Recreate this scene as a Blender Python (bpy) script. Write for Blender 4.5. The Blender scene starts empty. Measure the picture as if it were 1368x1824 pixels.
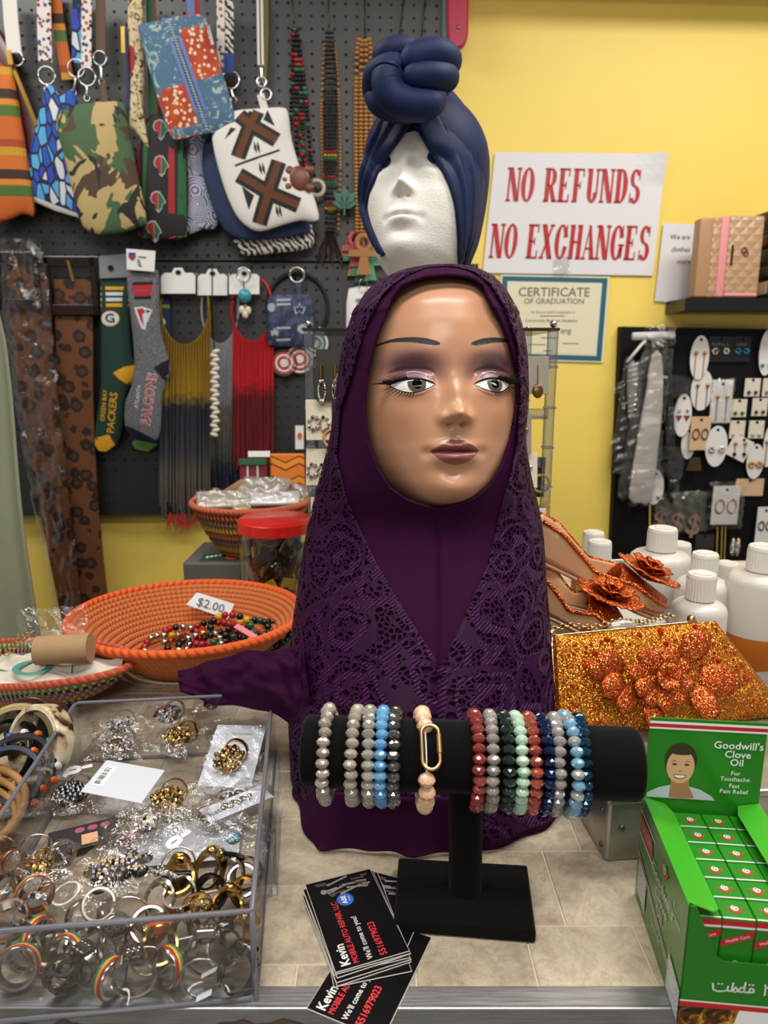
import bpy, bmesh, math, random
import numpy as np
from mathutils import Vector, Matrix, noise as mnoise
random.seed(7)
SC = bpy.context.scene
COL = SC.collection
V = Vector
PI = math.pi
# ------------------------------------------------------------------ camera
FPX, CX, CY = 1265.0, 684.0, 912.0
HC, PITCH = 0.376, math.radians(12.0)
cam_d = bpy.data.cameras.new('camera')
cam = bpy.data.objects.new('camera', cam_d); COL.objects.link(cam)
cam.location = (0, 0, HC); cam.rotation_euler = (PI/2 - PITCH, 0, 0)
cam_d.sensor_fit = 'VERTICAL'; cam_d.sensor_height = 36.0
cam_d.lens = 36.0*FPX/1824.0
cam_d.clip_start = 0.02
cam_d.dof.use_dof = True; cam_d.dof.focus_distance = 0.60; cam_d.dof.aperture_fstop = 9.0
SC.camera = cam
SC.view_settings.view_transform = 'Standard'; SC.view_settings.look = 'None'
SC.view_settings.exposure = 0.45; SC.view_settings.gamma = 1.0
SC.view_settings.use_curve_mapping = False
# ------------------------------------------------------------------ light
wd = bpy.data.worlds.new('shop_ambient'); SC.world = wd; wd.use_nodes = True
wd.node_tree.nodes['Background'].inputs[0].default_value = (1.0, .97, .93, 1)
wd.node_tree.nodes['Background'].inputs[1].default_value = 0.22
def area(name, loc, size, power, col=(1, .96, .90), rot=(0, 0, 0)):
    l = bpy.data.lights.new(name, 'AREA'); l.shape = 'RECTANGLE'
    l.size, l.size_y = size; l.energy = power; l.color = col
    o = bpy.data.objects.new(name, l); COL.objects.link(o); o.location = loc; o.rotation_euler = rot
    return o
area('ceiling_lamp_over_counter', (0.10, 0.10, 1.50), (1.2, .28), 16)
area('ceiling_lamp_front', (-.15, -1.5, 1.50), (1.2, .5), 22)
area('ceiling_lamp_wall_left', (-1.0, 1.05, 1.50), (.9, .3), 10)
area('ceiling_lamp_wall_right', (1.0, .95, 1.50), (.9, .3), 15)
# ------------------------------------------------------------------ pixel -> place helpers (1368x1824 frame)
_c, _s = math.cos(PITCH), math.sin(PITCH)
WK, WY0 = 0.045, 1.815          # back wall: Y = WY0 + WK*X
def ray(x, y):
    a = (x-CX)/FPX; b = (CY-y)/FPX
    return V((a, _c+b*_s, -_s+b*_c))
def P(x, y, Y):
    d = ray(x, y); t = Y/d.y; return V((d.x*t, Y, HC+d.z*t))
def G(x, y, z=0.0):
    d = ray(x, y); t = (z-HC)/d.z; return V((d.x*t, d.y*t, z))
def W(x, y, d=0.0):
    r = ray(x, y); t = (WY0-d)/(r.y-WK*r.x); return V((r.x*t, r.y*t, HC+r.z*t))
def proj(p):
    q = V(p)-V((0, 0, HC)); zf = q.y*_c-q.z*_s; up = q.y*_s+q.z*_c
    return CX+FPX*q.x/zf, CY-FPX*up/zf
# ------------------------------------------------------------------ materials
def lin(c):
    if isinstance(c, str):
        c = tuple(int(c[i:i+2], 16)/255 for i in (0, 2, 4))
    return tuple((x/12.92 if x <= .04045 else ((x+.055)/1.055)**2.4) for x in c[:3])+(1.0,)
class NB:
    def __init__(s, name):
        s.m = bpy.data.materials.new(name); s.m.use_nodes = True
        s.t = s.m.node_tree; s.n = s.t.nodes; s.l = s.t.links
        s.b = s.n['Principled BSDF']; s.o = s.n['Material Output']
    def node(s, k, **kw):
        n = s.n.new(k)
        for a, v in kw.items(): setattr(n, a, v)
        return n
    def put(s, sock, v):
        if v is None: return
        if hasattr(v, 'is_output') or isinstance(v, bpy.types.NodeSocket): s.l.new(v, sock)
        elif isinstance(v, str): sock.default_value = lin(v)
        else: sock.default_value = v
    def co(s, kind='Object', scale=None, rot=None, loc=None):
        t = s.node('ShaderNodeTexCoord').outputs[kind]
        if scale or rot or loc:
            mp = s.node('ShaderNodeMapping'); s.l.new(t, mp.inputs[0])
            if scale: mp.inputs['Scale'].default_value = scale if not isinstance(scale, (int, float)) else (scale,)*3
            if rot: mp.inputs['Rotation'].default_value = rot
            if loc: mp.inputs['Location'].default_value = loc
            t = mp.outputs[0]
        return t
    def noise(s, co, scale, detail=2, rough=.5, dist=0, out='Fac'):
        n = s.node('ShaderNodeTexNoise'); s.put(n.inputs['Vector'], co)
        n.inputs['Scale'].default_value = scale; n.inputs['Detail'].default_value = detail
        n.inputs['Roughness'].default_value = rough; n.inputs['Distortion'].default_value = dist
        return n.outputs[out]
    def vor(s, co, scale, feature='F1', out='Distance', rnd=1.0):
        n = s.node('ShaderNodeTexVoronoi', feature=feature); s.put(n.inputs['Vector'], co)
        n.inputs['Scale'].default_value = scale; n.inputs['Randomness'].default_value = rnd
        return n.outputs[out]
    def wave(s, co, scale, dist=0, axis='X', dscale=1):
        n = s.node('ShaderNodeTexWave', bands_direction=axis); s.put(n.inputs['Vector'], co)
        n.inputs['Scale'].default_value = scale; n.inputs['Distortion'].default_value = dist
        n.inputs['Detail Scale'].default_value = dscale
        return n.outputs['Fac']
    def ramp(s, f, stops, const=False):
        n = s.node('ShaderNodeValToRGB'); e = n.color_ramp.elements
        if const: n.color_ramp.interpolation = 'CONSTANT'
        while len(e) < len(stops): e.new(.5)
        for k, (p, c) in zip(e, stops):
            k.position = p; k.color = lin(c) if not isinstance(c, float) else (c, c, c, 1)
        s.put(n.inputs[0], f); return n.outputs[0]
    def mix(s, f, a, b, mode='MIX'):
        n = s.node('ShaderNodeMix', data_type='RGBA', blend_type=mode)
        s.put(n.inputs[0], f); s.put(n.inputs[6], a); s.put(n.inputs[7], b); return n.outputs[2]
    def mth(s, op, a, b=None, c=None):
        n = s.node('ShaderNodeMath', operation=op); s.put(n.inputs[0], a)
        if b is not None: s.put(n.inputs[1], b)
        if c is not None: s.put(n.inputs[2], c)
        return n.outputs[0]
    def sep(s, co):
        n = s.node('ShaderNodeSeparateXYZ'); s.l.new(co, n.inputs[0]); return n.outputs
    def bump(s, h, st=.3, d=.001):
        n = s.node('ShaderNodeBump'); n.inputs['Strength'].default_value = st
        n.inputs['Distance'].default_value = d; s.put(n.inputs['Height'], h)
        s.l.new(n.outputs[0], s.b.inputs['Normal']); return n.outputs[0]
    def fin(s, col=None, rough=.5, metal=0, **kw):
        s.put(s.b.inputs['Base Color'], col); s.put(s.b.inputs['Roughness'], rough)
        s.put(s.b.inputs['Metallic'], metal)
        for k, v in kw.items(): s.put(s.b.inputs[k.replace('_', ' ')], v)
        return s.m
_mc = {}
def M(name, col='808080', rough=.55, metal=0, bump=None, **kw):
    if name in _mc: return _mc[name]
    n = NB(name)
    if bump: n.bump(n.noise(n.co('Object'), bump[0], 3), bump[1], .0006)
    _mc[name] = n.fin(col, rough, metal, **kw); return _mc[name]
def clear_mat(name, tint='ffffff', edge='ffffff', gloss=.06, k=.55, bump=None, rough=.05):
    # thin clear plastic: transmits straight through, reflects by Fresnel
    n = NB(name); t = n.node('ShaderNodeBsdfTransparent'); n.put(t.inputs[0], tint)
    g = n.node('ShaderNodeBsdfGlossy'); n.put(g.inputs[0], edge); g.inputs['Roughness'].default_value = rough
    lw = n.node('ShaderNodeLayerWeight'); lw.inputs[0].default_value = .35
    if bump:
        nz = n.noise(n.co('Object'), bump[0], 3, .6, 1.0)
        b = n.node('ShaderNodeBump'); b.inputs['Strength'].default_value = bump[1]; b.inputs['Distance'].default_value = .004
        n.l.new(nz, b.inputs['Height']); n.l.new(b.outputs[0], g.inputs['Normal']); n.l.new(b.outputs[0], lw.inputs['Normal'])
    f = n.mth('MULTIPLY_ADD', lw.outputs['Facing'], k, gloss)
    mx = n.node('ShaderNodeMixShader'); n.l.new(f, mx.inputs[0]); n.l.new(t.outputs[0], mx.inputs[1]); n.l.new(g.outputs[0], mx.inputs[2])
    n.l.new(mx.outputs[0], n.o.inputs['Surface']); return n.m
# ------------------------------------------------------------------ mesh builder
def basis(d, up=(0, 0, 1)):
    z = V(d).normalized(); u = V(up)
    if abs(z.dot(u)) > .97: u = V((1, 0, 0)) if abs(z.x) < .9 else V((0, 1, 0))
    x = u.cross(z).normalized(); y = z.cross(x); return x, y, z
def RX(a): return Matrix.Rotation(a, 4, 'X')
def RY(a): return Matrix.Rotation(a, 4, 'Y')
def RZ(a): return Matrix.Rotation(a, 4, 'Z')
def T(*p): return Matrix.Translation(V(p) if len(p) == 3 else V(p[0]))
class MB:
    def __init__(s): s.v = []; s.f = []; s.m = []; s.k = 0
    def add(s, vs, fs, X=None):
        o = len(s.v)
        s.v += [tuple(X @ V(p)) for p in vs] if X is not None else [tuple(p) for p in vs]
        s.f += [tuple(i+o for i in f) for f in fs]; s.m += [s.k]*len(fs); return s
    def box(s, c, d, X=None):
        x, y, z = (q/2 for q in d)
        vs = [(c[0]+i*x, c[1]+j*y, c[2]+k*z) for k in (-1, 1) for j in (-1, 1) for i in (-1, 1)]
        return s.add(vs, [(0, 2, 3, 1), (4, 5, 7, 6), (0, 1, 5, 4), (2, 6, 7, 3), (0, 4, 6, 2), (1, 3, 7, 5)], X)
    def rbox(s, c, d, r=.002, seg=2, X=None):
        b = bmesh.new(); bmesh.ops.create_cube(b, size=1)
        for v in b.verts: v.co = V((v.co.x*d[0]+c[0], v.co.y*d[1]+c[1], v.co.z*d[2]+c[2]))
        bmesh.ops.bevel(b, geom=b.edges[:], offset=min(r, min(d)*.49), segments=seg, affect='EDGES', profile=.5)
        b.verts.index_update()
        s.add([v.co for v in b.verts], [[v.index for v in f.verts] for f in b.faces], X); b.free(); return s
    def tube(s, pts, r, n=8, closed=False, caps=True, X=None, flat=1.0, up=(0, 0, 1)):
        pts = [V(p) for p in pts]; N = len(pts); vs = []; fs = []
        for i, p in enumerate(pts):
            a = pts[(i-1) % N] if (closed or i) else p; b = pts[(i+1) % N] if (closed or i < N-1) else p
            x, y, z = basis(b-a if (b-a).length > 1e-9 else V((0, 0, 1)), up); rr = r[i] if hasattr(r, '__len__') else r
            for k in range(n):
                t = 2*PI*k/n; vs.append(p+x*math.cos(t)*rr+y*math.sin(t)*rr*flat)
        for i in range(N if closed else N-1):
            for k in range(n):
                j = (i+1) % N; fs.append((i*n+k, i*n+(k+1) % n, j*n+(k+1) % n, j*n+k))
        if caps and not closed: fs += [tuple(range(n))[::-1], tuple(range((N-1)*n, N*n))]
        return s.add(vs, fs, X)
    def cyl(s, a, b, r, r2=None, n=16): return s.tube([a, b], [r, r if r2 is None else r2], n)
    def sph(s, c, r, nu=12, nv=8, sc=(1, 1, 1), X=None):
        vs = [(c[0], c[1], c[2]+r*sc[2])]
        for j in range(1, nv):
            t = PI*j/nv
            vs += [(c[0]+r*sc[0]*math.sin(t)*math.cos(2*PI*i/nu), c[1]+r*sc[1]*math.sin(t)*math.sin(2*PI*i/nu), c[2]+r*sc[2]*math.cos(t)) for i in range(nu)]
        vs.append((c[0], c[1], c[2]-r*sc[2])); L = len(vs)-1
        fs = [(0, 1+i, 1+(i+1) % nu) for i in range(nu)]
        for j in range(nv-2):
            o = 1+j*nu; fs += [(o+i, o+nu+i, o+nu+(i+1) % nu, o+(i+1) % nu) for i in range(nu)]
        o = 1+(nv-2)*nu; fs += [(o+i, L, o+(i+1) % nu) for i in range(nu)]
        return s.add(vs, fs, X)
    def torus(s, R, r, nu=32, nv=8, X=None, sy=1.0, a0=0, a1=2*PI, rz=None):
        full = abs(a1-a0-2*PI) < 1e-6; rz = rz or r
        vs = []; m = nu if full else nu+1
        for i in range(m):
            t = a0+(a1-a0)*i/nu
            for j in range(nv):
                q = 2*PI*j/nv; k = R+r*math.cos(q); vs.append((k*math.cos(t), k*math.sin(t)*sy, rz*math.sin(q)))
        fs = [(i*nv+j, ((i+1) % m)*nv+j, ((i+1) % m)*nv+(j+1) % nv, i*nv+(j+1) % nv) for i in range(nu) for j in range(nv)]
        if not full: fs += [tuple(range(nv)), tuple(range((m-1)*nv, m*nv))[::-1]]
        return s.add(vs, fs, X)
    def prism(s, poly, h0, h1, X=None):   # poly in local XY, extruded in Z
        n = len(poly); vs = [(p[0], p[1], h0) for p in poly]+[(p[0], p[1], h1) for p in poly]
        return s.add(vs, [tuple(range(n))[::-1], tuple(range(n, 2*n))]+[(i, (i+1) % n, n+(i+1) % n, n+i) for i in range(n)], X)
    def lathe(s, prof, n=32, X=None):
        vs = [(r*math.cos(2*PI*i/n), r*math.sin(2*PI*i/n), z) for r, z in prof for i in range(n)]
        fs = [(j*n+i, j*n+(i+1) % n, (j+1)*n+(i+1) % n, (j+1)*n+i) for j in range(len(prof)-1) for i in range(n)]
        return s.add(vs, fs, X)
    def grid(s, fn, nu, nv, cu=False, X=None):
        m = nu if cu else nu+1
        vs = [fn(i/nu, j/nv) for j in range(nv+1) for i in range(m)]
        fs = [(j*m+i, j*m+(i+1) % m, (j+1)*m+(i+1) % m, (j+1)*m+i) for j in range(nv) for i in range(nu)]
        return s.add(vs, fs, X)
    def obj(s, name, mats, parent=None, smooth=False, auto=None, fix=True, loc=None):
        me = bpy.data.meshes.new(name); me.from_pydata(s.v, [], s.f)
        for m in (mats if isinstance(mats, (list, tuple)) else [mats]): me.materials.append(m)
        if s.k or any(s.m): me.polygons.foreach_set('material_index', s.m)
        if fix:
            b = bmesh.new(); b.from_mesh(me); bmesh.ops.recalc_face_normals(b, faces=b.faces[:]); b.to_mesh(me); b.free()
        if smooth or auto: me.polygons.foreach_set('use_smooth', [True]*len(me.polygons))
        if auto: me.set_sharp_from_angle(angle=math.radians(auto))
        me.update(); o = bpy.data.objects.new(name, me); COL.objects.link(o)
        if parent is not None: o.parent = parent
        if loc is not None: o.location = loc
        return o
def tag(o, label=None, cat=None, group=None, kind=None):
    if label: o['label'] = label
    if cat: o['category'] = cat
    if group: o['group'] = group
    if kind: o['kind'] = kind
    return o
def thing(name, label, cat, loc=(0, 0, 0), rot=(0, 0, 0), group=None):
    o = bpy.data.objects.new(name, None); COL.objects.link(o); o.location = loc
    o.empty_display_size = .02
    o.rotation_euler = rot; return tag(o, label, cat, group)
def mat4(o): return Matrix.LocRotScale(o.location, o.rotation_euler, o.scale)
def inst(src, name, parent=None, M4=None, mat=None):
    o = bpy.data.objects.new(name, src.data if hasattr(src, 'data') else src); COL.objects.link(o)
    if parent is not None: o.parent = parent
    if M4 is not None: o.matrix_basis = M4
    return o
def copy_tree(o, parent=None):
    c = o.copy(); COL.objects.link(c); c.parent = parent
    for ch in list(o.children): copy_tree(ch, c)
    return c
def shared(me_name, mb, mats, smooth=False, auto=None):    # a mesh datablock with no object
    o = mb.obj(me_name, mats, None, smooth, auto); me = o.data; bpy.data.objects.remove(o); return me
def place(me, name, parent, M4):
    o = bpy.data.objects.new(name, me); COL.objects.link(o); o.parent = parent; o.matrix_basis = M4; return o
# ------------------------------------------------------------------ lettering (built-in font, flat print)
_tc = {}
def text_geo(body, size=1.0, bold=0.0, align='CENTER', sp=1.0):
    key = (body, bold, align, sp)
    if key not in _tc:
        c = bpy.data.curves.new('t', 'FONT'); c.body = body; c.align_x = align; c.align_y = 'CENTER'; c.offset = bold
        c.space_character = sp; c.resolution_u = 2
        o = bpy.data.objects.new('t', c); COL.objects.link(o); bpy.context.view_layer.update()
        me = bpy.data.meshes.new_from_object(o)
        _tc[key] = ([tuple(v.co) for v in me.vertices], [tuple(p.vertices) for p in me.polygons])
        bpy.data.objects.remove(o); bpy.data.curves.remove(c); bpy.data.meshes.remove(me)
    vs, fs = _tc[key]; return [(v[0]*size, v[1]*size, 0) for v in vs], fs
XZ = RX(PI/2)      # print plane: local X right, Z up, faces -Y
def text(name, body, size, mat, parent, X, bold=0.0, align='CENTER', sx=1.0, sp=1.0, fn=None):
    vs, fs = text_geo(body, size, bold, align, sp); vs = [(v[0]*sx, v[1], 0) for v in vs]
    vs = [X @ V(v) for v in vs]
    if fn: vs = [fn(v) for v in vs]
    return MB().add(vs, fs).obj(name, mat, parent, fix=False)
def hull2(poly, n):                     # resample closed polyline, smoothed
    q = [V(p) for p in poly]; N = len(q); out = []
    for i in range(N):
        p0, p1, p2, p3 = q[i-1], q[i], q[(i+1) % N], q[(i+2) % N]
        for k in range(n):
            t = k/n; out.append(.5*((2*p1)+(p2-p0)*t+(2*p0-5*p1+4*p2-p3)*t*t+(3*p1-p0-3*p2+p3)*t*t*t))
    return out
def spline(pts, n):
    q = [V(p) for p in pts]; q = [2*q[0]-q[1]]+q+[2*q[-1]-q[-2]]; out = []
    for i in range(1, len(q)-2):
        p0, p1, p2, p3 = q[i-1:i+3]
        for k in range(n):
            t = k/n; out.append(.5*((2*p1)+(p2-p0)*t+(2*p0-5*p1+4*p2-p3)*t*t+(3*p1-p0-3*p2+p3)*t*t*t))
    return out+[q[-2]]
# ------------------------------------------------------------------ soft flat goods on the wall
WROT = math.atan(WK)
class Hang:
    """a thing hanging in front of the wall; pixel outlines become metric outlines in its own frame"""
    def __init__(s, name, label, cat, px, d, group=None):
        s.d = d; s.o = thing(name, label, cat, W(px[0], px[1], d), (0, 0, WROT), group)
        s.inv = mat4(s.o).inverted()
    def L(s, x, y, d=None): return s.inv @ W(x, y, s.d if d is None else d)
    def pl(s, poly, d=None): return [s.L(x, y, d) for x, y in poly]
class Pillow:
    """soft padded piece: outline poly (pixel), inflated front and back"""
    def __init__(s, h, poly, thick, smooth=3, d=None, power=2.6, wrinkle=0.0, name='pouch_body', mat=None, seed=0):
        s.h = h; s.d = d; pts = h.pl(poly, d); s.y0 = sum(p.y for p in pts)/len(pts)
        if smooth: pts = hull2(pts, smooth)
        s.p = [(p.x, p.z) for p in pts]; s.T = thick; s.pw = power; s.wr = wrinkle; s.seed = seed
        s.c = (sum(p[0] for p in s.p)/len(s.p), sum(p[1] for p in s.p)/len(s.p))
        rings = [1, .985, .95, .88, .76, .6, .42, .22]; mb = MB(); n = len(s.p); vs = []
        for side in (-1, 1):
            for t in rings:
                for p in s.p:
                    x = s.c[0]+(p[0]-s.c[0])*t; z = s.c[1]+(p[1]-s.c[1])*t
                    vs.append((x, s.y0+side*s.th(t, x, z), z))
            vs.append((s.c[0], s.y0+side*s.th(0, *s.c), s.c[1]))
        R = len(rings); S = R*n+1; fs = []
        for q in (0, S):
            for j in range(R-1):
                for i in range(n): fs.append((q+j*n+i, q+j*n+(i+1) % n, q+(j+1)*n+(i+1) % n, q+(j+1)*n+i))
            for i in range(n): fs.append((q+(R-1)*n+i, q+(R-1)*n+(i+1) % n, q+R*n))
        for i in range(n): fs.append((i, S+i, S+(i+1) % n, (i+1) % n))
        s.ob = mb.add(vs, fs).obj(name, mat, h.o, smooth=True)
    def th(s, t, x, z):
        b = s.T/2*max(0, 1-t**s.pw)**.5+.0008
        return b+s.wr*(1-t)*math.sin(x*90+s.seed)*math.cos(z*60+x*40+s.seed*2)
    def tpar(s, x, z):
        dx, dz = x-s.c[0], z-s.c[1]; best = 0
        if abs(dx)+abs(dz) < 1e-9: return 0
        n = len(s.p)
        for i in range(n):
            ax, az = s.p[i][0]-s.c[0], s.p[i][1]-s.c[1]; bx, bz = s.p[(i+1) % n][0]-s.c[0], s.p[(i+1) % n][1]-s.c[1]
            ex, ez = bx-ax, bz-az; den = dx*ez-dz*ex
            if abs(den) < 1e-12: continue
            k = (ax*ez-az*ex)/den; m = (ax*dz-az*dx)/den
            if k > 0 and -1e-6 <= m <= 1+1e-6: best = max(best, 1/k)
        return min(best, 1)
    def front(s, x, z, off=.0006): return V((x, s.y0-s.th(s.tpar(x, z), x, z)-off, z))
    def loc(s, px, py):
        p = s.h.L(px, py, s.d); return p.x, p.z
    def decal(s, name, poly, mat, parent=None, off=.0006, px=True, smooth=0):
        q = [s.loc(*p) for p in poly] if px else poly
        if smooth: q = [(v.x, v.y) for v in hull2([V((a, b, 0)) for a, b in q], smooth)]
        b = bmesh.new(); f = b.faces.new([b.verts.new((x, 0, z)) for x, z in q])
        bmesh.ops.triangulate(b, faces=[f])
        for _ in range(2): bmesh.ops.subdivide_edges(b, edges=[e for e in b.edges if e.calc_length() > .006], cuts=1, use_grid_fill=False); bmesh.ops.triangulate(b, faces=b.faces[:])
        for v in b.verts: v.co = s.front(v.co.x, v.co.z, off)
        b.verts.index_update(); mb = MB().add([v.co for v in b.verts], [[v.index for v in f.verts] for f in b.faces]); b.free()
        return mb.obj(name, mat, parent or s.ob, smooth=True, fix=False)
    def text(s, name, body, size, mat, px, rot=0, bold=0, sx=1, parent=None, off=.0009):
        x, z = s.loc(*px); ca, sa = math.cos(rot), math.sin(rot)
        vs, fs = text_geo(body, size, bold)
        vs = [s.front(x+v[0]*sx*ca-v[1]*sa, z+v[0]*sx*sa+v[1]*ca, off) for v in vs]
        return MB().add(vs, fs).obj(name, mat, parent or s.ob, fix=False)
# ================================================================== the room
def struct(name, mb, m, **k): return tag(mb.obj(name, m, **k), kind='structure')
n = NB('yellow_wall_paint'); co = n.co('Object')
n.bump(n.noise(co, 220, 3), .25, .0005)
YELLOW = n.fin(n.mix(n.noise(co, 2.2, 3), 'e8ca5a', 'eed368'), .5)
yw = lambda X, d=0: WY0+WK*X-d
w = MB(); w.add([(-3, yw(-3), -1.05), (3, yw(3), -1.05), (3, yw(3), 1.56), (-3, yw(-3), 1.56),
                 (-3, yw(-3)+.12, -1.05), (3, yw(3)+.12, -1.05), (3, yw(3)+.12, 1.56), (-3, yw(-3)+.12, 1.56)],
      [(0, 1, 2, 3), (5, 4, 7, 6), (0, 4, 5, 1), (3, 2, 6, 7), (0, 3, 7, 4), (1, 5, 6, 2)])
struct('wall_back', w, YELLOW)
struct('floor', MB().box((0, -.3, -1.075), (6, 5, .05)), M('grey_floor', '77726a', .5))
struct('ceiling', MB().box((0, -.3, 1.585), (6, 5, .05)), M('white_ceiling', 'e8e6e0', .8))
# unseen shelf added above the frame to shade the top of the yellow wall
sh = thing('added_shade_shelf', 'unseen white shelf added above the refund sign to shade the yellow wall', 'shelf', W(1190, -34, .0), (0, 0, WROT))
MB().rbox((0, -.10, 0), (1.1, .20, .02), .002).obj('shelf_board', M('shelf_white', 'd8d2c4', .5), sh)
# ------------------------------------------------------------------ pegboard panels
n = NB('dark_grey_pegboard'); s = n.sep(n.co('Object'))
fx = n.mth('SUBTRACT', n.mth('FRACT', n.mth('DIVIDE', s[0], .0254)), .5); fz = n.mth('SUBTRACT', n.mth('FRACT', n.mth('DIVIDE', s[2], .0254)), .5)
r2 = n.mth('ADD', n.mth('MULTIPLY', fx, fx), n.mth('MULTIPLY', fz, fz)); hole = n.mth('LESS_THAN', r2, .018)
PEG = n.fin(n.mix(hole, '111215', '050506'), n.mth('MULTIPLY_ADD', hole, .5, .45), Specular_IOR_Level=.9)
zs = W(600, 468).z; zb = W(230, 914, .035).z; xr = W(781, 200, .035).x
pb = thing('pegboard', 'dark grey pegboard covering the wall behind the bags and necklaces', 'pegboard', W(781, 468, .035), (0, 0, WROT))
Lx = -1.75
MB().rbox((Lx/2, .012, .45), (abs(Lx), .02, .896), .001).obj('pegboard_panel', PEG, pb)
MB().rbox((Lx/2, .012, -(zs-zb)/2-.002), (abs(Lx), .02, zs-zb), .001).obj('pegboard_panel', PEG, pb)
# ------------------------------------------------------------------ counter with printed stone tiles and aluminium edge
ct = thing('shop_counter', 'shop counter topped with beige stone-look tiles and an aluminium front edge', 'counter', (0, .352, -1.05))
CTL = lambda x, y, z: (x, y-.352, z+1.05)
MB().box(CTL(0, .658, -.0258), (2.2, .604, .05)).obj('counter_base', M('grout_grey', 'c2b6a2', .7), ct); MB().box(CTL(.395, 1.14, -.0258), (1.41, .36, .05)).obj('counter_base', M('grout_grey', 'c2b6a2', .7), ct)
MB().box(CTL(0, .658, -.55), (2.14, .56, .98)).obj('cabinet', M('cabinet_brown', '4a3524', .6), ct); MB().box(CTL(.41, 1.12, -.55), (1.34, .36, .98)).obj('cabinet', M('cabinet_brown', '4a3524', .6), ct)
n = NB('stone_tile'); co = n.co('Object'); oi = n.node('ShaderNodeObjectInfo').outputs['Random']
cc = n.node('ShaderNodeCombineXYZ'); n.l.new(oi, cc.inputs[2]); va = n.node('ShaderNodeVectorMath', operation='MULTIPLY_ADD')
n.l.new(cc.outputs[0], va.inputs[0]); va.inputs[1].default_value = (9, 9, 9); n.l.new(co, va.inputs[2]); co = va.outputs[0]
big = n.noise(co, 14, 5, .6, .7); fine = n.noise(co, 90, 6, .75, .4); vein = n.noise(co, 34, 7, .7, 2.5)
c = n.ramp(big, [(.30, '75685b'), (.45, '9c8d79'), (.56, 'b6a78f'), (.72, 'c4b7a3')])
c = n.mix(n.mth('MULTIPLY', n.ramp(vein, [(.42, 0.), (.52, 1.), (.62, 0.)]), .35), c, '6f6355')
c = n.mix(n.ramp(fine, [(.35, 0.), (.75, .45)]), c, 'd9cdb8')
n.bump(n.mth('ADD', fine, vein), .25, .0006)
TILE = n.fin(c, n.mth('MULTIPLY_ADD', fine, .25, .26))
def tile(x0, x1, y0, y1):
    if y0 >= .955: x0 = max(x0, -.31)
    if x1-x0 < .01: return
    g = .0012; MB().rbox((0, 0, 0), (x1-x0-g, y1-y0-g, .006), .0006, 1).obj('tile', TILE, ct, loc=CTL((x0+x1)/2, (y0+y1)/2, -.003))
rows_l = [.3665, .383, .453, .53, .60, .68, .76, .86, .96, 1.08, 1.21]
rows_r = [.3665, .4147, .49, .565, .64, .72, .80, .90, 1.0, 1.10, 1.21]
xl = [[.02, -.055, -.17, -.26, -.40, -.56], [.02, -.018, -.12, -.21, -.33, -.56], [.02, -.09, -.16, -.27, -.41, -.56]]
xr_ = [[.02, .095, .169, .28, .39, .52], [.02, .124, .20, .31, .52], [.02, .07, .155, .25, .36, .52]]
for rows, xs in ((rows_l, xl), (rows_r, xr_)):
    for j in range(len(rows)-1):
        q = sorted(xs[j % 3])
        for a, b in zip(q, q[1:]): tile(a, b, rows[j], rows[j+1])
n = NB('brushed_aluminium'); co = n.co('Object', (2, 60, 60)); nz = n.noise(co, 20, 4)
ALU = n.fin(n.ramp(nz, [(.3, '9a9a9c'), (.7, 'b9b9bb')]), n.mth('MULTIPLY_ADD', nz, .2, .28), .85)
e = MB(); e.rbox(CTL(0, .359, -.0015), (2.2, .0145, .004), .0006).rbox(CTL(0, .352, -.02), (2.2, .003, .041), .0008)
e.obj('edge_strip', ALU, ct)
random.seed(3)
for a, b in ((380, 470), (440, 545), (-20, 60), (90, 150)):
    p = P(a, 1812, .35); q = P(b, 1822, .35); pts = []
    for k in range(14):
        t = 2*PI*k/14; pts.append(((p.x+q.x)/2+math.cos(t)*(q.x-p.x)/2*random.uniform(.8, 1.1), -.0135+math.sin(t)*.006*random.uniform(.6, 1.2)))
    MB().add([CTL(x, .3499, z) for x, z in pts], [tuple(range(14))]).obj('peeled_paint', M('old_brown_glue', '5a4632', .8), ct)
# pale green curtain at the far left
n = NB('pale_green_cloth'); co = n.co('Object'); n.bump(n.noise(co, 300, 2), .2, .0004)
CURT = n.fin(n.mix(n.noise(co, 9, 2), '7a7f68', '8b8f78'), .8)
c0 = thing('curtain', 'pale green cloth hanging at the far left edge behind the striped basket', 'curtain', (P(40, 1100, .88).x, .88, 0), (0, 0, 0))
ci = mat4(c0).inverted()
def cf(u, v):
    y = -420+v*1578; xr2 = np.interp(y, [-420, 400, 600, 820, 1000, 1180, 1400], [-75, -40, 4, 34, 58, 80, 92]); xl2 = -330
    p = P(xl2+(xr2-xl2)*u, y, .88); q = ci @ p
    q.y += .009*math.sin(u*26+v*3)*(.3+.7*v)+.006*math.sin(v*17+u*9); return q
zt = P(0, -424, .88).z; m = MB().tube([ci @ V((-.95, .88, zt)), ci @ V((-.43, .88, zt))], .009, 12)
m.tube([ci @ V((-.93, .88, zt)), ci @ V((-.93, .88, 1.56))], .005, 8).tube([ci @ V((-.45, .88, zt)), ci @ V((-.45, .88, 1.56))], .005, 8)
m.obj('curtain_rod', ALU, c0, smooth=True)
cb = MB().grid(cf, 60, 60).obj('curtain_cloth', CURT, c0, smooth=True)
md = cb.modifiers.new('thickness', 'SOLIDIFY'); md.thickness = .003
# ================================================================== mannequin heads
def ctab(tab, v):
    t = np.array(tab, float); t = t[np.argsort(t[:, 0])]
    vv = np.linspace(t[0, 0], t[-1, 0], 900); out = []
    for k in range(1, t.shape[1]):
        y = np.interp(vv, t[:, 0], t[:, k]); ker = np.hanning(41); ker /= ker.sum()
        out.append(np.interp(v, vv, np.convolve(np.pad(y, 20, mode='edge'), ker, 'valid')))
    return out
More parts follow.
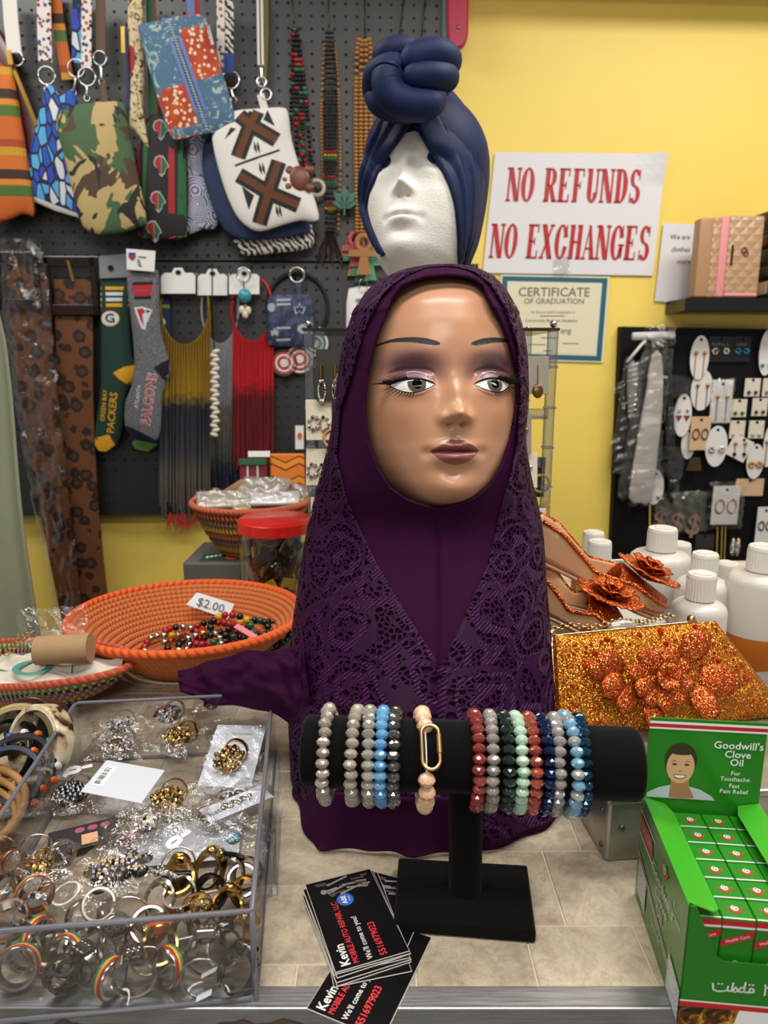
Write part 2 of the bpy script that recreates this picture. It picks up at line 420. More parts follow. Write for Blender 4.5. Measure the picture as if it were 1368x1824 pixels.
# v(mm), half width, front depth, back depth
HEAD = [(118, 0, 0, 0), (116, 18, 18, 20), (110, 33, 38, 42), (98, 49, 59, 64), (80, 62, 76, 82), (60, 69, 85, 93), (40, 74, 90, 98),
        (25, 76, 91, 99), (10, 76, 89, 98), (0, 76, 88, 96), (-20, 74, 90, 90), (-40, 70, 92, 82), (-55, 65, 92, 74), (-70, 58, 89, 68),
        (-85, 50, 87, 64), (-95, 45, 80, 62), (-102, 43, 68, 61), (-108, 42, 52, 61), (-114, 42, 42, 62), (-125, 43, 36, 63), (-160, 46, 38, 64), (-200, 56, 46, 66)]
# the brown mannequin: lower crown, fuller jaw
HEADM = [(101, 0, 0, 0), (99.5, 22, 26, 22), (95, 40, 52, 44), (84, 56, 71, 66), (68, 67, 83, 84), (50, 73, 89, 95), (36, 77, 91, 99),
         (20, 79, 91, 99), (0, 79, 89, 96), (-20, 78, 91, 90), (-40, 76, 92, 82), (-55, 72, 92, 76), (-70, 66, 90, 70),
         (-84, 57, 88, 66), (-93, 49, 83, 63), (-100, 42, 74, 61), (-106, 38, 60, 61), (-112, 38, 46, 62), (-125, 40, 36, 63), (-160, 44, 38, 64), (-200, 52, 46, 66)]
def E(u, c, s): return np.exp(-((u-c)/s)**2)
def disp(u, v, k):
    a = np.abs(u); d = 0
    d = d+1.5*E(a, 26, 16)*E(v, 26, 7)
    d = d-k.get('sock', 7.5)*E(a, 33, 18)*E(v, 9, 12)-2.0*E(a, 15, 6)*E(v, 2, 9)
    d = d+k.get('ball', 6.5)*E(a, 34.5, 15)*E(v, -2, 9.5)
    nv = 19.0*E(v, -24.5, 8.5)*(v > -24.5)+19.0*E(v, -24.5, 6.3)*(v <= -24.5)+8.0*E(v, -9, 13)*(1-E(v, -24.5, 9)*.6)
    sg = 7.2+1.3*E(v, -27, 9)+3.5*smooth_step(v, 4, 26)
    d = d+nv*np.exp(-(u/sg)**2)
    d = d+5.0*E(a, 10.8, 4.6)*E(v, -28.5, 5.2)-5.5*E(a, 5.8, 3.0)*E(v, -34, 2.2)
    d = d-1.3*E(u, 0, 3.2)*E(v, -42, 4.5)
    up = 5.2*np.exp(-(u/16)**2)*E(v, -51.0, 4.2)*(1-.18*E(u, 0, 3))
    lo = 6.6*np.exp(-(u/14.5)**2)*E(v, -60.5, 5.0)
    d = d+up+lo-3.4*np.exp(-(u/17)**4)*E(v+.018*u*u*.2, -55.5, 1.35)
    d = d-2.2*E(a, 23, 5)*E(v, -57, 5)
    d = d-3.5*E(u, 0, 14)*E(v, -71.5, 5.5)+4.5*E(u, 0, 15)*E(v, -88, 10)
    d = d+4.0*E(a, 42, 16)*E(v, -24, 17)
    return d
def smooth_step(x, a, b):
    t = np.clip((x-a)/(b-a), 0, 1); return t*t*(3-2*t)
def lid_top(a):      # upper edge of the eye opening, lower edge: v(mm) against |u|
    t = np.clip((a-16)/36, 0, 1); return -1.4+t*.6+4.4*np.sin(PI*np.clip(t, 0, 1)**.85)**.8*(a > 16)*(a < 52)
def lid_bot(a):
    t = np.clip((a-16)/36, 0, 1); return -1.0+t*.6-6.6*np.sin(PI*t**1.15)**.9*(a > 16)*(a < 52)
def face_disp(u, v, k):
    d = disp(u, v, k)
    if k.get('eyes', True):
        a = np.abs(u); inn = smooth_step(a, 15, 19)*(1-smooth_step(a, 49, 55))
        top = lid_top(a)
        d = d+1.5*inn*smooth_step(v, top-.4, top+.5)*(1-smooth_step(v, top+4.5, top+9))
        d = d-1.7*inn*E(v, top+9.5, 1.5)
        d = d+.8*inn*E(v, lid_bot(a)-1.6, 1.3)
    return d
def surf(u, v, k):        # front surface y (mm, negative = toward viewer)
    A, D, B = ctab(k.get('tab', HEAD), v)
    return -D*np.sqrt(np.clip(1-(u/np.maximum(A, 1e-6))**2, 0, 1))-face_disp(u, v, k)*smooth_step(D, 30, 60)*(1-smooth_step(np.abs(u)/np.maximum(A, 1), .78, 1.0))
def head_arrays(k, nv=300, nu=300, lo=-200, hi=118):
    v = np.concatenate([np.linspace(hi, hi-18, 16)[:-1], np.linspace(hi-18, -105, nv), np.linspace(-105, lo, 22)[1:]])
    q = np.linspace(-1, 1, nu, endpoint=False); ph = PI*(.42*q+.58*q**3)
    A, D, B = ctab(k.get('tab', HEAD), v)
    ph2, A2 = np.meshgrid(ph, A); D2 = np.repeat(D[:, None], nu, 1); B2 = np.repeat(B[:, None], nu, 1); V2 = np.repeat(v[:, None], nu, 1)
    x = A2*np.sin(ph2); cf = np.cos(ph2); y = np.where(cf > 0, -D2*cf, -B2*cf)
    f = face_disp(x, V2, k)*smooth_step(D2, 30, 60)*(1-smooth_step(np.abs(x)/np.maximum(A2, 1), .78, 1.0))*(cf > 0)
    y = y-f
    return x, y, V2, cf
def grid_obj(name, x, y, z, mat, parent, cols=None, closed=True):
    R, Cn = x.shape; vs = np.stack([x, y, z], -1).reshape(-1, 3)
    i = np.arange(R-1)[:, None]*Cn; j = np.arange(Cn if closed else Cn-1)[None]; j2 = (j+1) % Cn
    fs = np.stack([i+j, i+Cn+j, i+Cn+j2, i+j2], -1).reshape(-1, 4)
    me = bpy.data.meshes.new(name); me.from_pydata(vs.tolist(), [], fs.tolist())
    me.polygons.foreach_set('use_smooth', [True]*len(me.polygons)); me.materials.append(mat)
    if cols is not None:
        at = me.color_attributes.new('Col', 'FLOAT_COLOR', 'POINT')
        at.data.foreach_set('color', np.concatenate([cols.reshape(-1, 3), np.ones((vs.shape[0], 1))], 1).astype(np.float32).ravel())
    me.update(); o = bpy.data.objects.new(name, me); COL.objects.link(o); o.parent = parent; return o
def lc(h): return np.array(lin(h)[:3])
K1 = {'sock': 7.5, 'ball': 7.0, 'tab': HEADM}
HX, HY, HZ = .0475, .677, .3507
man = thing('mannequin_head', 'brown mannequin head with purple eyeshadow and mauve lips in a purple hijab', 'mannequin', (HX, HY, HZ), (math.radians(-5), 0, math.radians(7)))
x, y, v, cf = head_arrays(K1, hi=101)
a = np.abs(x); fr = (cf > 0)
skin = lc('c69272'); col = np.ones(x.shape+(3,))*skin
def blend(c, w): 
    global col
    w = (w*fr)[..., None]; col = col*(1-w)+lc(c)*w
blend('a5623f', .35*E(a, 46, 17)*E(v, -28, 16))
blend('5a3550', .88*np.clip(1.25*E(a-(v-8)*.25, 33, 23)*E(v, 15, 12.5)*smooth_step(v, -4, 6), 0, 1))
blend('7d5a68', .6*E(a, 34, 14)*E(v, 8, 4))
t = np.clip(a/21.0, 0, 1)
utop = -46.6+1.6*E(a, 5, 3.2)-(t**1.7)*8.4; lbot = -66.5+(t**2.2)*11.6
lips = (a < 21.0)*smooth_step(v, lbot-.5, lbot+.5)*(1-smooth_step(v, utop-.5, utop+.5))
mid = -55.6-.2*t
blend('70332f', lips*.98*(v > mid)); blend('8c4d4a', lips*.95*(v <= mid)); blend('3f1a1a', lips*E(v, mid, .8)*.9)
n = NB('mannequin_skin'); at = n.node('ShaderNodeVertexColor'); at.layer_name = 'Col'
SKIN = n.fin(at.outputs[0], .33, Coat_Weight=.25, Coat_Roughness=.25, Specular_IOR_Level=.45)
grid_obj('head', x/1000, y/1000, v/1000, SKIN, man, col)
def drape(name, poly, mat, off, parent, k=K1, sub=2, mirror=1):   # poly in face mm, laid on the face
    b = bmesh.new(); f = b.faces.new([b.verts.new((px*mirror, 0, pz)) for px, pz in poly]); bmesh.ops.triangulate(b, faces=[f])
    for _ in range(sub):
        bmesh.ops.subdivide_edges(b, edges=[e for e in b.edges if e.calc_length() > 1.2], cuts=1); bmesh.ops.triangulate(b, faces=b.faces[:])
    b.verts.index_update(); uu = np.array([w_.co.x for w_ in b.verts]); vv = np.array([w_.co.z for w_ in b.verts])
    yy = surf(uu, vv, k)-off
    mb = MB().add([(p/1000, q/1000, r/1000) for p, q, r in zip(uu, yy, vv)], [[w_.index for w_ in f.verts] for f in b.faces]); b.free()
    return mb.obj(name, mat, parent, smooth=True, fix=False)
EYEW = M('eye_white', 'd8d8d4', .2, Coat_Weight=.3, Coat_Roughness=.03); IRIS = NB('iris_brown_grey')
co = IRIS.co('Object'); IRIS = IRIS.fin(IRIS.mix(IRIS.noise(co, 900, 2), '443a34', '63574f'), .3, Specular_IOR_Level=.04)
INK = M('black_makeup', '0c0909', .5, Specular_IOR_Level=.25); BROW = M('brow_slate', '2b2a2e', .6)
GLOS = M('silver_lid_gloss', 'b9a9ad', .15, 0, Coat_Weight=1.0)
for sgn in (-1, 1):
    us = np.linspace(16.5, 51.5, 34); tp = lid_top(us); bt = lid_bot(us)
    ey = drape('eye', list(zip(us, tp))+list(zip(us[::-1], bt[::-1])), EYEW, .25, man, sub=3, mirror=sgn)
    # both eyes glance to the viewer's right
    icx, icz, ir = (34.0-3.0, -.2, 7.4) if sgn < 0 else (34.0+1.0, -.2, 7.4)
    def clip_iris(r):
        pts = []
        for i in range(40):
            q = 2*PI*i/40; pu = icx+r*math.cos(q); pv = icz+r*math.sin(q)
            pts.append((pu, float(min(max(pv, lid_bot(np.array(pu))+.2), lid_top(np.array(pu))-.2))))
        return pts
    drape('iris', clip_iris(ir), IRIS, .45, ey, sub=3, mirror=sgn)
    drape('pupil', clip_iris(3.9), M('pupil_black', '040303', .06, Specular_IOR_Level=.12), .75, ey, sub=3, mirror=sgn)
    # liner: thick upper line sweeping into a wing, thin lower line
    ul = np.linspace(16, 57, 44); lt = np.where(ul < 51, lid_top(ul), -.4+(ul-51)*.55)
    th = np.interp(ul, [16, 24, 40, 51, 57], [.5, 1.3, 2.6, 2.8, .3])
    drape('eyeliner', list(zip(ul, lt+th))+list(zip(ul[::-1], (lt-.35)[::-1])), INK, .55, ey, sub=1, mirror=sgn)
    ul = np.linspace(17, 52, 36); lt = lid_bot(ul)
    drape('eyeliner', list(zip(ul, lt+.25))+list(zip(ul[::-1], (lt-.5)[::-1])), INK, .5, ey, sub=0, mirror=sgn)
    # silver gloss arc in the crease
    ug = np.linspace(19, 38, 22); gt = lid_top(ug)+np.interp(ug, [19, 25, 32, 38], [3.0, 6.0, 7.0, 6.6])
    drape('lid_gloss', list(zip(ug, gt+.5))+list(zip(ug[::-1], (gt-.7)[::-1])), GLOS, .35, man, sub=1, mirror=sgn)
    # lashes
    lb = MB(); random.seed(5)
    for i in range(15):
        u0 = 38+i*1.1; z0 = float(lid_top(np.array(min(u0, 50.9))))+1.6 if u0 < 51 else .6
        ln = 5+i*.75; an = math.radians(46-i*3.2)
        p0 = V((u0, float(surf(np.array([u0]), np.array([z0]), K1)[0])-.6, z0))
        pts = [p0+V((math.cos(an)*ln*t_, -ln*.28*math.sin(t_*2.2), math.sin(an)*ln*t_-.9*t_*t_*(-1 if i < 9 else 1))) for t_ in (0, .35, .7, 1)]
        lb.tube([V((p.x*sgn, p.y, p.z))/1000 for p in pts], [.00055, .00045, .00028, .00008], 5)
    for i in range(9):
        u0 = 34+i*2.1; z0 = float(lid_bot(np.array(min(u0, 51.0))))-.6; ln = 4+i*.75; an = math.radians(-62+i*4.5)
        p0 = V((u0, float(surf(np.array([u0]), np.array([z0]), K1)[0])-.5, z0))
        pts = [p0+V((math.cos(an)*ln*t_, -ln*.12*t_, math.sin(an)*ln*t_)) for t_ in (0, .5, 1)]
        lb.tube([V((p.x*sgn, p.y, p.z))/1000 for p in pts], [.00045, .0003, .00007], 5)
    lb.obj('eyelashes', INK, ey)
    # eyebrow
    ub = np.linspace(13, 66, 40); bz = np.interp(ub, [13, 20, 34, 50, 66], [31.0, 33.0, 35.6, 36.2, 32.0]); bz = np.convolve(np.pad(bz, 4, mode='edge'), np.ones(9)/9, 'valid')
    wt = np.interp(ub, [13, 17, 24, 40, 66], [.7, 1.9, 2.4, 1.8, .25])
    drape('eyebrow', list(zip(ub, bz+wt))+list(zip(ub[::-1], (bz-wt)[::-1])), BROW, .25, man, sub=2, mirror=sgn)
# ================================================================== hijab
HIJ = thing('hijab', 'dark purple hijab with lace overlay draped over the brown mannequin head', 'hijab', (.05, .62, 0))
n = NB('plum_jersey'); co = n.co('Object'); n.bump(n.noise(co, 700, 2), .25, .0004)
PLUM = n.fin(n.mix(n.noise(co, 30, 2), '2c0b28', '340e30'), .75, Sheen_Weight=.02, Specular_IOR_Level=.06, Sheen_Tint=lin('8a4a86'))
n = NB('plum_lace'); co = n.co('UV'); nzv = n.noise(co, 38, 2, .5, 0, 'Color'); vm = n.node('ShaderNodeVectorMath', operation='MULTIPLY_ADD'); n.l.new(nzv, vm.inputs[0]); vm.inputs[1].default_value = (.022, .022, .022); n.l.new(co, vm.inputs[2]); cw = vm.outputs[0]
d1 = n.vor(co, 210, 'DISTANCE_TO_EDGE'); big = n.vor(cw, 25, 'F1'); edge = n.vor(cw, 25, 'DISTANCE_TO_EDGE')
petal = n.mth('SINE', n.mth('MULTIPLY', big, 27)); solid = n.mth('GREATER_THAN', petal, .45)
holes = n.mth('GREATER_THAN', d1, .115); wv = n.wave(co, 170, 2.5, 'DIAGONAL', 2)
al = n.mth('MAXIMUM', n.mth('SUBTRACT', 1, holes), n.mth('MAXIMUM', solid, n.mth('LESS_THAN', edge, .05)))
h = n.mth('ADD', n.mth('MULTIPLY', al, .6), n.mth('MULTIPLY', solid, wv)); n.bump(h, .9, .0012)
LACE = n.fin(n.mix(n.mth('MULTIPLY', solid, wv), '2b0a2d', '461849'), .5, Alpha=al, Specular_IOR_Level=.15, Sheen_Weight=.02, Sheen_Tint=lin('a060a8'))
# rows: y px at the silhouette, left x, right x, centre Y, front depth, back depth, squareness
HROW = np.array([(478, 772, 800, .672, .012, .012, 2), (481, 742, 832, .672, .032, .04, 2), (488, 716, 852, .673, .050, .06, 2), (500, 690, 872, .674, .066, .075, 2.05), (520, 662, 889, .675, .080, .09, 2.1),
    (560, 635, 912, .676, .092, .10, 2.1), (620, 618, 925, .677, .097, .105, 2.2), (700, 606, 928, .677, .098, .10, 2.2), (780, 597, 922, .675, .094, .095, 2.2),
    (850, 578, 935, .675, .086, .09, 2.2), (908, 563, 949, .675, .072, .09, 2.3), (960, 551, 953, .668, .074, .09, 2.3), (1050, 538, 957, .655, .088, .09, 2.3), (1150, 525, 964, .645, .104, .09, 2.4),
    (1230, 522, 968, .637, .116, .09, 2.5), (1300, 524, 972, .628, .125, .09, 2.6), (1358, 528, 975, .620, .130, .09, 2.8)])
_hy = np.concatenate([HROW[:6, 0], np.arange(565, 1359, 4.0), [1358.0]]); _hs = [_hy]
for c_ in range(1, 7):
    q_ = np.interp(np.arange(500, 1420, 2.0), HROW[:, 0], HROW[:, c_]); k_ = np.hanning(45); k_ /= k_.sum()
    q_ = np.convolve(np.pad(q_, 22, mode='edge'), k_, 'valid'); lowv = np.interp(_hy, HROW[:, 0], HROW[:, c_])
    _hs.append(np.where(_hy < 562, lowv, np.interp(_hy, np.arange(500, 1420, 2.0), q_)))
HROW = np.stack(_hs, 1)
def hij(name, mat, off, opL, opR, ylo, yhi, nr=150, nc=150, fold=1.0, thick=.0012):
    # opL/opR: edge of the opening (y px, x px); outside the given rows the sheet closes at the front seam
    ys = np.linspace(ylo, yhi, nr); ys = np.sort(np.concatenate([ys, [o[0]+e_ for o in opL[:1]+opL[-1:] for e_ in (-3, -1.2, -.4, 0, .4, 1.2, 3, 7)]])); ys = ys[(ys >= ylo) & (ys <= yhi)]
    X = np.zeros((len(ys), nc)); Yv = X.copy(); Z = X.copy(); UV = np.zeros((len(ys), nc, 2)); acc = 0; prev = None
    for i, yp in enumerate(ys):
        r = [np.interp(yp, HROW[:, 0], HROW[:, c_]) for c_ in range(1, 7)]
        pl = P(r[0], yp, r[2]); pr = P(r[1], yp, r[2]); z = max(pl.z, .0012); cx = (pl.x+pr.x)/2; ha = (pr.x-pl.x)/2+off
        e = 2/r[5]
        def pt(ph):
            s_, c_ = math.sin(ph), math.cos(ph)
            low = np.clip((1050-yp)/-300, 0, 1); nf = 1+fold*low*(.018*math.sin(7*ph+.6)+.014*math.sin(13*ph+yp*.004))
            px = cx+ha*math.copysign(abs(s_)**e, s_)*nf
            dep = (r[3] if c_ > 0 else r[4])+off
            px += .0105*max(0, c_)*float(smooth_step(np.array(yp), 830, 980)); py = r[2]-dep*math.copysign(abs(c_)**e, c_)*nf
            return V((px, py, z))
        grid_ = np.linspace(0, PI*.62, 60)
        def edge_phi(op, side):
            if yp <= op[0][0] or yp >= op[-1][0]: return 0.0
            q = np.array(op); xt = np.interp(yp, q[:, 0], q[:, 1])
            pxs = np.array([proj(pt(side*g))[0] for g in grid_])
            k = np.argmax(pxs*side >= xt*side) if (pxs*side >= xt*side).any() else len(grid_)-1
            if k == 0: return 0.0
            f = (xt-pxs[k-1])/(pxs[k]-pxs[k-1]+1e-9); return float(grid_[k-1]+(grid_[k]-grid_[k-1])*f)
        a0 = edge_phi(opR, 1); a1 = 2*PI-edge_phi(opL, -1)
        ph = a0+(a1-a0)*np.linspace(0, 1, nc)
        pts = [pt(p_) for p_ in ph]
        if prev is not None: acc += (pts[nc//4]-prev).length
        prev = pts[nc//4]
        for j, p in enumerate(pts):
            X[i, j], Yv[i, j], Z[i, j] = p.x, p.y, p.z
            UV[i, j] = (ph[j]*.10, acc)
    ox, oy = HIJ.location.x, HIJ.location.y
    o = grid_obj(name, X-ox, Yv-oy, Z, mat, HIJ, closed=False)
    uv = o.data.uv_layers.new(name='UVMap'); idx = np.empty(len(o.data.loops), int); o.data.loops.foreach_get('vertex_index', idx)
    uv.data.foreach_set('uv', UV.reshape(-1, 2)[idx].ravel())
    md = o.modifiers.new('thickness', 'SOLIDIFY'); md.thickness = thick; md.offset = 1
    return o, X, Yv, Z, ys
opl = [(505, 800), (508, 760), (514, 735), (524, 712), (545, 695), (575, 683), (610, 668), (660, 654), (710, 648), (770, 654), (810, 670), (843, 694), (861, 722), (869, 745), (875, 772), (877, 790)]
opr = [(505, 800), (507, 830), (512, 848), (522, 862), (545, 872), (575, 892), (610, 908), (660, 922), (710, 922), (770, 910), (810, 895), (843, 872), (861, 846), (869, 822), (875, 800), (877, 790)]
lin_o, LX, LY, LZ, lys = hij('hood_lining', PLUM, 0.0, opl, opr, 479, 1358, 240, 170)
# rolled hem around the face
hem = []
for side in (0, -1):
    pts = [V((LX[i, side]-.05, LY[i, side]-.62, LZ[i, side])) for i in range(len(lys)) if 505 < lys[i] < 877]
    hem.append(pts if side == 0 else pts[::-1])
loop = hem[0]+hem[1]; loop = [p for i, p in enumerate(loop) if i == 0 or (p-loop[i-1]).length > .0008]
MB().tube(loop, .0017, 6, closed=True).obj('face_hem', PLUM, HIJ, smooth=True)
ol2 = [(490, 790), (493, 760), (503, 730), (518, 705), (540, 680), (590, 652), (640, 634), (664, 628), (727, 606), (800, 600), (866, 618), (914, 642), (966, 672), (1041, 728), (1109, 785)]
or2 = [(490, 790), (492, 815), (500, 845), (520, 872), (560, 900), (620, 921), (700, 926), (780, 920), (830, 908), (866, 895), (914, 883), (966, 868), (1041, 826), (1109, 785)]
hij('lace_overlay', LACE, .0035, ol2, or2, 478.5, 1338, 200, 170)
# loose end of cloth lying over the tray corner and the bowl
def tail(u, v):
    top = spline([P(545, 1165, .60), P(520, 1158, .62), P(440, 1163, .655), P(370, 1180, .69), P(318, 1196, .70)], 12)
    bot = spline([P(560, 1300, .56), P(520, 1288, .585), P(455, 1262, .61), P(385, 1256, .635), P(322, 1232, .655)], 12)
    i = u*(len(top)-1); k = min(int(i), len(top)-2); a_ = top[k].lerp(top[k+1], i-k); b_ = bot[k].lerp(bot[k+1], i-k)
    t_ = v*2*PI; m_ = (a_+b_)/2; h_ = (a_-b_)/2; nrm = V((0, -.7, .55)).normalized()
    fat = .021*(1-.55*u**3)*(1-.12*math.sin(u*9))*(1-max(0, (u-.93)/.07)**2*.8)
    f_ = 1+.10*math.sin(3*t_+u*7)+.07*math.sin(5*t_-u*16)
    p = m_+h_*math.cos(t_)*(1+.05*math.sin(u*24+2))+nrm*math.sin(t_)*fat*f_; cz_ = mnoise.noise(V((u*5, math.cos(t_)*1.6+u*2, math.sin(t_)*.8)))+.6*mnoise.noise(V((u*11+3, math.cos(t_)*3-u*3, 2))); p += nrm*cz_*.011*(.4+abs(math.sin(t_)))
    return (p.x-.05, p.y-.62, p.z)
MB().grid(lambda u, v: tail(v, u), 64, 60, cu=True).obj('cloth_tail', PLUM, HIJ, smooth=True)
# flared hem on the counter
def skirt(u, v):
    xs = [(528, 1330), (527, 1380), (530, 1430), (548, 1498), (600, 1512), (680, 1519), (760, 1521), (850, 1516), (905, 1490), (952, 1448), (985, 1370)]
    q = spline([V((a_, b_, 0)) for a_, b_ in xs], 8); i = u*(len(q)-1); k = min(int(i), len(q)-2); e_ = q[k].lerp(q[k+1], i-k)
    b_ = G(e_.x, e_.y, .0022); t_ = V((.055+(b_.x-.055)*.88, .62+(b_.y-.62)*.90, .04)); p = t_.lerp(b_, v); w_ = math.sin(u*30)*.004*v+.003*math.sin(u*61+1)*v
    p.y += w_*.6; p.x += w_*.4; p.z = .04*(1-v)**1.6+.0022+max(0, w_)*.8*v*(1-v)*4; return (p.x-.05, p.y-.62, p.z)
so = MB().grid(skirt, 110, 24).obj('skirt_hem', PLUM, HIJ, smooth=True)
md = so.modifiers.new('thickness', 'SOLIDIFY'); md.thickness = .0016; md.offset = 1
# ================================================================== white foam head with navy turban
FX = P(735, 370, .98)
foam = thing('foam_head', 'white polystyrene display head with closed lips under a navy turban', 'mannequin', (FX.x+.014, .98, FX.z+.01), (math.radians(-13), 0, math.radians(-17)))
K2 = {'sock': 10.5, 'ball': 5.5, 'eyes': False}
x, y, v, cf = head_arrays(K2, 150, 150, -158)
n = NB('polystyrene'); co = n.co('Object'); h = n.vor(co, 420, 'F1'); n.bump(n.mth('ADD', h, n.noise(co, 900, 2)), .35, .0008)
FOAM = n.fin('dcdad3', .75, Subsurface_Weight=.15, Subsurface_Radius=(.01, .01, .01))
x = x*(1-.16*smooth_step(-v, 80, 105)); y = np.where(y > 0, y*(1-.38*smooth_step(-v, 10, 85)), y); v = np.where(v < 0, v*1.06, v)
fo = grid_obj('head', x*.96/1000, y/1000, v/1000, FOAM, foam)
from mathutils.bvhtree import BVHTree
_fm = mat4(foam); FBV = BVHTree.FromPolygons([_fm @ q.co for q in fo.data.vertices], [tuple(q.vertices) for q in fo.data.polygons])
def over_foam(p, off):      # keep cloth outside the foam surface
    o_ = V((0, 0, HC)); d_ = (p-o_); L_ = d_.length; d_.normalize(); h_ = FBV.ray_cast(o_, d_)
    return o_+d_*min(L_, h_[3]-off) if h_[0] is not None else p
MB().lathe([(0, -.1705), (.052, -.1705), (.054, -.167), (.050, -.162), (.03, -.160), (0, -.160)], 32, T(0, .008, 0)).obj('neck_base', FOAM, foam, smooth=True)
TUR = thing('turban', 'navy blue stretch turban with a big twisted knot on the foam head', 'turban', foam.location, foam.rotation_euler)
TI = mat4(TUR).inverted()
n = NB('navy_jersey'); co = n.co('Object'); n.bump(n.noise(co, 900, 2), .2, .0003)
NAVY = n.fin(n.mix(n.noise(co, 20, 2), '0f1b3c', '13224a'), .6, Specular_IOR_Level=.2, Sheen_Weight=.06, Sheen_Tint=lin('6f83b8'))
def on(px, py, Y): return TI @ P(px, py, Y)
TM = mat4(TUR)
def turb(side):
    # a sheet per side: inner edge runs along the face opening, outer edge wraps round the back
    inner_px = {-1: [(745, 208), (722, 232), (700, 262), (680, 294), (666, 322), (657, 345), (654, 372), (660, 402), (672, 432), (684, 455)],
                1: [(733, 208), (752, 242), (772, 276), (790, 304), (803, 332), (812, 365), (816, 400), (818, 430), (818, 458), (818, 478)]}[side]
    iy = {-1: [.885, .886, .892, .903, .918, .935, .95, .96, .97, .98], 1: [.885, .886, .893, .905, .922, .94, .952, .96, .966, .972]}[side]
    ins = [TI @ over_foam(TM @ q_, .004) for q_ in spline([TI @ over_foam(P(a_, b_, .99), .004) for (a_, b_), q_ in zip(inner_px, iy)], 6)]
    out_px = {-1: [(700, 190), (672, 222), (662, 250), (656, 275), (652, 300), (650, 330), (652, 365), (658, 400), (669, 432), (681, 457)],
              1: [(806, 165), (832, 198), (852, 235), (865, 270), (869, 300), (866, 335), (862, 365), (856, 396), (847, 430), (826, 480)]}[side]
    outs = spline([on(a_, b_, .985) for a_, b_ in out_px], 6)
    apex = on(750, 180, 1.02)
    def fn(u, v):
        i = v*(len(ins)-1); k = min(int(i), len(ins)-2); a_ = ins[k].lerp(ins[k+1], i-k); b_ = outs[k].lerp(outs[k+1], i-k)
        c_ = V((.35*b_.x, .105*(1-.2*v)-.02*v, b_.z*(1 if b_.z > -.05 else .9)))
        if u < .6:
            t_ = u/.6; m_ = a_.lerp(b_, t_); bul = .016*math.sin(PI*t_)*(1-v*.3); p = m_+V((side*.25, -.8, .1))*bul
            fold = .0065*math.sin(t_*26+v*5*(1-t_))*math.sin(PI*min(1, t_*1.1))*(1-.5*v)
            p += V((side*.5, -.8, 0))*fold
            p = TI @ over_foam(TM @ p, .004)
        else:
            t_ = (u-.6)/.4; p = b_.lerp(c_, t_)+V((side*.6, .4, 0))*.022*math.sin(PI*t_)
        return tuple(p)
    o = MB().grid(fn, 60, 54).obj('wrap', NAVY, TUR, smooth=True)
    md = o.modifiers.new('thickness', 'SOLIDIFY'); md.thickness = .002; md.offset = 1
    MB().tube(ins, .0022, 6).obj('edge_binding', NAVY, TUR, smooth=True)
turb(-1); turb(1)
# crown under the knot and closed back
MB().sph((0, .006, .045), .094, 32, 20, (.86, 1.03, .88)).obj('crown', NAVY, TUR, smooth=True)
def roll(pts, r):
    q = spline([on(a_, b_, c_) for a_, b_, c_ in pts], 10); N = len(q)
    rr = [r*(.55+.45*min(1, min(i, N-1-i)/8.0)**.5) if min(i, N-1-i) < 8 else r for i in range(N)]
    MB().tube(q, rr, 20).obj('knot_roll', NAVY, TUR, smooth=True)
roll([(676, 115, .90), (688, 97, .885), (706, 89, .88), (728, 92, .89), (742, 104, .91)], .0145)          # top left
roll([(668, 180, .91), (664, 155, .89), (670, 128, .875), (700, 116, .86), (712, 130, .855)], .0125)
roll([(700, 112, .865), (690, 140, .855), (697, 168, .853), (722, 184, .853), (755, 186, .858), (784, 172, .875)], .0175)   # big left arc
roll([(722, 124, .86), (745, 104, .855), (775, 98, .86), (794, 106, .875), (797, 122, .90)], .0175)     # upper right
roll([(722, 140, .855), (745, 136, .85), (772, 135, .853), (794, 136, .87), (796, 150, .89)], .0145)     # lower right
roll([(666, 150, .90), (672, 178, .888), (690, 192, .885), (720, 198, .885), (744, 192, .892)], .0135)
MB().sph(tuple(on(735, 145, .915)), .04, 20, 14, (1.2, .8, .95)).obj('knot_core', NAVY, TUR, smooth=True)
# ================================================================== velvet T-bar with bead bracelets
n = NB('black_velvet'); co = n.co('Object'); sp = n.noise(co, 1500, 2); n.bump(sp, .5, .0005)
VELVET = n.fin(n.ramp(sp, [(.3, '030303'), (.62, '070707'), (.80, '15151a')]), .9, Sheen_Weight=.05, Specular_IOR_Level=.1)
bl, br_ = P(541, 1336, .452), P(1137, 1361, .438); bc = (bl+br_)/2; RB = .0243
tb = thing('bracelet_stand', 'black velvet T-bar stand holding a row of bead bracelets', 'display stand', G(828, 1600, 0))
tbi = mat4(tb).inverted(); q = [tbi @ G(a, b, .009) for a, b in ((710, 1527), (939, 1540), (955, 1661), (701, 1641))]
m = MB(); m.prism([(p.x, p.y) for p in q], 0, .009); o = m.obj('base', VELVET, tb); o.modifiers.new('b', 'BEVEL').width = .0012
pc = tbi @ V((bc.x, bc.y, 0)); pcx = G(828, 1600, 0)
MB().tube([(0, 0, .008), tbi @ V((G(828, 1600).x-.001, bc.y, bc.z))], .0118, 28).obj('post', VELVET, tb, auto=50)
ax = (br_-bl).normalized(); m = MB(); L = (br_-bl).length
prof = [(0.0, 0)]+[(RB-.004+.004*math.sin(t), .004-.004*math.cos(t)) for t in np.linspace(0, PI/2, 6)]+[(RB-.004+.004*math.cos(t), L-.004+.004*math.sin(t)) for t in np.linspace(0, PI/2, 6)]+[(0, L)]
bx_, by_, bz_ = basis(ax); BM = Matrix((bx_, by_, bz_)).transposed().to_4x4(); BM.translation = tbi @ bl
m.lathe(prof, 48, BM); m.obj('bar', VELVET, tb, auto=40)
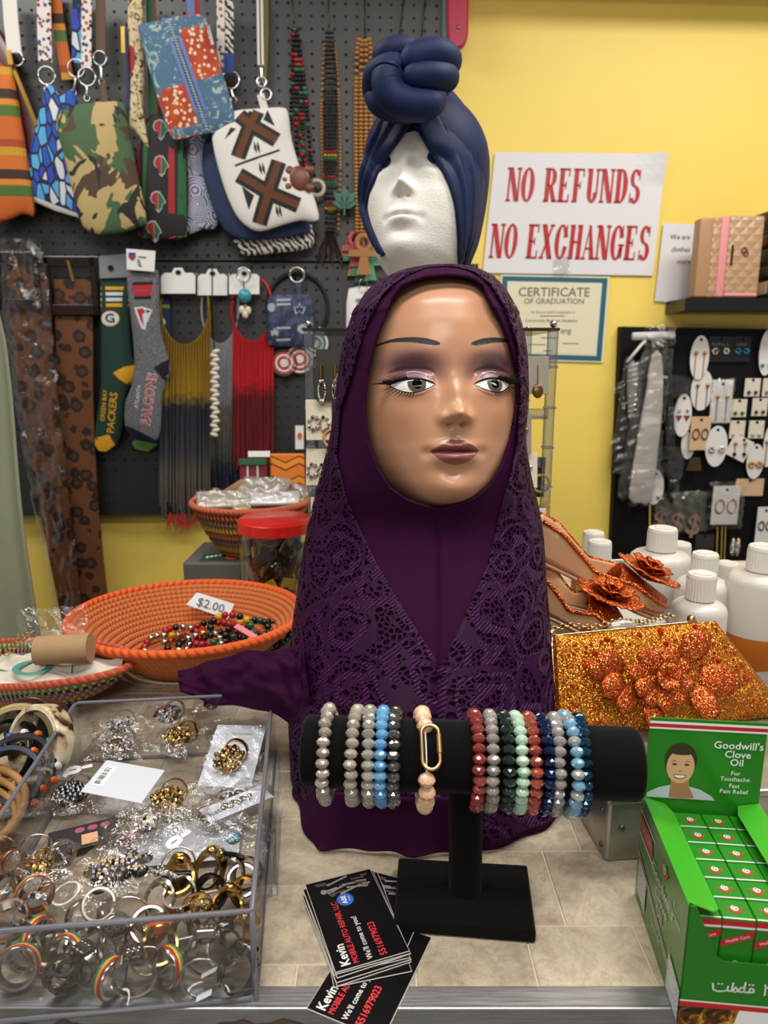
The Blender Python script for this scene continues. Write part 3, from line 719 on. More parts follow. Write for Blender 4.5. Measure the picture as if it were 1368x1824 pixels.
def bead_mesh(name, mat, r=.0047, hgt=.0034, n_=9, wob=0):
    m_ = MB(); rows = [(.35*r, hgt), (.80*r, hgt*.62), (r, .12*hgt), (r, -.12*hgt), (.80*r, -hgt*.62), (.35*r, -hgt)]
    vs = []
    for j, (rr, z_) in enumerate(rows):
        for i in range(n_): t = 2*PI*(i+.5*(j % 2))/n_; vs.append((rr*math.cos(t), rr*math.sin(t), z_))
    fs = [tuple(range(n_)), tuple(range(5*n_, 6*n_))[::-1]]
    for j in range(5):
        for i in range(n_):
            a, b, c_, d_ = j*n_+i, j*n_+(i+1) % n_, (j+1)*n_+i, (j+1)*n_+(i+1) % n_
            fs += [(a, c_, b), (b, c_, d_)] if j % 2 == 0 else [(a, c_, d_), (a, d_, b)]
    return shared(name, m_.add(vs, fs), mat)
def crystal(name, a, b, rough=.16, metal=.35, tr=0.0):
    n = NB(name); co = n.co('Object'); r_ = n.node('ShaderNodeObjectInfo').outputs['Random']
    lw = n.node('ShaderNodeLayerWeight'); lw.inputs[0].default_value = .4
    c_ = n.mix(n.mth('ADD', n.mth('MULTIPLY', r_, .5), n.mth('MULTIPLY', n.noise(co, 160, 1), .5)), a, b)
    return n.fin(c_, rough, metal, Coat_Weight=.8, Coat_Roughness=.05, Transmission_Weight=tr)
BR = [ # px of the front, centre y shift, colours, label
 (584, 1338, ('8d8375', 'bdb3a5', .16, .3), 'champagne grey bead bracelet alone at the left end of the black bar'),
 (634, 1340, ('8a8076', 'b5aa9c', .2, .15), 'smoky translucent grey bead bracelet, left of the silver one in the group of four'),
 (658, 1341, ('8e8a80', 'c2beb2', .12, .45), 'pearly silver-grey bead bracelet just left of the sky blue one'),
 (682, 1342, ('4a83b4', '6aa3d0', .2, .05), 'plain sky blue bead bracelet among the grey ones left of the gold clip'),
 (704, 1343, ('4f4c4a', '8f8c8a', .1, .85), 'dark hematite silver bead bracelet nearest the peach one'),
 (846, 1346, ('7d2c2e', 'a84a45', .14, .4), 'dusty red bead bracelet, first right of the gold clip'),
 (872, 1347, ('77706b', '9b938c', .22, .1), 'smoky grey bead bracelet between the red and the dark green ones'),
 (897, 1348, ('0c1a18', '1d3330', .1, .3), 'near-black dark green bead bracelet beside the mint one'),
 (920, 1349, ('93b79c', 'b5d3ba', .2, .05), 'pale mint green bead bracelet'),
 (942, 1350, ('8e2b3b', 'c0664a', .1, .5), 'glossy crimson and copper bead bracelet right of the mint one'),
 (963, 1351, ('0a1436', '12306e', .08, .7), 'deep navy metallic bead bracelet'),
 (987, 1352, ('7f7c7a', 'a9a5a2', .14, .25), 'opaque stone grey bead bracelet between navy and light blue ones'),
 (1009, 1353, ('5c9dc9', '8db2bd', .14, .25), 'light blue and pale silver mixed bead bracelet'),
 (1031, 1354, ('06263f', '0d4f74', .06, .75), 'dark teal-blue metallic bead bracelet at the right end of the row')]
def bracelet_at(px, py, label, meshes, group, N=28, R=.0298, skip=None, sag=.0018, yaw=0, tilt=0):
    f = (px-541)/(1137-541); c_ = bl.lerp(br_, f); c_ = P(px, proj(c_)[1], c_.y) ; c_.z -= sag
    xo = V((0, 0, 0))
    t_ = thing('bead_bracelet', label, 'bracelet', c_, (tilt, 0, yaw+math.atan2(ax.y, ax.x)), group)
    k_ = R/(N*.0074/2/PI); pts = []
    for i in range(N):
        a_ = 2*PI*i/N+.1
        if skip and skip(a_): continue
        rr = R+random.uniform(-.0003, .0003)
        # ring in local YZ plane, bead axis along the tangent
        p_ = V((random.uniform(-.0005, .0005), -rr*math.cos(a_), rr*math.sin(a_)))
        place(random.choice(meshes), 'bead', t_, T(p_) @ RX(-a_) @ RZ(random.uniform(0, PI)))
    MB().torus(R, .0005, 60, 5, RY(PI/2)).obj('elastic', M('clear_elastic', 'd8d8d8', .3), t_)
    return t_
for i, (px, py, (a, b, ro, me_), lab) in enumerate(BR):
    mt = crystal('bead_glass_%02d' % i, a, b, ro, me_); ms = [bead_mesh('bead', mt)]
    if px == 1009: ms.append(bead_mesh('bead', crystal('bead_pale_mix', '8c9a98', 'b8c0b6', .12, .4)))
    bracelet_at(px, py, lab, ms, 'bead bracelets on the velvet bar', R=.0298+(.0012 if px == 1009 else 0), yaw=random.uniform(-.07, .07), tilt=0)
pm = bead_mesh('bead', crystal('bead_peach', 'd9a983', 'e8c3a0', .2, .05), .0058, .0045)
pt = bracelet_at(754, 1345, 'peach bead bracelet with an oval gold carabiner clip at the front', [pm], 'bead bracelets on the velvet bar', N=21, R=.0305,
                 skip=lambda a_: math.cos(a_) > 0 and .22 < math.sin(a_) < .96, yaw=.08, sag=.003)
GOLD = M('soft_gold', 'c9a271', .3, 1.0); gm = RX(PI/2)
k = T(.003, -.0222, .0222) @ RX(math.radians(-45)) @ RX(PI/2)
pts = [k @ V((.0058*math.cos(t), .0058*math.sin(t)+(.0085 if math.sin(t) > 0 else -.0085), 0)) for t in np.linspace(0, 2*PI, 40, endpoint=False)]
cl = MB().tube(pts, .0013, 10, closed=True).obj('carabiner', GOLD, pt, smooth=True)
MB().tube([k @ V((.0058, -.004, 0)), k @ V((.0058, .008, 0))], .0019, 12).obj('screw_gate', GOLD, cl, auto=40)
# ================================================================== business cards
BLK = NB('black_card'); BLK = BLK.fin('0d0b0c', .25); CEDGE = M('card_edge', 'd5d0ca', .5)
RED = M('card_red', 'd8323c', .5); WHT = M('card_white', 'ece8e4', .5); GRY = M('tool_grey', '8d8684', .4); GRY2 = M('tool_dim', '4d4746', .4); BLUE = M('badge_blue', '2b5fae', .5)
cs, ce = G(664, 1727), G(603, 1577); ca0 = math.atan2((ce-cs).y, (ce-cs).x)
CW, CH = .080, .0495
def card(label, c, ang, z, full=True, tools=True, tilt=0):
    t_ = thing('business_card', label, 'card', (c[0], c[1], z), (0, tilt, ang), 'black business cards on the counter')
    MB().rbox((0, 0, 0), (CW, CH, .0004), .0001, 1).obj('card_stock', CEDGE, t_)
    MB().box((0, 0, .00023), (CW-.0006, CH-.0006, .0001)).obj('print_black', BLK, t_)
    Z = .00034
    if tools:
        random.seed(4)
        for i in range(17):
            u = random.uniform(.024, .037); w_ = random.uniform(-.022, .02); L_ = random.uniform(.008, .018); a_ = math.radians(random.uniform(78, 112))
            X = T(u, w_, Z+i*2e-6) @ RZ(a_); m_ = MB(); L2 = min(L_, .0225-abs(w_))
            m_.add([(-L2/2, -.0008, 0), (L2/2, -.0008, 0), (L2/2, .0008, 0), (-L2/2, .0008, 0)], [(0, 1, 2, 3)], X)
            if i % 3 == 0 and u < .035: m_.torus(.0017, .0006, 14, 4, X @ T(L2/2-.001, 0, 0), rz=.00002)
            m_.obj('tool_print', GRY if i % 2 else GRY2, t_)
    if full:
        for bdy, sz, mt, y_, bo in (('Kevin', .0088, WHT, .0165, .012), ('MOBILE AUTO REPAIR, LLC', .0056, RED, .0098, .008), ("We'll come to you!", .0054, WHT, .0008, 0), ('5516979023', .0066, RED, -.0085, .012)):
            text('lettering', bdy, sz, mt, t_, T(-.0375, y_, Z), bo, 'LEFT', .80 if 'MOB' in bdy else .88)
        m_ = MB(); N = 44; m_.add([((.0056+(.0006 if i % 2 else 0))*math.cos(2*PI*i/N), (.0056+(.0006 if i % 2 else 0))*math.sin(2*PI*i/N), 0) for i in range(N)], [tuple(range(N))], T(.0165, .0015, Z)); bd = m_.obj('badge', BLUE, t_)
        text('badge_lettering', 'ASE', .0046, WHT, bd, T(.0165, .0022, Z+.00008), .02); text('badge_lettering', 'CERTIFIED', .0012, WHT, bd, T(.0165, -.0014, Z+.00008), 0)
    return t_
c0 = (cs+ce)/2
d_ = V((math.cos(ca0), math.sin(ca0), 0)); e_ = V((-d_.y, d_.x, 0))
cb = G(664, 1732)
card('lowest black business card, sticking out over the counter edge below the stack', (cb.x, cb.y), math.radians(66), .0009, True, False)
b2 = G(690, 1630); card('black business card skewed to the right under the stack, its tool print showing', (b2.x-.004, b2.y-.004), ca0-math.radians(40), .0015, False, True)
offs = [(.0015, -.0085, -6), (-.002, -.0055, 2), (.001, -.0030, -2), (-.0015, -.0045, 1), (.002, -.0015, -4), (-.001, -.002, 2), (.0008, -.001, -1)]
for i, (sx, sy, sr) in enumerate(offs):
    p_ = c0+e_*-sx+d_*sy
    card('black business card in the fanned stack, %s' % ('lowest of the fan', 'second from the bottom', 'third from the bottom', 'in the middle', 'third below the topmost', 'second below the topmost', 'directly under the topmost card')[i], (p_.x, p_.y), ca0+math.radians(sr), .0022+i*.0006, False, i > 3)
card('topmost black business card of the stack with red lettering and a blue badge', (c0.x, c0.y), ca0, .0022+len(offs)*.0006+.0001, True, True)
# ================================================================== clove oil display carton
GRN = NB('carton_green'); GRN = GRN.fin('237a1a', .25, Coat_Weight=.2); GRN2 = M('carton_green_light', '37991d', .28); CWH = M('carton_white', 'e9ecea', .3); CRED = M('carton_red', 'c01f2e', .3)
A_, B_ = G(1131, 1592), G(1206, 1823); fy = (A_-B_); CD = .112; ang = math.atan2(fy.y, fy.x)-PI/2
CWD, CHT = .0765, .079
cl = thing('clove_oil_carton', 'green countertop carton of clove oil boxes with a printed header at the right edge', 'carton', (B_.x, B_.y, 0), (0, 0, ang))
fw = fy.normalized(); CD = fy.length
t = .0008
MB().box((t/2, CD/2, CHT/2), (t, CD, CHT)).obj('side_panel', GRN, cl); MB().box((CWD-t/2, CD/2, CHT/2), (t, CD, CHT)).obj('side_panel', GRN, cl)
MB().box((CWD/2, CD/2, .0004), (CWD, CD, t)).obj('bottom', GRN, cl)
# front panel with a scooped cut-out
fp = [(0, 0), (CWD, 0), (CWD, CHT), (CWD-.004, CHT), (CWD-.018, .047), (CWD-.022, .0445), (.022, .0445), (.018, .047), (.004, CHT), (0, CHT)]
MB().prism(fp, 0, t, T(0, t, 0) @ RX(PI/2)).obj('front_panel', GRN, cl)
hp = [(0, .0), (CWD, .0), (CWD+.001, .060), (-.001, .060)]
hd = MB().prism([(0, .0), (CWD, 0), (CWD, .139), (0, .139)], 0, t, T(0, CD, 0) @ RX(PI/2)).obj('header', GRN, cl)
for s_ in (0, 1):   # inward flaps on both sides
    x0 = 0 if not s_ else CWD; sg = 1 if not s_ else -1
    fl = [(x0, .003), (x0+sg*.014, .001), (x0+sg*.0175, .004), (x0+sg*.0175, CD-.012), (x0+sg*.014, CD-.002), (x0, CD-.001)]
    MB().add([(x_, y_, CHT+(.0002 if x_ == x0 else -.0035 if not s_ else -.002)) for x_, y_ in fl]+[(x_, y_, CHT+(.0002 if x_ == x0 else -.0035 if not s_ else -.002)-.0006) for x_, y_ in fl],
             [tuple(range(6)), tuple(range(6, 12))[::-1]]+[(i, (i+1) % 6, 6+(i+1) % 6, 6+i) for i in range(6)]).obj('flap', GRN2, cl)
HY_ = CD-t-.0004
def pr(name, poly, mat, par, X, lift=.0):    # flat print polygon
    return MB().add([(a_, b_, lift) for a_, b_ in poly], [tuple(range(len(poly)))], X).obj(name, mat, par, fix=False)
HXm = T(0, HY_, 0) @ RX(PI/2)
pr('stripe', [(0, .1352), (CWD, .1352), (CWD, .137), (0, .137)], CWH, hd, HXm); pr('stripe', [(0, .1325), (CWD, .1325), (CWD, .1352), (0, .1352)], CRED, hd, HXm); pr('stripe', [(0, .1312), (CWD, .1312), (CWD, .1325), (0, .1325)], CWH, hd, HXm)
for bdy, y_, sz in (("Goodwill's", .1215, .0092), ('Clove', .1150, .0088), ('Oil', .1090, .0088), ('For', .1010, .0054), ('Toothache', .0966, .0054), ('Fast', .0915, .0054), ('Pain Relief', .0872, .0054)):
    text('lettering', bdy, sz*.82, CWH, hd, HXm @ T(.059, y_, .0003), .012 if sz > .006 else .004)
# generic printed portrait of a smiling woman
def ell(cx, cy, rx, ry, n_=28, a0=0, a1=2*PI): return [(cx+rx*math.cos(a0+(a1-a0)*i/n_), cy+ry*math.sin(a0+(a1-a0)*i/n_)) for i in range(n_+(0 if a1-a0 > 6.2 else 1))]
pcx, pcy = .0225, .1035
po = pr('portrait', [(pcx-.021, .0795), (pcx-.0205, .083), (pcx-.013, .0875), (pcx-.006, .0895), (pcx+.006, .0895), (pcx+.014, .0875), (pcx+.022, .083), (pcx+.025, .0795)], M('print_shirt', 'b9c3cd', .3), hd, HXm, .0002)
SK = M('print_skin', 'd6a680', .3)
pr('portrait_neck', [(pcx-.006, .0805), (pcx+.002, .0798), (pcx+.011, .0805), (pcx+.007, .089), (pcx+.0062, .098), (pcx-.0055, .098), (pcx-.0055, .089)], M('print_neck', 'a87757', .3), po, HXm, .0003)
pr('portrait_hair', ell(pcx, pcy+.0055, .0106, .0125), M('print_hair', '3a2a22', .3), po, HXm, .00035)
pr('portrait_face', [(a_, b_) for a_, b_ in ell(pcx, pcy+.0005, .0092, .0128)], SK, po, HXm, .0004)
pr('portrait_hair', ell(pcx, pcy+.0118, .0082, .0026, 20), M('print_hair', '3a2a22', .3), po, HXm, .00045)
for sg in (-1, 1):
    pr('portrait_eye', ell(pcx+sg*.004, pcy+.0022, .0017, .0007, 12), M('print_eye', '2c2320', .3), po, HXm, .0005)
    pr('portrait_brow', [(pcx+sg*.0022, pcy+.0042), (pcx+sg*.0045, pcy+.0052), (pcx+sg*.0065, pcy+.0044), (pcx+sg*.0045, pcy+.0047)], M('print_hair', '3a2a22', .3), po, HXm, .0005)
pr('portrait_nose', [(pcx-.0013, pcy-.0028), (pcx, pcy-.0034), (pcx+.0013, pcy-.0028), (pcx, pcy-.0024)], M('print_shade', '9d6a4c', .3), po, HXm, .0005)
pr('portrait_lips', [(pcx-.0048, pcy-.0055)]+ell(pcx, pcy-.0058, .0042, .0032, 12, PI, 2*PI)+[(pcx+.0048, pcy-.0055)], M('print_lips', 'a0504a', .3), po, HXm, .0005)
pr('portrait_teeth', ell(pcx, pcy-.0061, .0036, .0019, 12, PI, 2*PI), M('print_teeth', 'f0ece6', .3), po, HXm, .00055)
# left side print
SXm = T(-.0004, CD, 0) @ RZ(-PI/2) @ RX(PI/2)       # local x runs from the back to the front edge
sp_ = bpy.data.objects['side_panel']
pr('band', [(.0005, .054), (.034, .054), (.030, .066), (.0005, .066)], CRED, sp_, SXm, .0001)
pr('stripe', [(.0005, .068), (.036, .068), (.036, .0692), (.0005, .0692)], CWH, sp_, SXm, .0001); pr('stripe', [(.0005, .0508), (.038, .0508), (.038, .052), (.0005, .052)], CWH, sp_, SXm, .0001)
text('lettering', 'Health Care', .0062, M('pale_pink', 'e3b0a8', .4), sp_, SXm @ T(.015, .060, .0002))
for a_, b_, c_ in ((.034, 0, CRED), (.0356, 1, CWH), (.0324, 1, CWH)):
    pr('stripe', [(.001, a_+.002), (CD-.001, a_-.0220), (CD-.001, a_-.0220+(.0016 if not b_ else .0006)), (.001, a_+.002+(.0016 if not b_ else .0006))], c_, sp_, SXm, .0001+.00002*b_)
PALE = M('print_pale_green', 'b7d3b4', .4)
for bdy, x_, y_, sz in (("Goodwill's", .058, .052, .011), ('Clove', .058, .042, .011), ('Oil', .056, .032, .011)): text('lettering', bdy, sz, PALE, sp_, SXm @ T(x_, y_, .0002), .01)
for bdy, x_, y_ in (('For', .084, .060), ('Toothache', .084, .055), ('Fast', .052, .021), ('Pain Relief', .052, .016)): text('lettering', bdy, .005, PALE, sp_, SXm @ T(x_, y_, .0002))
PNL = NB('small_print_panel'); co = PNL.co('Object', (1, 1, 1)); PNL = PNL.fin(PNL.ramp(PNL.wave(co, 160, 6, 'Z', 3), [(.3, 'a9b0ae'), (.6, 'dfe3e1')]), .4)
pr('small_print', [(.005, .010), (.026, .006), (.026, .030), (.005, .034)], PNL, sp_, SXm, .0002); pr('small_print', [(.080, .002), (.103, .001), (.103, .022), (.080, .027)], PNL, sp_, SXm, .0002)
# G emblem: white disc with a G and a red swoosh
def emblem(par, X, s_):
    d1 = pr('emblem_swoosh', [(-1.9, .35), (-.9, .25), (-.6, -.55), (0, -.85), (.6, -.55), (.9, .25), (1.9, .35), (1.3, .0), (1.15, -.45), (.75, -.95), (0, -1.35), (-.75, -.95), (-1.15, -.45), (-1.3, 0)], CRED, par, X @ Matrix.Scale(s_, 4), .02)
    pr('emblem_disc', ell(0, .15, .72, .72, 18), CWH, d1, X @ Matrix.Scale(s_, 4), .06); text('emblem_letter', 'G', s_*1.45, GRN, d1, X @ T(0, .15*s_, .1*s_), .03)
emblem(sp_, SXm @ T(.060, .067, .0002), .0042)
# front print
FXm = T(0, -.0003, 0) @ RX(PI/2); fpn = bpy.data.objects['front_panel']
pr('stripe', [(.0, .0165), (CWD, .0165), (CWD, .0175), (0, .0175)], CWH, fpn, FXm, .0002); pr('stripe', [(.0, .0132), (CWD, .0132), (CWD, .0165), (0, .0165)], CRED, fpn, FXm, .0002)
n = NB('oil_photo_print'); co = n.co('Object'); PH = n.fin(n.ramp(n.noise(co, 120, 4, .6, 1.5), [(.35, '1b0f08'), (.5, '5d3510'), (.62, 'b07818'), (.75, 'e2c26a')]), .3)
pr('photo_print', [(.0, .0), (.030, .0), (.033, .0132), (0, .0132)], PH, fpn, FXm, .0002); pr('photo_print', [(.030, .0), (CWD, 0), (CWD, .0132), (.033, .0132)], CWH, fpn, FXm, .0002)
def stroke(pts, w_, name, mat, par, X):
    m_ = MB()
    for (x0, y0), (x1, y1) in zip(pts, pts[1:]):
        dx, dy = x1-x0, y1-y0; L_ = math.hypot(dx, dy) or 1e-6; nx, ny = -dy/L_*w_/2, dx/L_*w_/2; ex, ey = dx/L_*w_/3, dy/L_*w_/3
        m_.add([(x0-ex+nx, y0-ey+ny, 0), (x0-ex-nx, y0-ey-ny, 0), (x1+ex-nx, y1+ey-ny, 0), (x1+ex+nx, y1+ey+ny, 0)], [(0, 1, 2, 3)], X)
    return m_.obj(name, mat, par, fix=False)
ax0 = FXm @ T(.017, .024, .0002)
ar = [[(0, .006), (.0005, .002), (.003, .001), (.006, .0015), (.008, .002), (.0085, .005)], [(.008, .002), (.0105, .002)], [(.0105, .002), (.011, .0075)], [(.011, .002), (.0125, .0048), (.014, .0025), (.0125, .0015), (.0105, .002)],
      [(.014, .0025), (.0155, .005), (.0175, .0045), (.017, .002), (.0145, .002)], [(.017, .002), (.0175, .0085)], [(.0175, .002), (.0198, .002), (.0205, .005), (.0222, .0045), (.0225, .0025), (.0205, .002)],
      [(.003, .0062), (.0034, .0062)], [(.0048, .0062), (.0052, .0062)], [(.0196, .0072), (.020, .0072)], [(.0214, .0072), (.0218, .0072)],
      [(.028, .008), (.0285, .0062), (.031, .0062), (.031, .008)], [(.0285, .0075), (.0285, .001)], [(.037, .0085), (.0345, .0065), (.0365, .005), (.034, .003), (.037, .001)], [(.041, .0055), (.0445, .001)], [(.0445, .0055), (.041, .001)]]
for i, st in enumerate(ar): stroke(st, .0009, 'arabic_lettering', CWH, fpn, ax0)
# twenty-four little boxes inside
bw, bd, bh = (CWD-.003)/4, (CD-.006)/6, .069
bm1 = shared('small_box_body', MB().rbox((0, 0, bh/2), (bw-.0006, bd-.0006, bh), .0005, 1), GRN)
def small_box(c_, r_):
    lab = {0: 'beside the left flap', 1: 'second column', 2: 'third column', 3: 'under the right flap'}[c_]
    row = ['frontmost row', 'second row from the front', 'third row from the front', 'fourth row from the front', 'second row from the back', 'back row'][r_]
    W_ = T(B_.x, B_.y, 0) @ RZ(ang) @ V((.0015+bw*(c_+.5), .003+bd*(r_+.5), .001))
    t_ = thing('small_box', 'small green clove oil box, %s, %s' % (row, lab), 'box', W_, (0, 0, ang+random.uniform(-.015, .015)), 'clove oil boxes in the carton')
    place(bm1, 'box_body', t_, Matrix())
    emblem(t_, T(0, 0, bh+.0002), .0028)
    pr('white_edge', [(-bw/2+.0006, -bd/2+.0006), (bw/2-.0006, -bd/2+.0006), (bw/2-.0006, -bd/2+.0013), (-bw/2+.0006, -bd/2+.0013)], CWH, t_, T(0, 0, bh+.0001), 0)
    if r_ == 0:
        X = T(0, -bd/2+.0001, 0) @ RX(PI/2)
        pr('stripe', [(-bw/2+.0005, .0645), (bw/2-.0005, .0645), (bw/2-.0005, .068), (-bw/2+.0005, .068)], CRED, t_, X, .0001); pr('stripe', [(-bw/2+.0005, .0632), (bw/2-.0005, .0632), (bw/2-.0005, .0645), (-bw/2+.0005, .0645)], CWH, t_, X, .0001)
        pr('band', [(-bw/2+.0005, .0505), (bw/2-.0005, .058), (bw/2-.0005, .0625), (-bw/2+.0005, .055)], CRED, t_, X, .0001)
        text('lettering', 'Health Care', .0027, CWH, t_, X @ T(0, .0565, .0002) @ RZ(.37)); emblem(t_, X @ T(0, .040, .0002), .0028)
for c_ in range(4):
    for r_ in range(6): small_box(c_, r_)
# ================================================================== clear acrylic tray of rings
ACR = clear_mat('clear_acrylic', 'f4f5f7', 'ffffff', .03, .28); ACRE = NB('acrylic_edge'); ACRE = ACRE.fin('8e8d98', .15, 0, Transmission_Weight=.55, IOR=1.3)
TW, TDp, THt, TA = .186, .282, .062, math.radians(6.2)
tf = G(459, 1784, 0)
tr = thing('acrylic_tray', 'clear acrylic tray full of rings and bagged jewellery at the lower left', 'tray', (tf.x, tf.y, 0), (0, 0, TA))
TR = mat4(tr); TRI = TR.inverted()
MB().rbox((-TW/2, TDp/2, .0015), (TW, TDp, .003), .001).obj('tray_floor', ACR, tr)
w_ = .0028
for c_, d_ in (((-TW/2, w_/2, THt/2), (TW, w_, THt)), ((-TW/2, TDp-w_/2, THt/2), (TW, w_, THt)), ((-w_/2, TDp/2, THt/2), (w_, TDp, THt)), ((-TW+w_/2, TDp/2, THt/2), (w_, TDp, THt))):
    MB().rbox(c_, d_, .0008, 2).obj('tray_wall', ACR, tr)
rp = [(0, 0), (0, TDp), (-TW, TDp), (-TW, 0)]
MB().tube([(x_, y_+(w_/2 if y_ == 0 else -w_/2), THt) for x_, y_ in [(-.003, 0), (-.0014, .003), (-.0014, TDp-.004), (-.004, TDp), (-TW+.004, TDp), (-TW+.0014, TDp-.004), (-TW+.0014, .003), (-TW+.003, 0)]], .0017, 8, closed=True).obj('rim', ACRE, tr, smooth=True)
MB().tube([(x_, y_, .0017) for x_, y_ in [(-.004, .001), (-.0008, .005), (-.0008, TDp-.005), (-.005, TDp-.001), (-TW+.005, TDp-.001), (-TW+.001, TDp-.005), (-TW+.001, .005), (-TW+.004, .001)]], .0016, 8, closed=True).obj('bottom_edge', ACRE, tr, smooth=True)
for z_, L_ in ((THt/2, THt),): MB().tube([(-.0012, .0012, 0), (-.0012, .0012, THt)], .0018, 8).obj('corner_edge', ACRE, tr, smooth=True)
lh = MB(); lh.rbox((.008, .13, .030), (.0025, .10, .05), .0006).rbox((.004, .13, .0045), (.010, .10, .0025), .0006).rbox((.004, .085, .03), (.010, .0022, .05), .0006)
lh.obj('label_holder', ACR, tr)
# --- ring kinds
SILV = NB('ring_silver'); SILV = SILV.fin(SILV.mix(SILV.noise(SILV.co('Object'), 400, 3), 'a9a49c', 'd6d2cb'), .18, 1.0)
DSIL = NB('ring_dark_silver'); DSIL = DSIL.fin(DSIL.ramp(DSIL.noise(DSIL.co('Object'), 500, 3), [(.4, '26231f'), (.55, '8d877d')]), .3, 1.0)
RGLD = M('ring_gold', 'b8914e', .2, 1.0); RROS = M('ring_rose_gold', 'c99a72', .22, 1.0); RBLK = M('ring_black', '141414', .25, .6)
RRED = M('rasta_red', 'a81c22', .3); RYEL = M('rasta_yellow', 'd9a91c', .3); RGRN = M('rasta_green', '1f6b45', .3); RORG = M('enamel_orange', 'd05a24', .3); RTAG = M('paper_tag_white', 'e6e6ea', .6)
def gemmat(name, cols, metal=.5, sc=350):
    n = NB(name); v_ = n.vor(n.co('Object'), sc, 'F1', 'Color'); s_ = n.sep(v_)
    n.bump(n.vor(n.co('Object'), sc), 1.0, .002)
    return n.fin(n.ramp(s_[0], [(i/len(cols), c_) for i, c_ in enumerate(cols)], True), .1, metal, Coat_Weight=.7)
GAB = gemmat('crystal_ab', ['d8d0c8', 'efe9df', '8a7a9a', 'd9b070', 'a8c0c8', '3a3640']); GGLD = gemmat('gold_crystals', ['8a6a32', 'd7b266', '5a4020', 'e9d49a', '6d5030'], .8)
GBLK = gemmat('black_crystals', ['0d0d0f', '3a3a3e', '19191c', '77777c'], .6); GMUL = gemmat('mixed_crystals', ['2a3550', '6fa0b8', 'c07a5a', '1c1c20', 'd9d0c0'], .5); GPNK = gemmat('pink_crystals', ['7a3a5a', 'b06a8a', '2a1a22', 'd0a0b0'], .4); GBLU = gemmat('blue_crystals', ['9cc4d8', 'd8e8ee', '5c90b0'], .3)
def bandgeo(R, w_, th, n_=40): return MB().lathe([(R-th, -w_/2), (R-th*.25, -w_/2), (R, -w_/2+th*.3), (R, w_/2-th*.3), (R-th*.25, w_/2), (R-th, w_/2), (R-th, -w_/2)], n_)
def ring(kind, px, py, label, z=.016, R=.0108, rot=(70, 0, 0), w=.006, cat='ring', mat=None, gem=None):
    p_ = G(px, py, z); t_ = thing('finger_ring', label, cat, p_, tuple(math.radians(q_) for q_ in rot), 'loose rings in the acrylic tray')
    if kind in ('band', 'rasta'):
        bandgeo(R, w, .0019).obj('band', mat or SILV, t_, auto=45)
        if kind == 'rasta':
            for i, m_ in enumerate((RGRN, RYEL, RRED)): MB().lathe([(R+.0001, w*(-.42+.28*i)), (R+.0005, w*(-.40+.28*i)), (R+.0005, w*(-.16+.28*i)), (R+.0001, w*(-.14+.28*i))], 40).obj('stripe', m_, t_, smooth=True)
    elif kind == 'thin': MB().torus(R, .0008, 44, 8).obj('band', mat or SILV, t_, smooth=True)
    else:
        m_ = MB(); N = 40; vs = []
        for i in range(N):
            a_ = 2*PI*i/N; k_ = max(0, math.cos(a_-PI/2))**3; ww = w*(.45+.9*k_); th = .0013+.0012*k_
            for rr, zz in ((R-.0012, -ww/2), (R+th-.0012, -ww/2), (R+th-.0012, ww/2), (R-.0012, ww/2)): vs.append((rr*math.cos(a_), rr*math.sin(a_), zz))
        m_.add(vs, [(i*4+j, ((i+1) % N)*4+j, ((i+1) % N)*4+(j+1) % 4, i*4+(j+1) % 4) for i in range(N) for j in range(4)]); m_.obj('band', mat or SILV, t_, auto=45)
        X = T(0, R+.0012, 0) @ RX(-PI/2)
        if kind == 'signet':
            f_ = MB().rbox((0, 0, .0008), (.0115, w*1.5, .003), .0008, 2, X).obj('face_plate', gem or DSIL, t_)
            for i in range(-1, 2): MB().torus(.0013, .0003, 14, 5, X @ T(i*.0030, 0, .0026)).obj('engraving', mat or SILV, f_)
        elif kind == 'dome': MB().sph((0, 0, 0), 1, 18, 10, (.0072, w*.75, .0042), X).obj('dome', gem or GGLD, t_, smooth=True)
        elif kind == 'cluster':
            random.seed(int(px))
            for i in range(22):
                a_ = i*2.4; r_ = .0085*math.sqrt(i/22); MB().sph((r_*math.cos(a_), r_*math.sin(a_)*1.0, .004-.25*r_), .0021, 7, 5, (1, 1, .8), X).obj('crystal', gem or GAB, t_)
    return t_
def paper_tag(t_, p_, r_): 
    MB().rbox((0, 0, 0), (.010, .0006, .005), .0003, 1, T(p_) @ RZ(r_)).obj('price_tag', RTAG, t_)
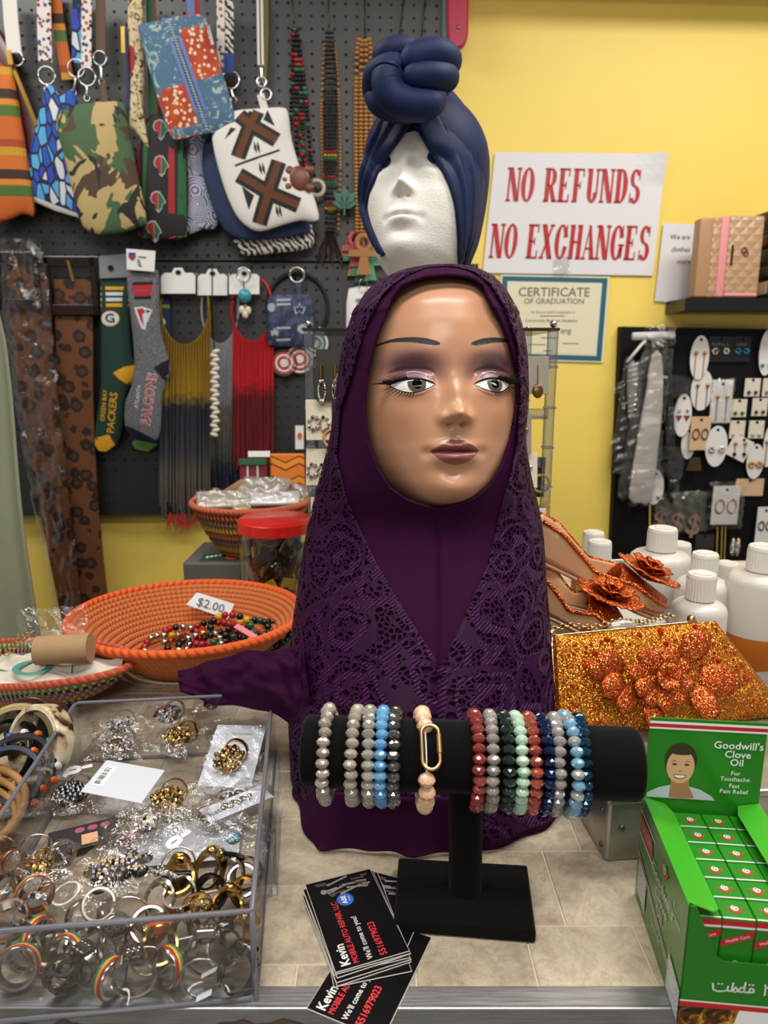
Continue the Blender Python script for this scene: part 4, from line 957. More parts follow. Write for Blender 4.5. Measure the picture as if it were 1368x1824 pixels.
RL = [
 ('band', 107, 1522, 'plain wide silver band ring standing below the dark printed card', .018, .0105, (78, 10, 40), .0062, None, None),
 ('thin', 66, 1512, 'thin silver wire ring with a white paper tag by the left tray wall', .018, .0105, (80, 0, 15), .004, None, None),
 ('band', 22, 1535, 'rose gold band ring at the far left edge of the tray', .02, .009, (75, 0, 50), .006, RROS, None),
 ('band', 55, 1566, 'broad bronze ring behind the striped ones at the left', .022, .0125, (60, 15, -20), .008, RROS, None),
 ('rasta', 62, 1592, 'red yellow green banded ring standing open, upper left of the pile', .022, .0115, (72, 8, 30), .0055, None, None),
 ('rasta', 14, 1640, 'red yellow green striped ring cut by the left frame edge', .018, .0125, (20, 0, 20), .007, None, None),
 ('signet', 55, 1632, 'silver ring with a bright raised setting between the striped rings', .022, .010, (60, 20, 10), .006, None, GAB),
 ('rasta', 68, 1668, 'narrow red yellow green ring lying right of the cut-off one', .017, .011, (80, 0, 70), .006, None, None),
 ('rasta', 32, 1722, 'large red yellow green ring in the front left corner of the tray', .014, .0118, (64, 0, 14), .007, None, None),
 ('signet', 45, 1690, 'broad silver signet ring behind the front left striped ring', .012, .0125, (70, 0, -10), .008, None, None),
 ('band', 111, 1735, 'silver band ring with a carved diamond pattern near the front wall', .013, .0100, (74, 0, 52), .0085, DSIL, None),
 ('band', 150, 1635, 'wide plain silver ring lying tilted in the middle of the tray', .02, .0112, (58, 20, 40), .006, None, None),
 ('rasta', 152, 1682, 'red yellow green ring lying flat behind the front wall', .010, .0120, (12, 4, 0), .005, None, None),
 ('rasta', 92, 1688, 'green yellow red ring half under the broad silver signet ring', .012, .012, (25, 0, 30), .006, None, None),
 ('rasta', 196, 1742, 'red yellow green ring standing on edge beside the round silver ring', .013, .0108, (86, 0, 66), .0058, None, None),
 ('signet', 240, 1738, 'big round silver ring standing upright at the front', .0135, .0125, (84, 0, 15), .007, None, None),
 ('thin', 228, 1628, 'thin silver hoop ring standing behind the front rim', .02, .0115, (84, 0, 8), .004, None, None),
 ('rasta', 265, 1650, 'red yellow green ring seen through the front rim', .016, .0115, (30, 10, 10), .006, None, None),
 ('dome', 285, 1688, 'gold ring with orange and green enamel in the middle of the front', .017, .0105, (30, 0, 20), .010, RGLD, RORG),
 ('dome', 245, 1676, 'chunky gold nugget ring left of the enamel one', .014, .0095, (60, 30, -30), .009, RGLD, GGLD),
 ('signet', 195, 1690, 'square dark silver ring with engraved plate by the flat striped ring', .016, .010, (70, 0, -35), .007, None, DSIL),
 ('thin', 358, 1742, 'plain thin silver ring with a paper tag at the front right', .013, .0118, (84, 0, 6), .004, None, None),
 ('signet', 368, 1700, 'silver ring with a flat bar top behind the tagged thin ring', .016, .0125, (72, 0, 5), .005, None, SILV),
 ('dome', 424, 1732, 'large dark silver men ring lying in the front right corner', .013, .0120, (60, 40, 25), .012, DSIL, DSIL),
 ('signet', 320, 1598, 'black square signet ring with silver engraved letters', .028, .0105, (8, 0, 4), .009, SILV, RBLK),
 ('dome', 318, 1566, 'round gold medallion ring standing behind the black signet', .030, .0105, (28, 0, 6), .012, RGLD, RGLD),
 ('thin', 318, 1540, 'silver open ring at the back of the gold medallion ring', .026, .011, (60, 0, 12), .004, None, None),
 ('band', 374, 1590, 'black studded band ring with a white paper tag', .026, .0112, (42, 0, -18), .0075, RBLK, None),
 ('dome', 372, 1552, 'gold lattice ring near the right tray wall', .026, .0115, (50, 0, -30), .010, RGLD, GGLD),
 ('band', 438, 1588, 'shiny gold band ring against the right tray wall', .022, .0100, (62, 0, -12), .0065, RGLD, None),
 ('band', 440, 1556, 'dark silver band stacked behind the gold band at the right wall', .022, .0108, (50, 0, -12), .006, DSIL, None),
 ('rasta', 432, 1568, 'red yellow green band leaning behind the gold band at the right wall', .018, .0108, (50, 0, 8), .006, None, None),
 ('dome', 366, 1645, 'gold filigree ring under the black studded band', .020, .0108, (64, 0, 40), .011, RGLD, GGLD),
 ('dome', 420, 1658, 'yellow gold leaf-shaped ring at the right side of the pile', .020, .0105, (40, 20, -60), .012, RGLD, RGLD),
 ('band', 330, 1664, 'silver band ring with a white tag below the black signet', .016, .0105, (60, 0, -20), .006, None, None),
 ('rasta', 118, 1700, 'red yellow green ring wedged behind the carved silver band', .012, .0112, (66, 10, -24), .006, None, None),
 ('band', 8, 1590, 'worn silver band at the left frame edge above the cut-off striped ring', .022, .0112, (50, 0, -10), .006, DSIL, None),
 ('signet', 148, 1722, 'silver ring with a small square face near the front wall', .010, .0100, (80, 0, -30), .006, None, DSIL),
 ('band', 208, 1660, 'bright silver band leaning by the engraved square ring', .018, .0105, (64, 0, 30), .005, None, None),
 ('dome', 400, 1690, 'dark silver skull-shaped ring right of the flat bar ring', .014, .0105, (44, 0, 10), .010, DSIL, DSIL),
 ('cluster', 285, 1600, 'crystal cluster ring left of the black square signet', .026, .0100, (40, 0, -10), .007, None, GAB),
 ('rasta', 300, 1722, 'red yellow green ring half hidden behind the round silver ring', .012, .0110, (72, 0, -38), .006, None, None),
 ('band', 352, 1620, 'narrow gold band by the black studded band', .024, .0102, (58, 0, 18), .004, RGLD, None),
 ('dome', 405, 1620, 'gold coin ring below the black studded band', .022, .0102, (36, 0, -8), .011, RGLD, RGLD),
 ('signet', 408, 1560, 'dark patterned signet ring between the gold lattice ring and the wall', .026, .0105, (46, 0, -14), .008, DSIL, RBLK),
 ('thin', 262, 1712, 'thin silver hoop inside the round silver ring', .012, .0088, (82, 0, 12), .004, None, None),
 ('band', 175, 1612, 'slim silver band on top of the pile in the middle', .026, .0105, (40, 14, 20), .004, None, None)]
for k_, px, py, lab, z_, R_, rot_, w2, mt_, gm_ in RL:
    t_ = ring(k_, px, py, lab, z_, R_*1.04, rot_, w2*1.22, mat=mt_, gem=gm_)
    if 'tag' in lab: paper_tag(t_, (.004, .0, R_*.6) if rot_[0] < 70 else (.002, -R_*.7, .004), .4)
# --- bagged pieces
BAG = clear_mat('clear_bag', 'fafafa', 'ffffff', .06, .45, bump=(70, 1.0), rough=.045)
def bag(t_, w_, h_, seed, amp=.0045, z0=.004):
    random.seed(seed); a_, b_, c_ = (random.uniform(0, 6) for _ in range(3))
    def fn(u, v):
        x_, y_ = (u-.5)*w_, (v-.5)*h_; e_ = min(1, 6*min(u, 1-u, v, 1-v))
        z_ = z0+e_*(.006+amp*(math.sin(x_*190+a_+y_*60)*.5+math.sin(y_*230+b_+x_*90)*.35+math.sin((x_+y_)*330+c_)*.25))
        return (x_+.0015*math.sin(y_*200+a_), y_+.0015*math.sin(x_*210+b_), max(.0006, z_))
    o = MB().grid(fn, 26, 26).obj('plastic_bag', BAG, t_, smooth=True); return o
def package(px, py, label, rot, cardsz=None, gem=None, gemr=.012, gpos=(0, 0), bagsz=None, z=.012, name='bagged_ring', seed=1, cardmat='card_stock_white', cat='jewellery', zs=.75, band=True, tilt=(0, 0)):
    p_ = G(px, py, z); t_ = thing(name, label, cat, p_, (math.radians(tilt[0]), math.radians(tilt[1]), math.radians(rot)), 'bagged jewellery in the acrylic tray')
    if cardsz: MB().rbox((0, 0, .0006), (cardsz[0], cardsz[1], .0008), .0003, 1).obj('backing_card', M(cardmat, {'card_stock_white': 'ccd0dc', 'card_stock_grey': 'b9bcc4', 'card_stock_dark': '2a2228'}[cardmat], .5), t_)
    if gem is not None:
        random.seed(seed); N = 34; o0 = MB().sph((0, 0, 0), 1, 16, 8, (gemr*.86, gemr*.86, gemr*.5), T(gpos[0], gpos[1], gemr*.42)).obj('setting', RGLD if gem in (GGLD,) else DSIL, t_, smooth=True)
        for i in range(N):
            a_ = i*2.39996; f_ = math.sqrt((i+.3)/N); r_ = gemr*f_
            MB().sph((gpos[0]+r_*math.cos(a_), gpos[1]+r_*math.sin(a_), gemr*.42+gemr*zs*math.sqrt(max(0, 1-.72*f_*f_))*.75), gemr*.18, 7, 5).obj('crystal', gem, o0)
        if band: bandgeo(gemr*.82, gemr*.4, .0012).obj('ring_band', RGLD if gem in (GGLD,) else SILV, t_, auto=45).matrix_basis = T(gpos[0]+gemr*.3, gpos[1]+gemr*.7, gemr*.62) @ RX(1.15)
    if bagsz: bag(t_, bagsz[0], bagsz[1], seed)
    return t_
t1 = package(416, 1345, 'big brown-gold crystal ring on a white card in a bag at the right tray wall', -3, (.047, .070), GGLD, .0135, (0, -.012), (.056, .080), .026, seed=1, tilt=(18, 0))
text('lettering', 'FASHION CIRCLE', .0032, M('print_grey', '7a7a80', .5), t1, T(0, .024, .0012) @ RZ(PI))
t2 = package(422, 1432, 'silver floral brooch on a narrow white card lying diagonally', 38, (.056, .021), None, 0, (0, 0), (.064, .030), .024, 'bagged_brooch', 2, cat='brooch')
random.seed(9)
for i in range(16): MB().sph((-.012+i*.0016, .002*math.sin(i*1.3), .002), .0024, 8, 6, (1, 1, .6)).obj('silver_flower', SILV, t2, smooth=True)
text('handwriting', 'Thato', .0085, M('pen_dark', '40404a', .5), t2, T(-.020, -.001, .0012) @ RZ(.1))
package(300, 1440, 'domed silver and gold crystal ring in a crumpled bag, centre of the tray', 10, None, GGLD, .0135, (0, 0), (.066, .052), .016, seed=3)
t4 = package(220, 1392, 'pale blue-white card with a barcode sticker and empty ring slit', -16, (.058, .036), None, 0, (0, 0), None, .030, 'price_card', 4, cat='card', tilt=(14, 0))
st = MB().rbox((-.019, .001, .0012), (.011, .022, .0004), .0002, 1).obj('barcode_sticker', M('sticker_white', 'e9e9ec', .5), t4)
for i in range(14): MB().box((-.0205+random.uniform(-.0004, .0004), -.0075+i*.0013, .0015), (.0055, random.choice((.0003, .0005, .0008)), .0001)).obj('barcode_line', INK, st)
t5 = package(126, 1430, 'black crystal dome ring in a clear bag by the left tray wall', 5, None, GBLK, .0135, (0, 0), (.060, .044), .012, seed=5)
package(208, 1340, 'oval clear crystal bracelet-style ring above the barcode card', 6, None, GAB, .0135, (0, 0), (.056, .042), .016, seed=6, zs=.4)
package(215, 1302, 'rainbow sparkling crystal ring in a bag at the back left', 14, None, GAB, .0120, (0, 0), (.056, .036), .014, seed=7)
package(300, 1284, 'dark blue mixed crystal ring at the back of the tray', -8, None, GMUL, .0125, (0, 0), (.060, .040), .018, seed=8)
package(318, 1326, 'bronze dome ring with a gold ribbon behind the big white card', -20, None, GGLD, .0135, (0, 0), (.056, .050), .020, seed=9)
package(377, 1262, 'small gold star-shaped charm in a bag at the back right corner', 0, None, GGLD, .0075, (0, 0), (.036, .030), .034, seed=10, band=False, cat='charm', name='bagged_charm')
t11 = thing('turtle_brooch', 'black turtle brooch set with rainbow rhinestones in the middle of the tray', 'brooch', G(206, 1560, .022), (0, 0, math.radians(38)), 'bagged jewellery in the acrylic tray')
sh_ = MB().sph((0, 0, .004), 1, 20, 10, (.017, .0125, .007)).obj('shell', RBLK, t11, smooth=True)
for i in range(40):
    a_ = i*2.39996; f_ = math.sqrt((i+.5)/40); MB().sph((.0155*f_*math.cos(a_), .0112*f_*math.sin(a_), .004+.0072*math.sqrt(1-.85*f_*f_)), .0017, 7, 5).obj('rhinestone', GAB, sh_)
for dx, dy in ((.014, .011), (.014, -.011), (-.013, .010), (-.013, -.010), (.021, 0)):
    f_ = MB().sph((dx, dy, .0035), 1, 10, 6, (.0062, .0045, .0035)).obj('flipper' if dx < .02 else 'turtle_head', RBLK, t11, smooth=True)
    for j in range(4): MB().sph((dx+.003*math.cos(j*1.6), dy+.002*math.sin(j*1.6), .0068), .0013, 6, 4).obj('rhinestone', GAB, f_)
bag(t11, .075, .055, 21, .005)
package(416, 1500, 'flat clear bag with tiny pale blue stones in front of the diagonal card', 4, None, GBLU, .006, (0, 0), (.056, .036), .024, seed=12, band=False, name='bagged_charm', cat='charm')
t13 = package(150, 1490, 'dark printed card with pink circles lying on the tray floor', 24, (.052, .030), None, 0, (0, 0), None, .008, 'printed_card', 13, cardmat='card_stock_dark', cat='card')
for i in range(3): MB().prism(ell(0, 0, .0038, .0034, 18), 0, .0002, T(-.003+i*.0095, .008, .0011)).obj('pink_circle', M('print_pink', 'a05070', .5), t13)
pr('photo_print', [(-.002, -.012), (.010, -.012), (.010, .001), (-.002, .001)], M('print_skin', 'c8946f', .3), t13, T(0, 0, .0013))
t14 = package(228, 1505, 'small pink crystal spray beside the dark printed card', 30, None, GPNK, .008, (0, 0), (.05, .03), .014, seed=14, band=False, cat='brooch', name='bagged_brooch')
package(262, 1478, 'pale crystal bow ring in a crumpled bag between the two cards', 25, None, GAB, .010, (0, 0), (.062, .046), .018, seed=17)
package(370, 1462, 'tiny black crystal charm in a large wrinkled bag beside the diagonal card', -12, None, GBLK, .007, (0, 0), (.070, .046), .014, seed=18, band=False, name='bagged_charm', cat='charm')
package(70, 1555, 'gold crystal ring in a torn bag by the bronze ring at the left', 20, None, GGLD, .009, (0, 0), (.050, .040), .024, seed=19)
t15 = package(330, 1500, 'green-grey fashion accessories card under the crumpled bags', 8, (.085, .05), None, 0, (0, 0), None, .007, 'printed_card', 15, cardmat='card_stock_grey', cat='card')
text('lettering', 'ACCESSORIES', .0080, M('sticker_white', 'e9e9ec', .5), t15, T(0, .016, .0014), .01); text('lettering', 'ACCESSORIES', .0080, M('sticker_white', 'e9e9ec', .5), t15, T(.004, -.014, .0014), .01)
for px, py, rr, lab in ((130, 1372, .5, 'small white oval price tag hanging on the left tray wall'), (98, 1374, -.5, 'grey oval price tag seen through the left tray wall'), (310, 1500, 1.0, 'loose white price tag by the gold medallion ring')):
    t_ = thing('price_tag', lab, 'tag', G(px, py, .02), (math.radians(25), 0, rr))
    MB().prism(ell(0, 0, .0075, .0042, 24), 0, .0004).obj('tag_paper', RTAG, t_); MB().prism([(.006, -.0012), (.016, -.0016), (.016, .0016), (.006, .0012)], 0, .0004).obj('tag_tail', RTAG, t_); MB().box((0, 0, .0005), (.0055, .0008, .0002)).obj('handwriting', M('pen_dark', '40404a', .5), t_)
# ================================================================== orange coil bowl with bracelets
def coilmat(name, a, b, nst, frac=.5, c2=None):
    n = NB(name); s_ = n.sep(n.co('Object')); an = n.mth('ARCTAN2', s_[1], s_[0])
    f_ = n.mth('FRACT', n.mth('ADD', n.mth('MULTIPLY', an, nst/(2*PI)), n.mth('MULTIPLY', s_[2], 55)))
    nz = n.noise(n.co('Object'), 300, 2); st = n.mth('LESS_THAN', n.mth('ADD', f_, n.mth('MULTIPLY', n.mth('SUBTRACT', nz, .5), .25)), frac)
    n.bump(n.mth('ADD', n.mth('SINE', n.mth('MULTIPLY', f_, 2*PI)), nz), .5, .0015)
    return n.fin(n.mix(st, b, n.mix(nz, a, c2 or a)), .75)
CORI = coilmat('orange_coil', 'cf5a1e', 'a97446', 110, .55, 'dd6a26'); CRIM = coilmat('orange_rim', 'd9551a', 'c8501c', 90, .8, 'e0641f')
bcn = P(334, 1093, .85)
bw_ = thing('coil_bowl', 'large orange coiled grass bowl holding bead bracelets, left of the hijab', 'bowl', (bcn.x, .85, 0)); bw_.scale = (1, .90, 1)
RR, ZR = .143, bcn.z
NC = 12
for i in range(NC+1):
    f_ = i/NC; r_ = .066+(RR-.066)*(f_**.82); z_ = .005+(ZR-.005)*f_
    MB().torus(r_, .0042 if i < NC else .0052, 96, 10).obj('coil', CORI if i < NC else CRIM, bw_, smooth=True, loc=(0, 0, z_))
for i in range(8): MB().torus(.0625-i*.0078, .0043, 64, 8).obj('coil', CORI, bw_, smooth=True, loc=(0, 0, .0048))
rb = {k_: shared('bead', MB().sph((0, 0, 0), .0047, 10, 7), m_, smooth=True) for k_, m_ in (('k', M('bead_black', '0c0c0d', .15)), ('g', M('bead_green', '14503a', .15)), ('r', M('bead_red', '9a1622', .15)), ('y', M('bead_yellow', 'c9991c', .15)), ('s', M('bead_silver', 'b5b2ac', .15, 1)), ('o', M('bead_gold', 'd0a24e', .2, 1)), ('b', M('bead_brown', '50301e', .2)))}
def pile_bracelet(px, py, z, rot, R, pat, label, group='bead bracelets in the orange bowl', sc=1.0):
    p_ = G(px, py, z); t_ = thing('bead_bracelet', label, 'bracelet', p_, tuple(math.radians(q_) for q_ in rot), group); N = int(2*PI*R/(.0091*sc))
    for i in range(N):
        a_ = 2*PI*i/N; place(rb[pat[i % len(pat)]], 'bead', t_, T(R*math.cos(a_), R*math.sin(a_), .002*math.sin(3*a_)) @ Matrix.Scale(sc, 4))
pile_bracelet(440, 1132, .036, (25, -8, 0), .028, 'kkkgkkyrk', 'black bead bracelet with green, yellow and red beads on top of the pile')
pile_bracelet(412, 1126, .046, (40, 10, 20), .026, 'ggykrrykkk', 'green, yellow and red bead bracelet leaning on the black one in the bowl')
pile_bracelet(478, 1126, .036, (10, 12, 0), .027, 'kkkkkkkkg', 'plain black bead bracelet at the right side of the bowl pile')
pile_bracelet(378, 1128, .030, (15, 0, 0), .026, 'rrrrrkkrr', 'dark red bead bracelet in the middle of the bowl')
pile_bracelet(356, 1150, .028, (12, -10, 30), .026, 'sssosskk', 'silver and gold bead bracelet at the front of the bowl')
pile_bracelet(298, 1148, .022, (6, 0, 0), .028, 'ssrrsyk', 'silver bracelet with red beads at the left of the bowl pile')
pile_bracelet(330, 1128, .016, (5, 0, 0), .025, 'rrror', 'thin red bracelet with gold beads near the back of the pile', sc=.62)
pile_bracelet(430, 1152, .024, (8, 6, 0), .026, 'kkybkkgk', 'black and brown bead bracelet under the pile in the bowl')
pile_bracelet(400, 1142, .020, (6, 0, 0), .028, 'kgkkrk', 'black, green and red bead bracelet lying flat at the bottom of the bowl')
pile_bracelet(462, 1148, .022, (12, -4, 0), .026, 'kbkbs', 'dark brown bead bracelet at the lower right of the bowl pile')
pile_bracelet(325, 1140, .030, (30, 8, 40), .024, 'rrssk', 'red and silver bead bracelet tilted on the left of the pile')
pt_ = thing('woven_strap', 'pink woven strap bracelet sticking out of the bowl pile at the right', 'bracelet', G(446, 1130, .048), (math.radians(15), math.radians(20), math.radians(-25)), 'bead bracelets in the orange bowl')
n = NB('pink_weave'); PKW = n.fin(n.ramp(n.wave(n.co('Object'), 120, 0, 'X'), [(.4, 'b8354e'), (.6, 'e0a0a8')]), .7)
MB().rbox((0, 0, 0), (.046, .0085, .002), .0008).obj('strap', PKW, pt_)
tg = thing('price_tag', 'white paper tag with a handwritten two dollar price leaning in the orange bowl', 'tag', P(374, 1079, .925), (math.radians(-35), math.radians(16), math.radians(5)))
MB().add([tuple(q_) for q_ in [(-.031, 0, -.006), (.028, -.002, -.013), (.031, -.002, .010), (-.022, 0, .014)]]+[(-.031, .0005, -.006), (.028, -.0015, -.013), (.031, -.0015, .010), (-.022, .0005, .014)], [(0, 1, 2, 3), (7, 6, 5, 4), (0, 4, 5, 1), (1, 5, 6, 2), (2, 6, 7, 3), (3, 7, 4, 0)]).obj('tag_paper', M('tag_paper_white', 'dadbe0', .6), tg)
text('handwriting', '$2.00', .017, M('pen_dark', '40404a', .5), tg, T(.001, -.0028, .0) @ RX(PI/2) @ RZ(-.06))
# ================================================================== striped oval basket behind the tray, bangles below
sb = thing('striped_basket', 'striped red, green and blue coil basket filled with paper goods at the left edge', 'basket', (P(30, 1205, .735).x, .735, .0))
SM = [coilmat('stripe_coil_%d' % i, a, b, 90, .6) for i, (a, b) in enumerate((('2f4a2a', 'a88a58'), ('4a7a4a', 'a88a58'), ('a83a32', 'b07048'), ('4a4f8a', '8a7a60'), ('1c1a18', 'b07a4a'), ('4f7a4a', 'a8a070'), ('c0452f', 'b86a48')))]
zr = P(60, 1212, .69).z
for i in range(7):
    f_ = i/6; MB().torus(.088+.042*f_**.8, .0045, 90, 8, Matrix.Diagonal((1, .48, 1, 1))).obj('coil', SM[i], sb, smooth=True, loc=(0, 0, .018+(zr-.018)*f_))
MB().prism(ell(0, 0, .088, .042, 40), .013, .017).obj('basket_bottom', SM[0], sb)
def rest(name, label, cat, p_, rot=(0, 0, 0), group=None): return thing(name, label, cat, p_, tuple(math.radians(q_) for q_ in rot), group)
cr = rest('cardboard_roll', 'brown cardboard tube lying in the striped basket', 'tube', P(104, 1158, .715), (0, 0, 4))
n = NB('kraft_card'); KR = n.fin(n.mix(n.noise(n.co('Object'), 60, 2), '9a7c56', 'ab8c64'), .8)
MB().tube([(-.022, 0, 0), (.034, 0, .002)], .0155, 30).obj('tube', KR, cr, auto=40); 
for px, py, w_, h_, r_, lab, y_ in ((60, 1196, .075, .05, 12, 'white tissue with a teal ring print in the striped basket', .712), (140, 1186, .09, .03, -8, 'crumpled off-white paper under the cardboard tube', .725), (22, 1180, .05, .022, 30, 'white paper label with a gold chain in the striped basket', .72)):
    t_ = rest('paper_sheet', lab, 'paper', P(px, py, y_), (18, 0, r_)); random.seed(px)
    MB().grid(lambda u, v: ((u-.5)*w_, (v-.5)*h_, .004*math.sin(u*9+v*4)+.003*math.sin(v*13)), 20, 14).obj('sheet', M('off_white_paper', 'cfc8ba', .7), t_, smooth=True)
    if px == 60: MB().torus(.017, .0035, 40, 6, T(0, 0, .006), sy=.6, rz=.0006).obj('teal_print', M('print_teal', '3f8f84', .6), t_)
    if px == 22:
        for k in range(7): MB().torus(.003, .0007, 14, 6, T(-.004+k*.0036, .004+.002*k, .010+.002*k) @ RX(k*1.57)).obj('chain_link', RGLD, t_, smooth=True)
t_ = rest('plastic_bag', 'empty crumpled clear plastic bag above the cardboard tube', 'bag', P(95, 1128, .775), (60, 0, 15)); bag(t_, .075, .06, 31, .006)
wb = rest('wicker_basket', 'tan wicker basket of bangles at the far left beside the tray', 'basket', (-.362, .475, 0)); WK_ = M('wicker_tan', 'a87c4a', .6)
for i in range(5): MB().torus(.066+.004*i, .0032, 60, 8, loc if False else T(0, 0, .004+i*.0075)).obj('weave_ring', WK_, wb, smooth=True)
MB().prism(ell(0, 0, .066, .066, 40), .001, .004).obj('basket_bottom', WK_, wb)
for i in range(22):
    a_ = 2*PI*i/22; MB().tube([(.067*math.cos(a_), .067*math.sin(a_), .002), (.083*math.cos(a_), .083*math.sin(a_), .036)], .0026, 6).obj('stake', WK_, wb, smooth=True)
def bangle(px, py, z, rot, R, w_, mat, label, spots=None):
    t_ = rest('bangle', label, 'bangle', G(px, py, z), rot, 'bangles heaped beside the tray'); bandgeo(R, w_, .005, 48).obj('band', mat, t_, auto=40)
    if spots:
        for i in range(16): MB().sph((R*math.cos(i*.393), R*math.sin(i*.393), 0), .0062, 8, 6, (.6, .6, 1.0), None).obj('bead', spots[i % len(spots)], t_, smooth=True)
n = NB('horn_bangle'); HORN = n.fin(n.ramp(n.noise(n.co('Object'), 40, 3, .5, 1), [(.4, '3a2414'), (.5, 'c9b48e'), (.62, 'e0d6c0')]), .25)
bangle(72, 1322, .045, (68, 0, -28), .033, .018, HORN, 'cream and brown horn bangle leaning beside the tray')
bangle(30, 1318, .042, (70, 0, 20), .032, .014, M('bone_bangle', 'a89468', .35), 'beige ridged bangle at the left frame edge')
bangle(36, 1370, .036, (50, 0, 10), .030, .012, M('bangle_dark', '1a1a26', .3), 'dark bangle with coloured bead studs in front of the horn one', [M('bead_white', 'd9d6d0', .2), M('bead_blue', '2a56a0', .2), M('bead_green2', '2f6a40', .2), M('bead_orange', 'd0601c', .2)])
bangle(10, 1395, .032, (40, 10, 0), .031, .012, M('bangle_navy', '14203c', .3), 'navy bangle with orange bead studs at the left edge', [M('bead_orange', 'd0601c', .2), M('bead_black', '0c0c0d', .15), M('bead_black', '0c0c0d', .15)])
bangle(96, 1300, .030, (74, 0, -40), .026, .012, M('bangle_dark', '1a1a26', .3), 'plain dark bangle between the horn bangle and the tray wall')
bangle(62, 1296, .034, (80, 0, -8), .031, .010, M('bangle_brown', '3a2416', .3), 'dark brown bangle standing at the back of the bangle heap')
bangle(14, 1345, .03, (55, 0, -20), .032, .012, M('bangle_black', '0e0d10', .25), 'black bangle at the left edge between the beige and navy ones')
# ================================================================== jar, far basket, wallet and box behind the bowl
jc = P(490, 922, 1.02)
jr = rest('candy_jar', 'clear plastic jar with a red screw lid and black and yellow packets inside', 'jar', (jc.x, 1.02, 0)); JR = .0545; JT = jc.z
MB().lathe([(0, .001), (JR-.004, .001), (JR, .006), (JR, JT-.026), (JR-.004, JT-.018), (JR-.004, JT-.008)], 48).obj('jar_body', ACR, jr, smooth=True)
RL_ = M('lid_red', 'c21a17', .25); MB().lathe([(0, JT), (JR-.003, JT), (JR+.001, JT-.003), (JR+.0015, JT-.018), (JR-.001, JT-.019), (0, JT-.019)], 56).obj('lid', RL_, jr, auto=40)
n = NB('foil_packets'); v_ = n.vor(n.co('Object'), 60, 'F1', 'Color'); FOIL = n.fin(n.ramp(n.sep(v_)[0], [(0, '0e0d0c'), (.55, '1d1712'), (.72, 'b08a1e'), (.85, '3a1512')], True), .2, .3)
random.seed(8)
for i in range(46):
    a_ = random.uniform(0, 2*PI); r_ = (JR-.014)*math.sqrt(random.uniform(.3, 1)); z_ = .008+(JT-.05)*random.random()
    MB().rbox((0, 0, 0), (.026, .004, .017), .0015, 1, T(r_*math.cos(a_), r_*math.sin(a_), z_+.006) @ RZ(a_+PI/2+random.uniform(-.5, .5)) @ RY(random.uniform(-1, 1))).obj('packet', [M('packet_black', '14110f', .2), M('packet_black', '14110f', .2), M('packet_gold', 'a8841c', .25)][i % 3], jr)
gb = rest('grey_box', 'low dark grey box under the far basket, beside the red-lidded jar', 'box', (P(450, 1000, 1.165).x, 1.165, 0)); MB().rbox((0, 0, .03), (.20, .135, .06), .004).obj('box_body', M('grey_plastic', '5d5a55', .5), gb)
lf = MB().rbox((-.045, -.035, .0606), (.07, .045, .001), .0004, 1, RZ(.1)).obj('leaflet', M('leaflet_green', '24402e', .5), gb); MB().prism(ell(-.023, -.040, .014, .012, 16), .0613, .0616).obj('leaflet_print', RORG, lf); [MB().box((-.066+k*.006, -.040+k*.004, .0614), (.004, .010, .0003)).obj('leaflet_lettering', M('sticker_white', 'e9e9ec', .5), lf) for k in range(4)]
fb = rest('coil_basket', 'small striped coil basket of packets standing behind the red-lidded jar', 'basket', (P(446, 892, 1.165).x, 1.165, .06)); zt = P(446, 892, 1.165).z-.06
FM = [coilmat('far_coil_%d' % i, a, b, 80, .6) for i, (a, b) in enumerate((('7a2a1e', 'a8632e'), ('b08a1e', '5a4a2a'), ('4a3a4a', '8a5a3a'), ('b0531f', '6a4a2a'), ('c09a2e', '6a5a3a'), ('4a3550', 'a8783a'), ('b8552a', '3a2a1a'), ('c2573a', 'b0603c')))]
for i in range(8): MB().torus(.048+.047*(i/7)**.8, .0052, 72, 8).obj('coil', FM[i], fb, smooth=True, loc=(0, 0, .006+(zt-.006)*i/7))
MB().prism(ell(0, 0, .048, .048, 30), .001, .004).obj('basket_bottom', FM[0], fb)
for i, (px, py, w_, h_, c_, rz, tl, lab) in enumerate(((400, 890, .09, .05, 'b5ada0', 15, 20, 'clear packet of trinkets at the left of the far basket'), (470, 868, .085, .05, 'a39b94', -10, 25, 'flat grey packet at the back of the far basket'), (490, 888, .08, .045, 'd5d5d8', 5, 15, 'white packet in the middle of the far basket'), (520, 880, .06, .05, '8a7a6a', -20, 25, 'brown packet at the right of the far basket'), (445, 900, .06, .04, 'b0a070', 25, 12, 'yellowish packet at the front of the far basket'))):
    t_ = rest('trinket_packet', lab, 'packet', P(px, py, 1.145+(.03 if i in (1, 3) else 0)), (tl, 0, rz), 'packets in the far basket'); MB().rbox((0, 0, 0), (w_, h_, .010), .0045, 2).obj('packet_body', NB('packet_%d' % i).fin(c_, .25, .2), t_, smooth=True); bag(t_, w_*1.05, h_*1.05, 40+i, .004, .004)
ps = rest('paper_stick', 'tan cardboard strip standing out of the far basket at the left', 'card', P(410, 872, 1.18), (0, -32, 0)); MB().rbox((0, 0, 0), (.052, .002, .010), .0006, 1).obj('strip', KR, ps)
n = NB('kente_orange'); co = n.co('Object'); s_ = n.sep(co); zz = n.mth('ADD', s_[2], n.mth('MULTIPLY', n.mth('PINGPONG', n.mth('MULTIPLY', s_[0], 40), 1), .012))
KEN = n.fin(n.ramp(n.mth('FRACT', n.mth('MULTIPLY', zz, 28)), [(0, 'd9741a'), (.35, '7a2f10'), (.45, 'e08a1e'), (.75, '3a2a10'), (.82, 'd9741a')], True), .7)
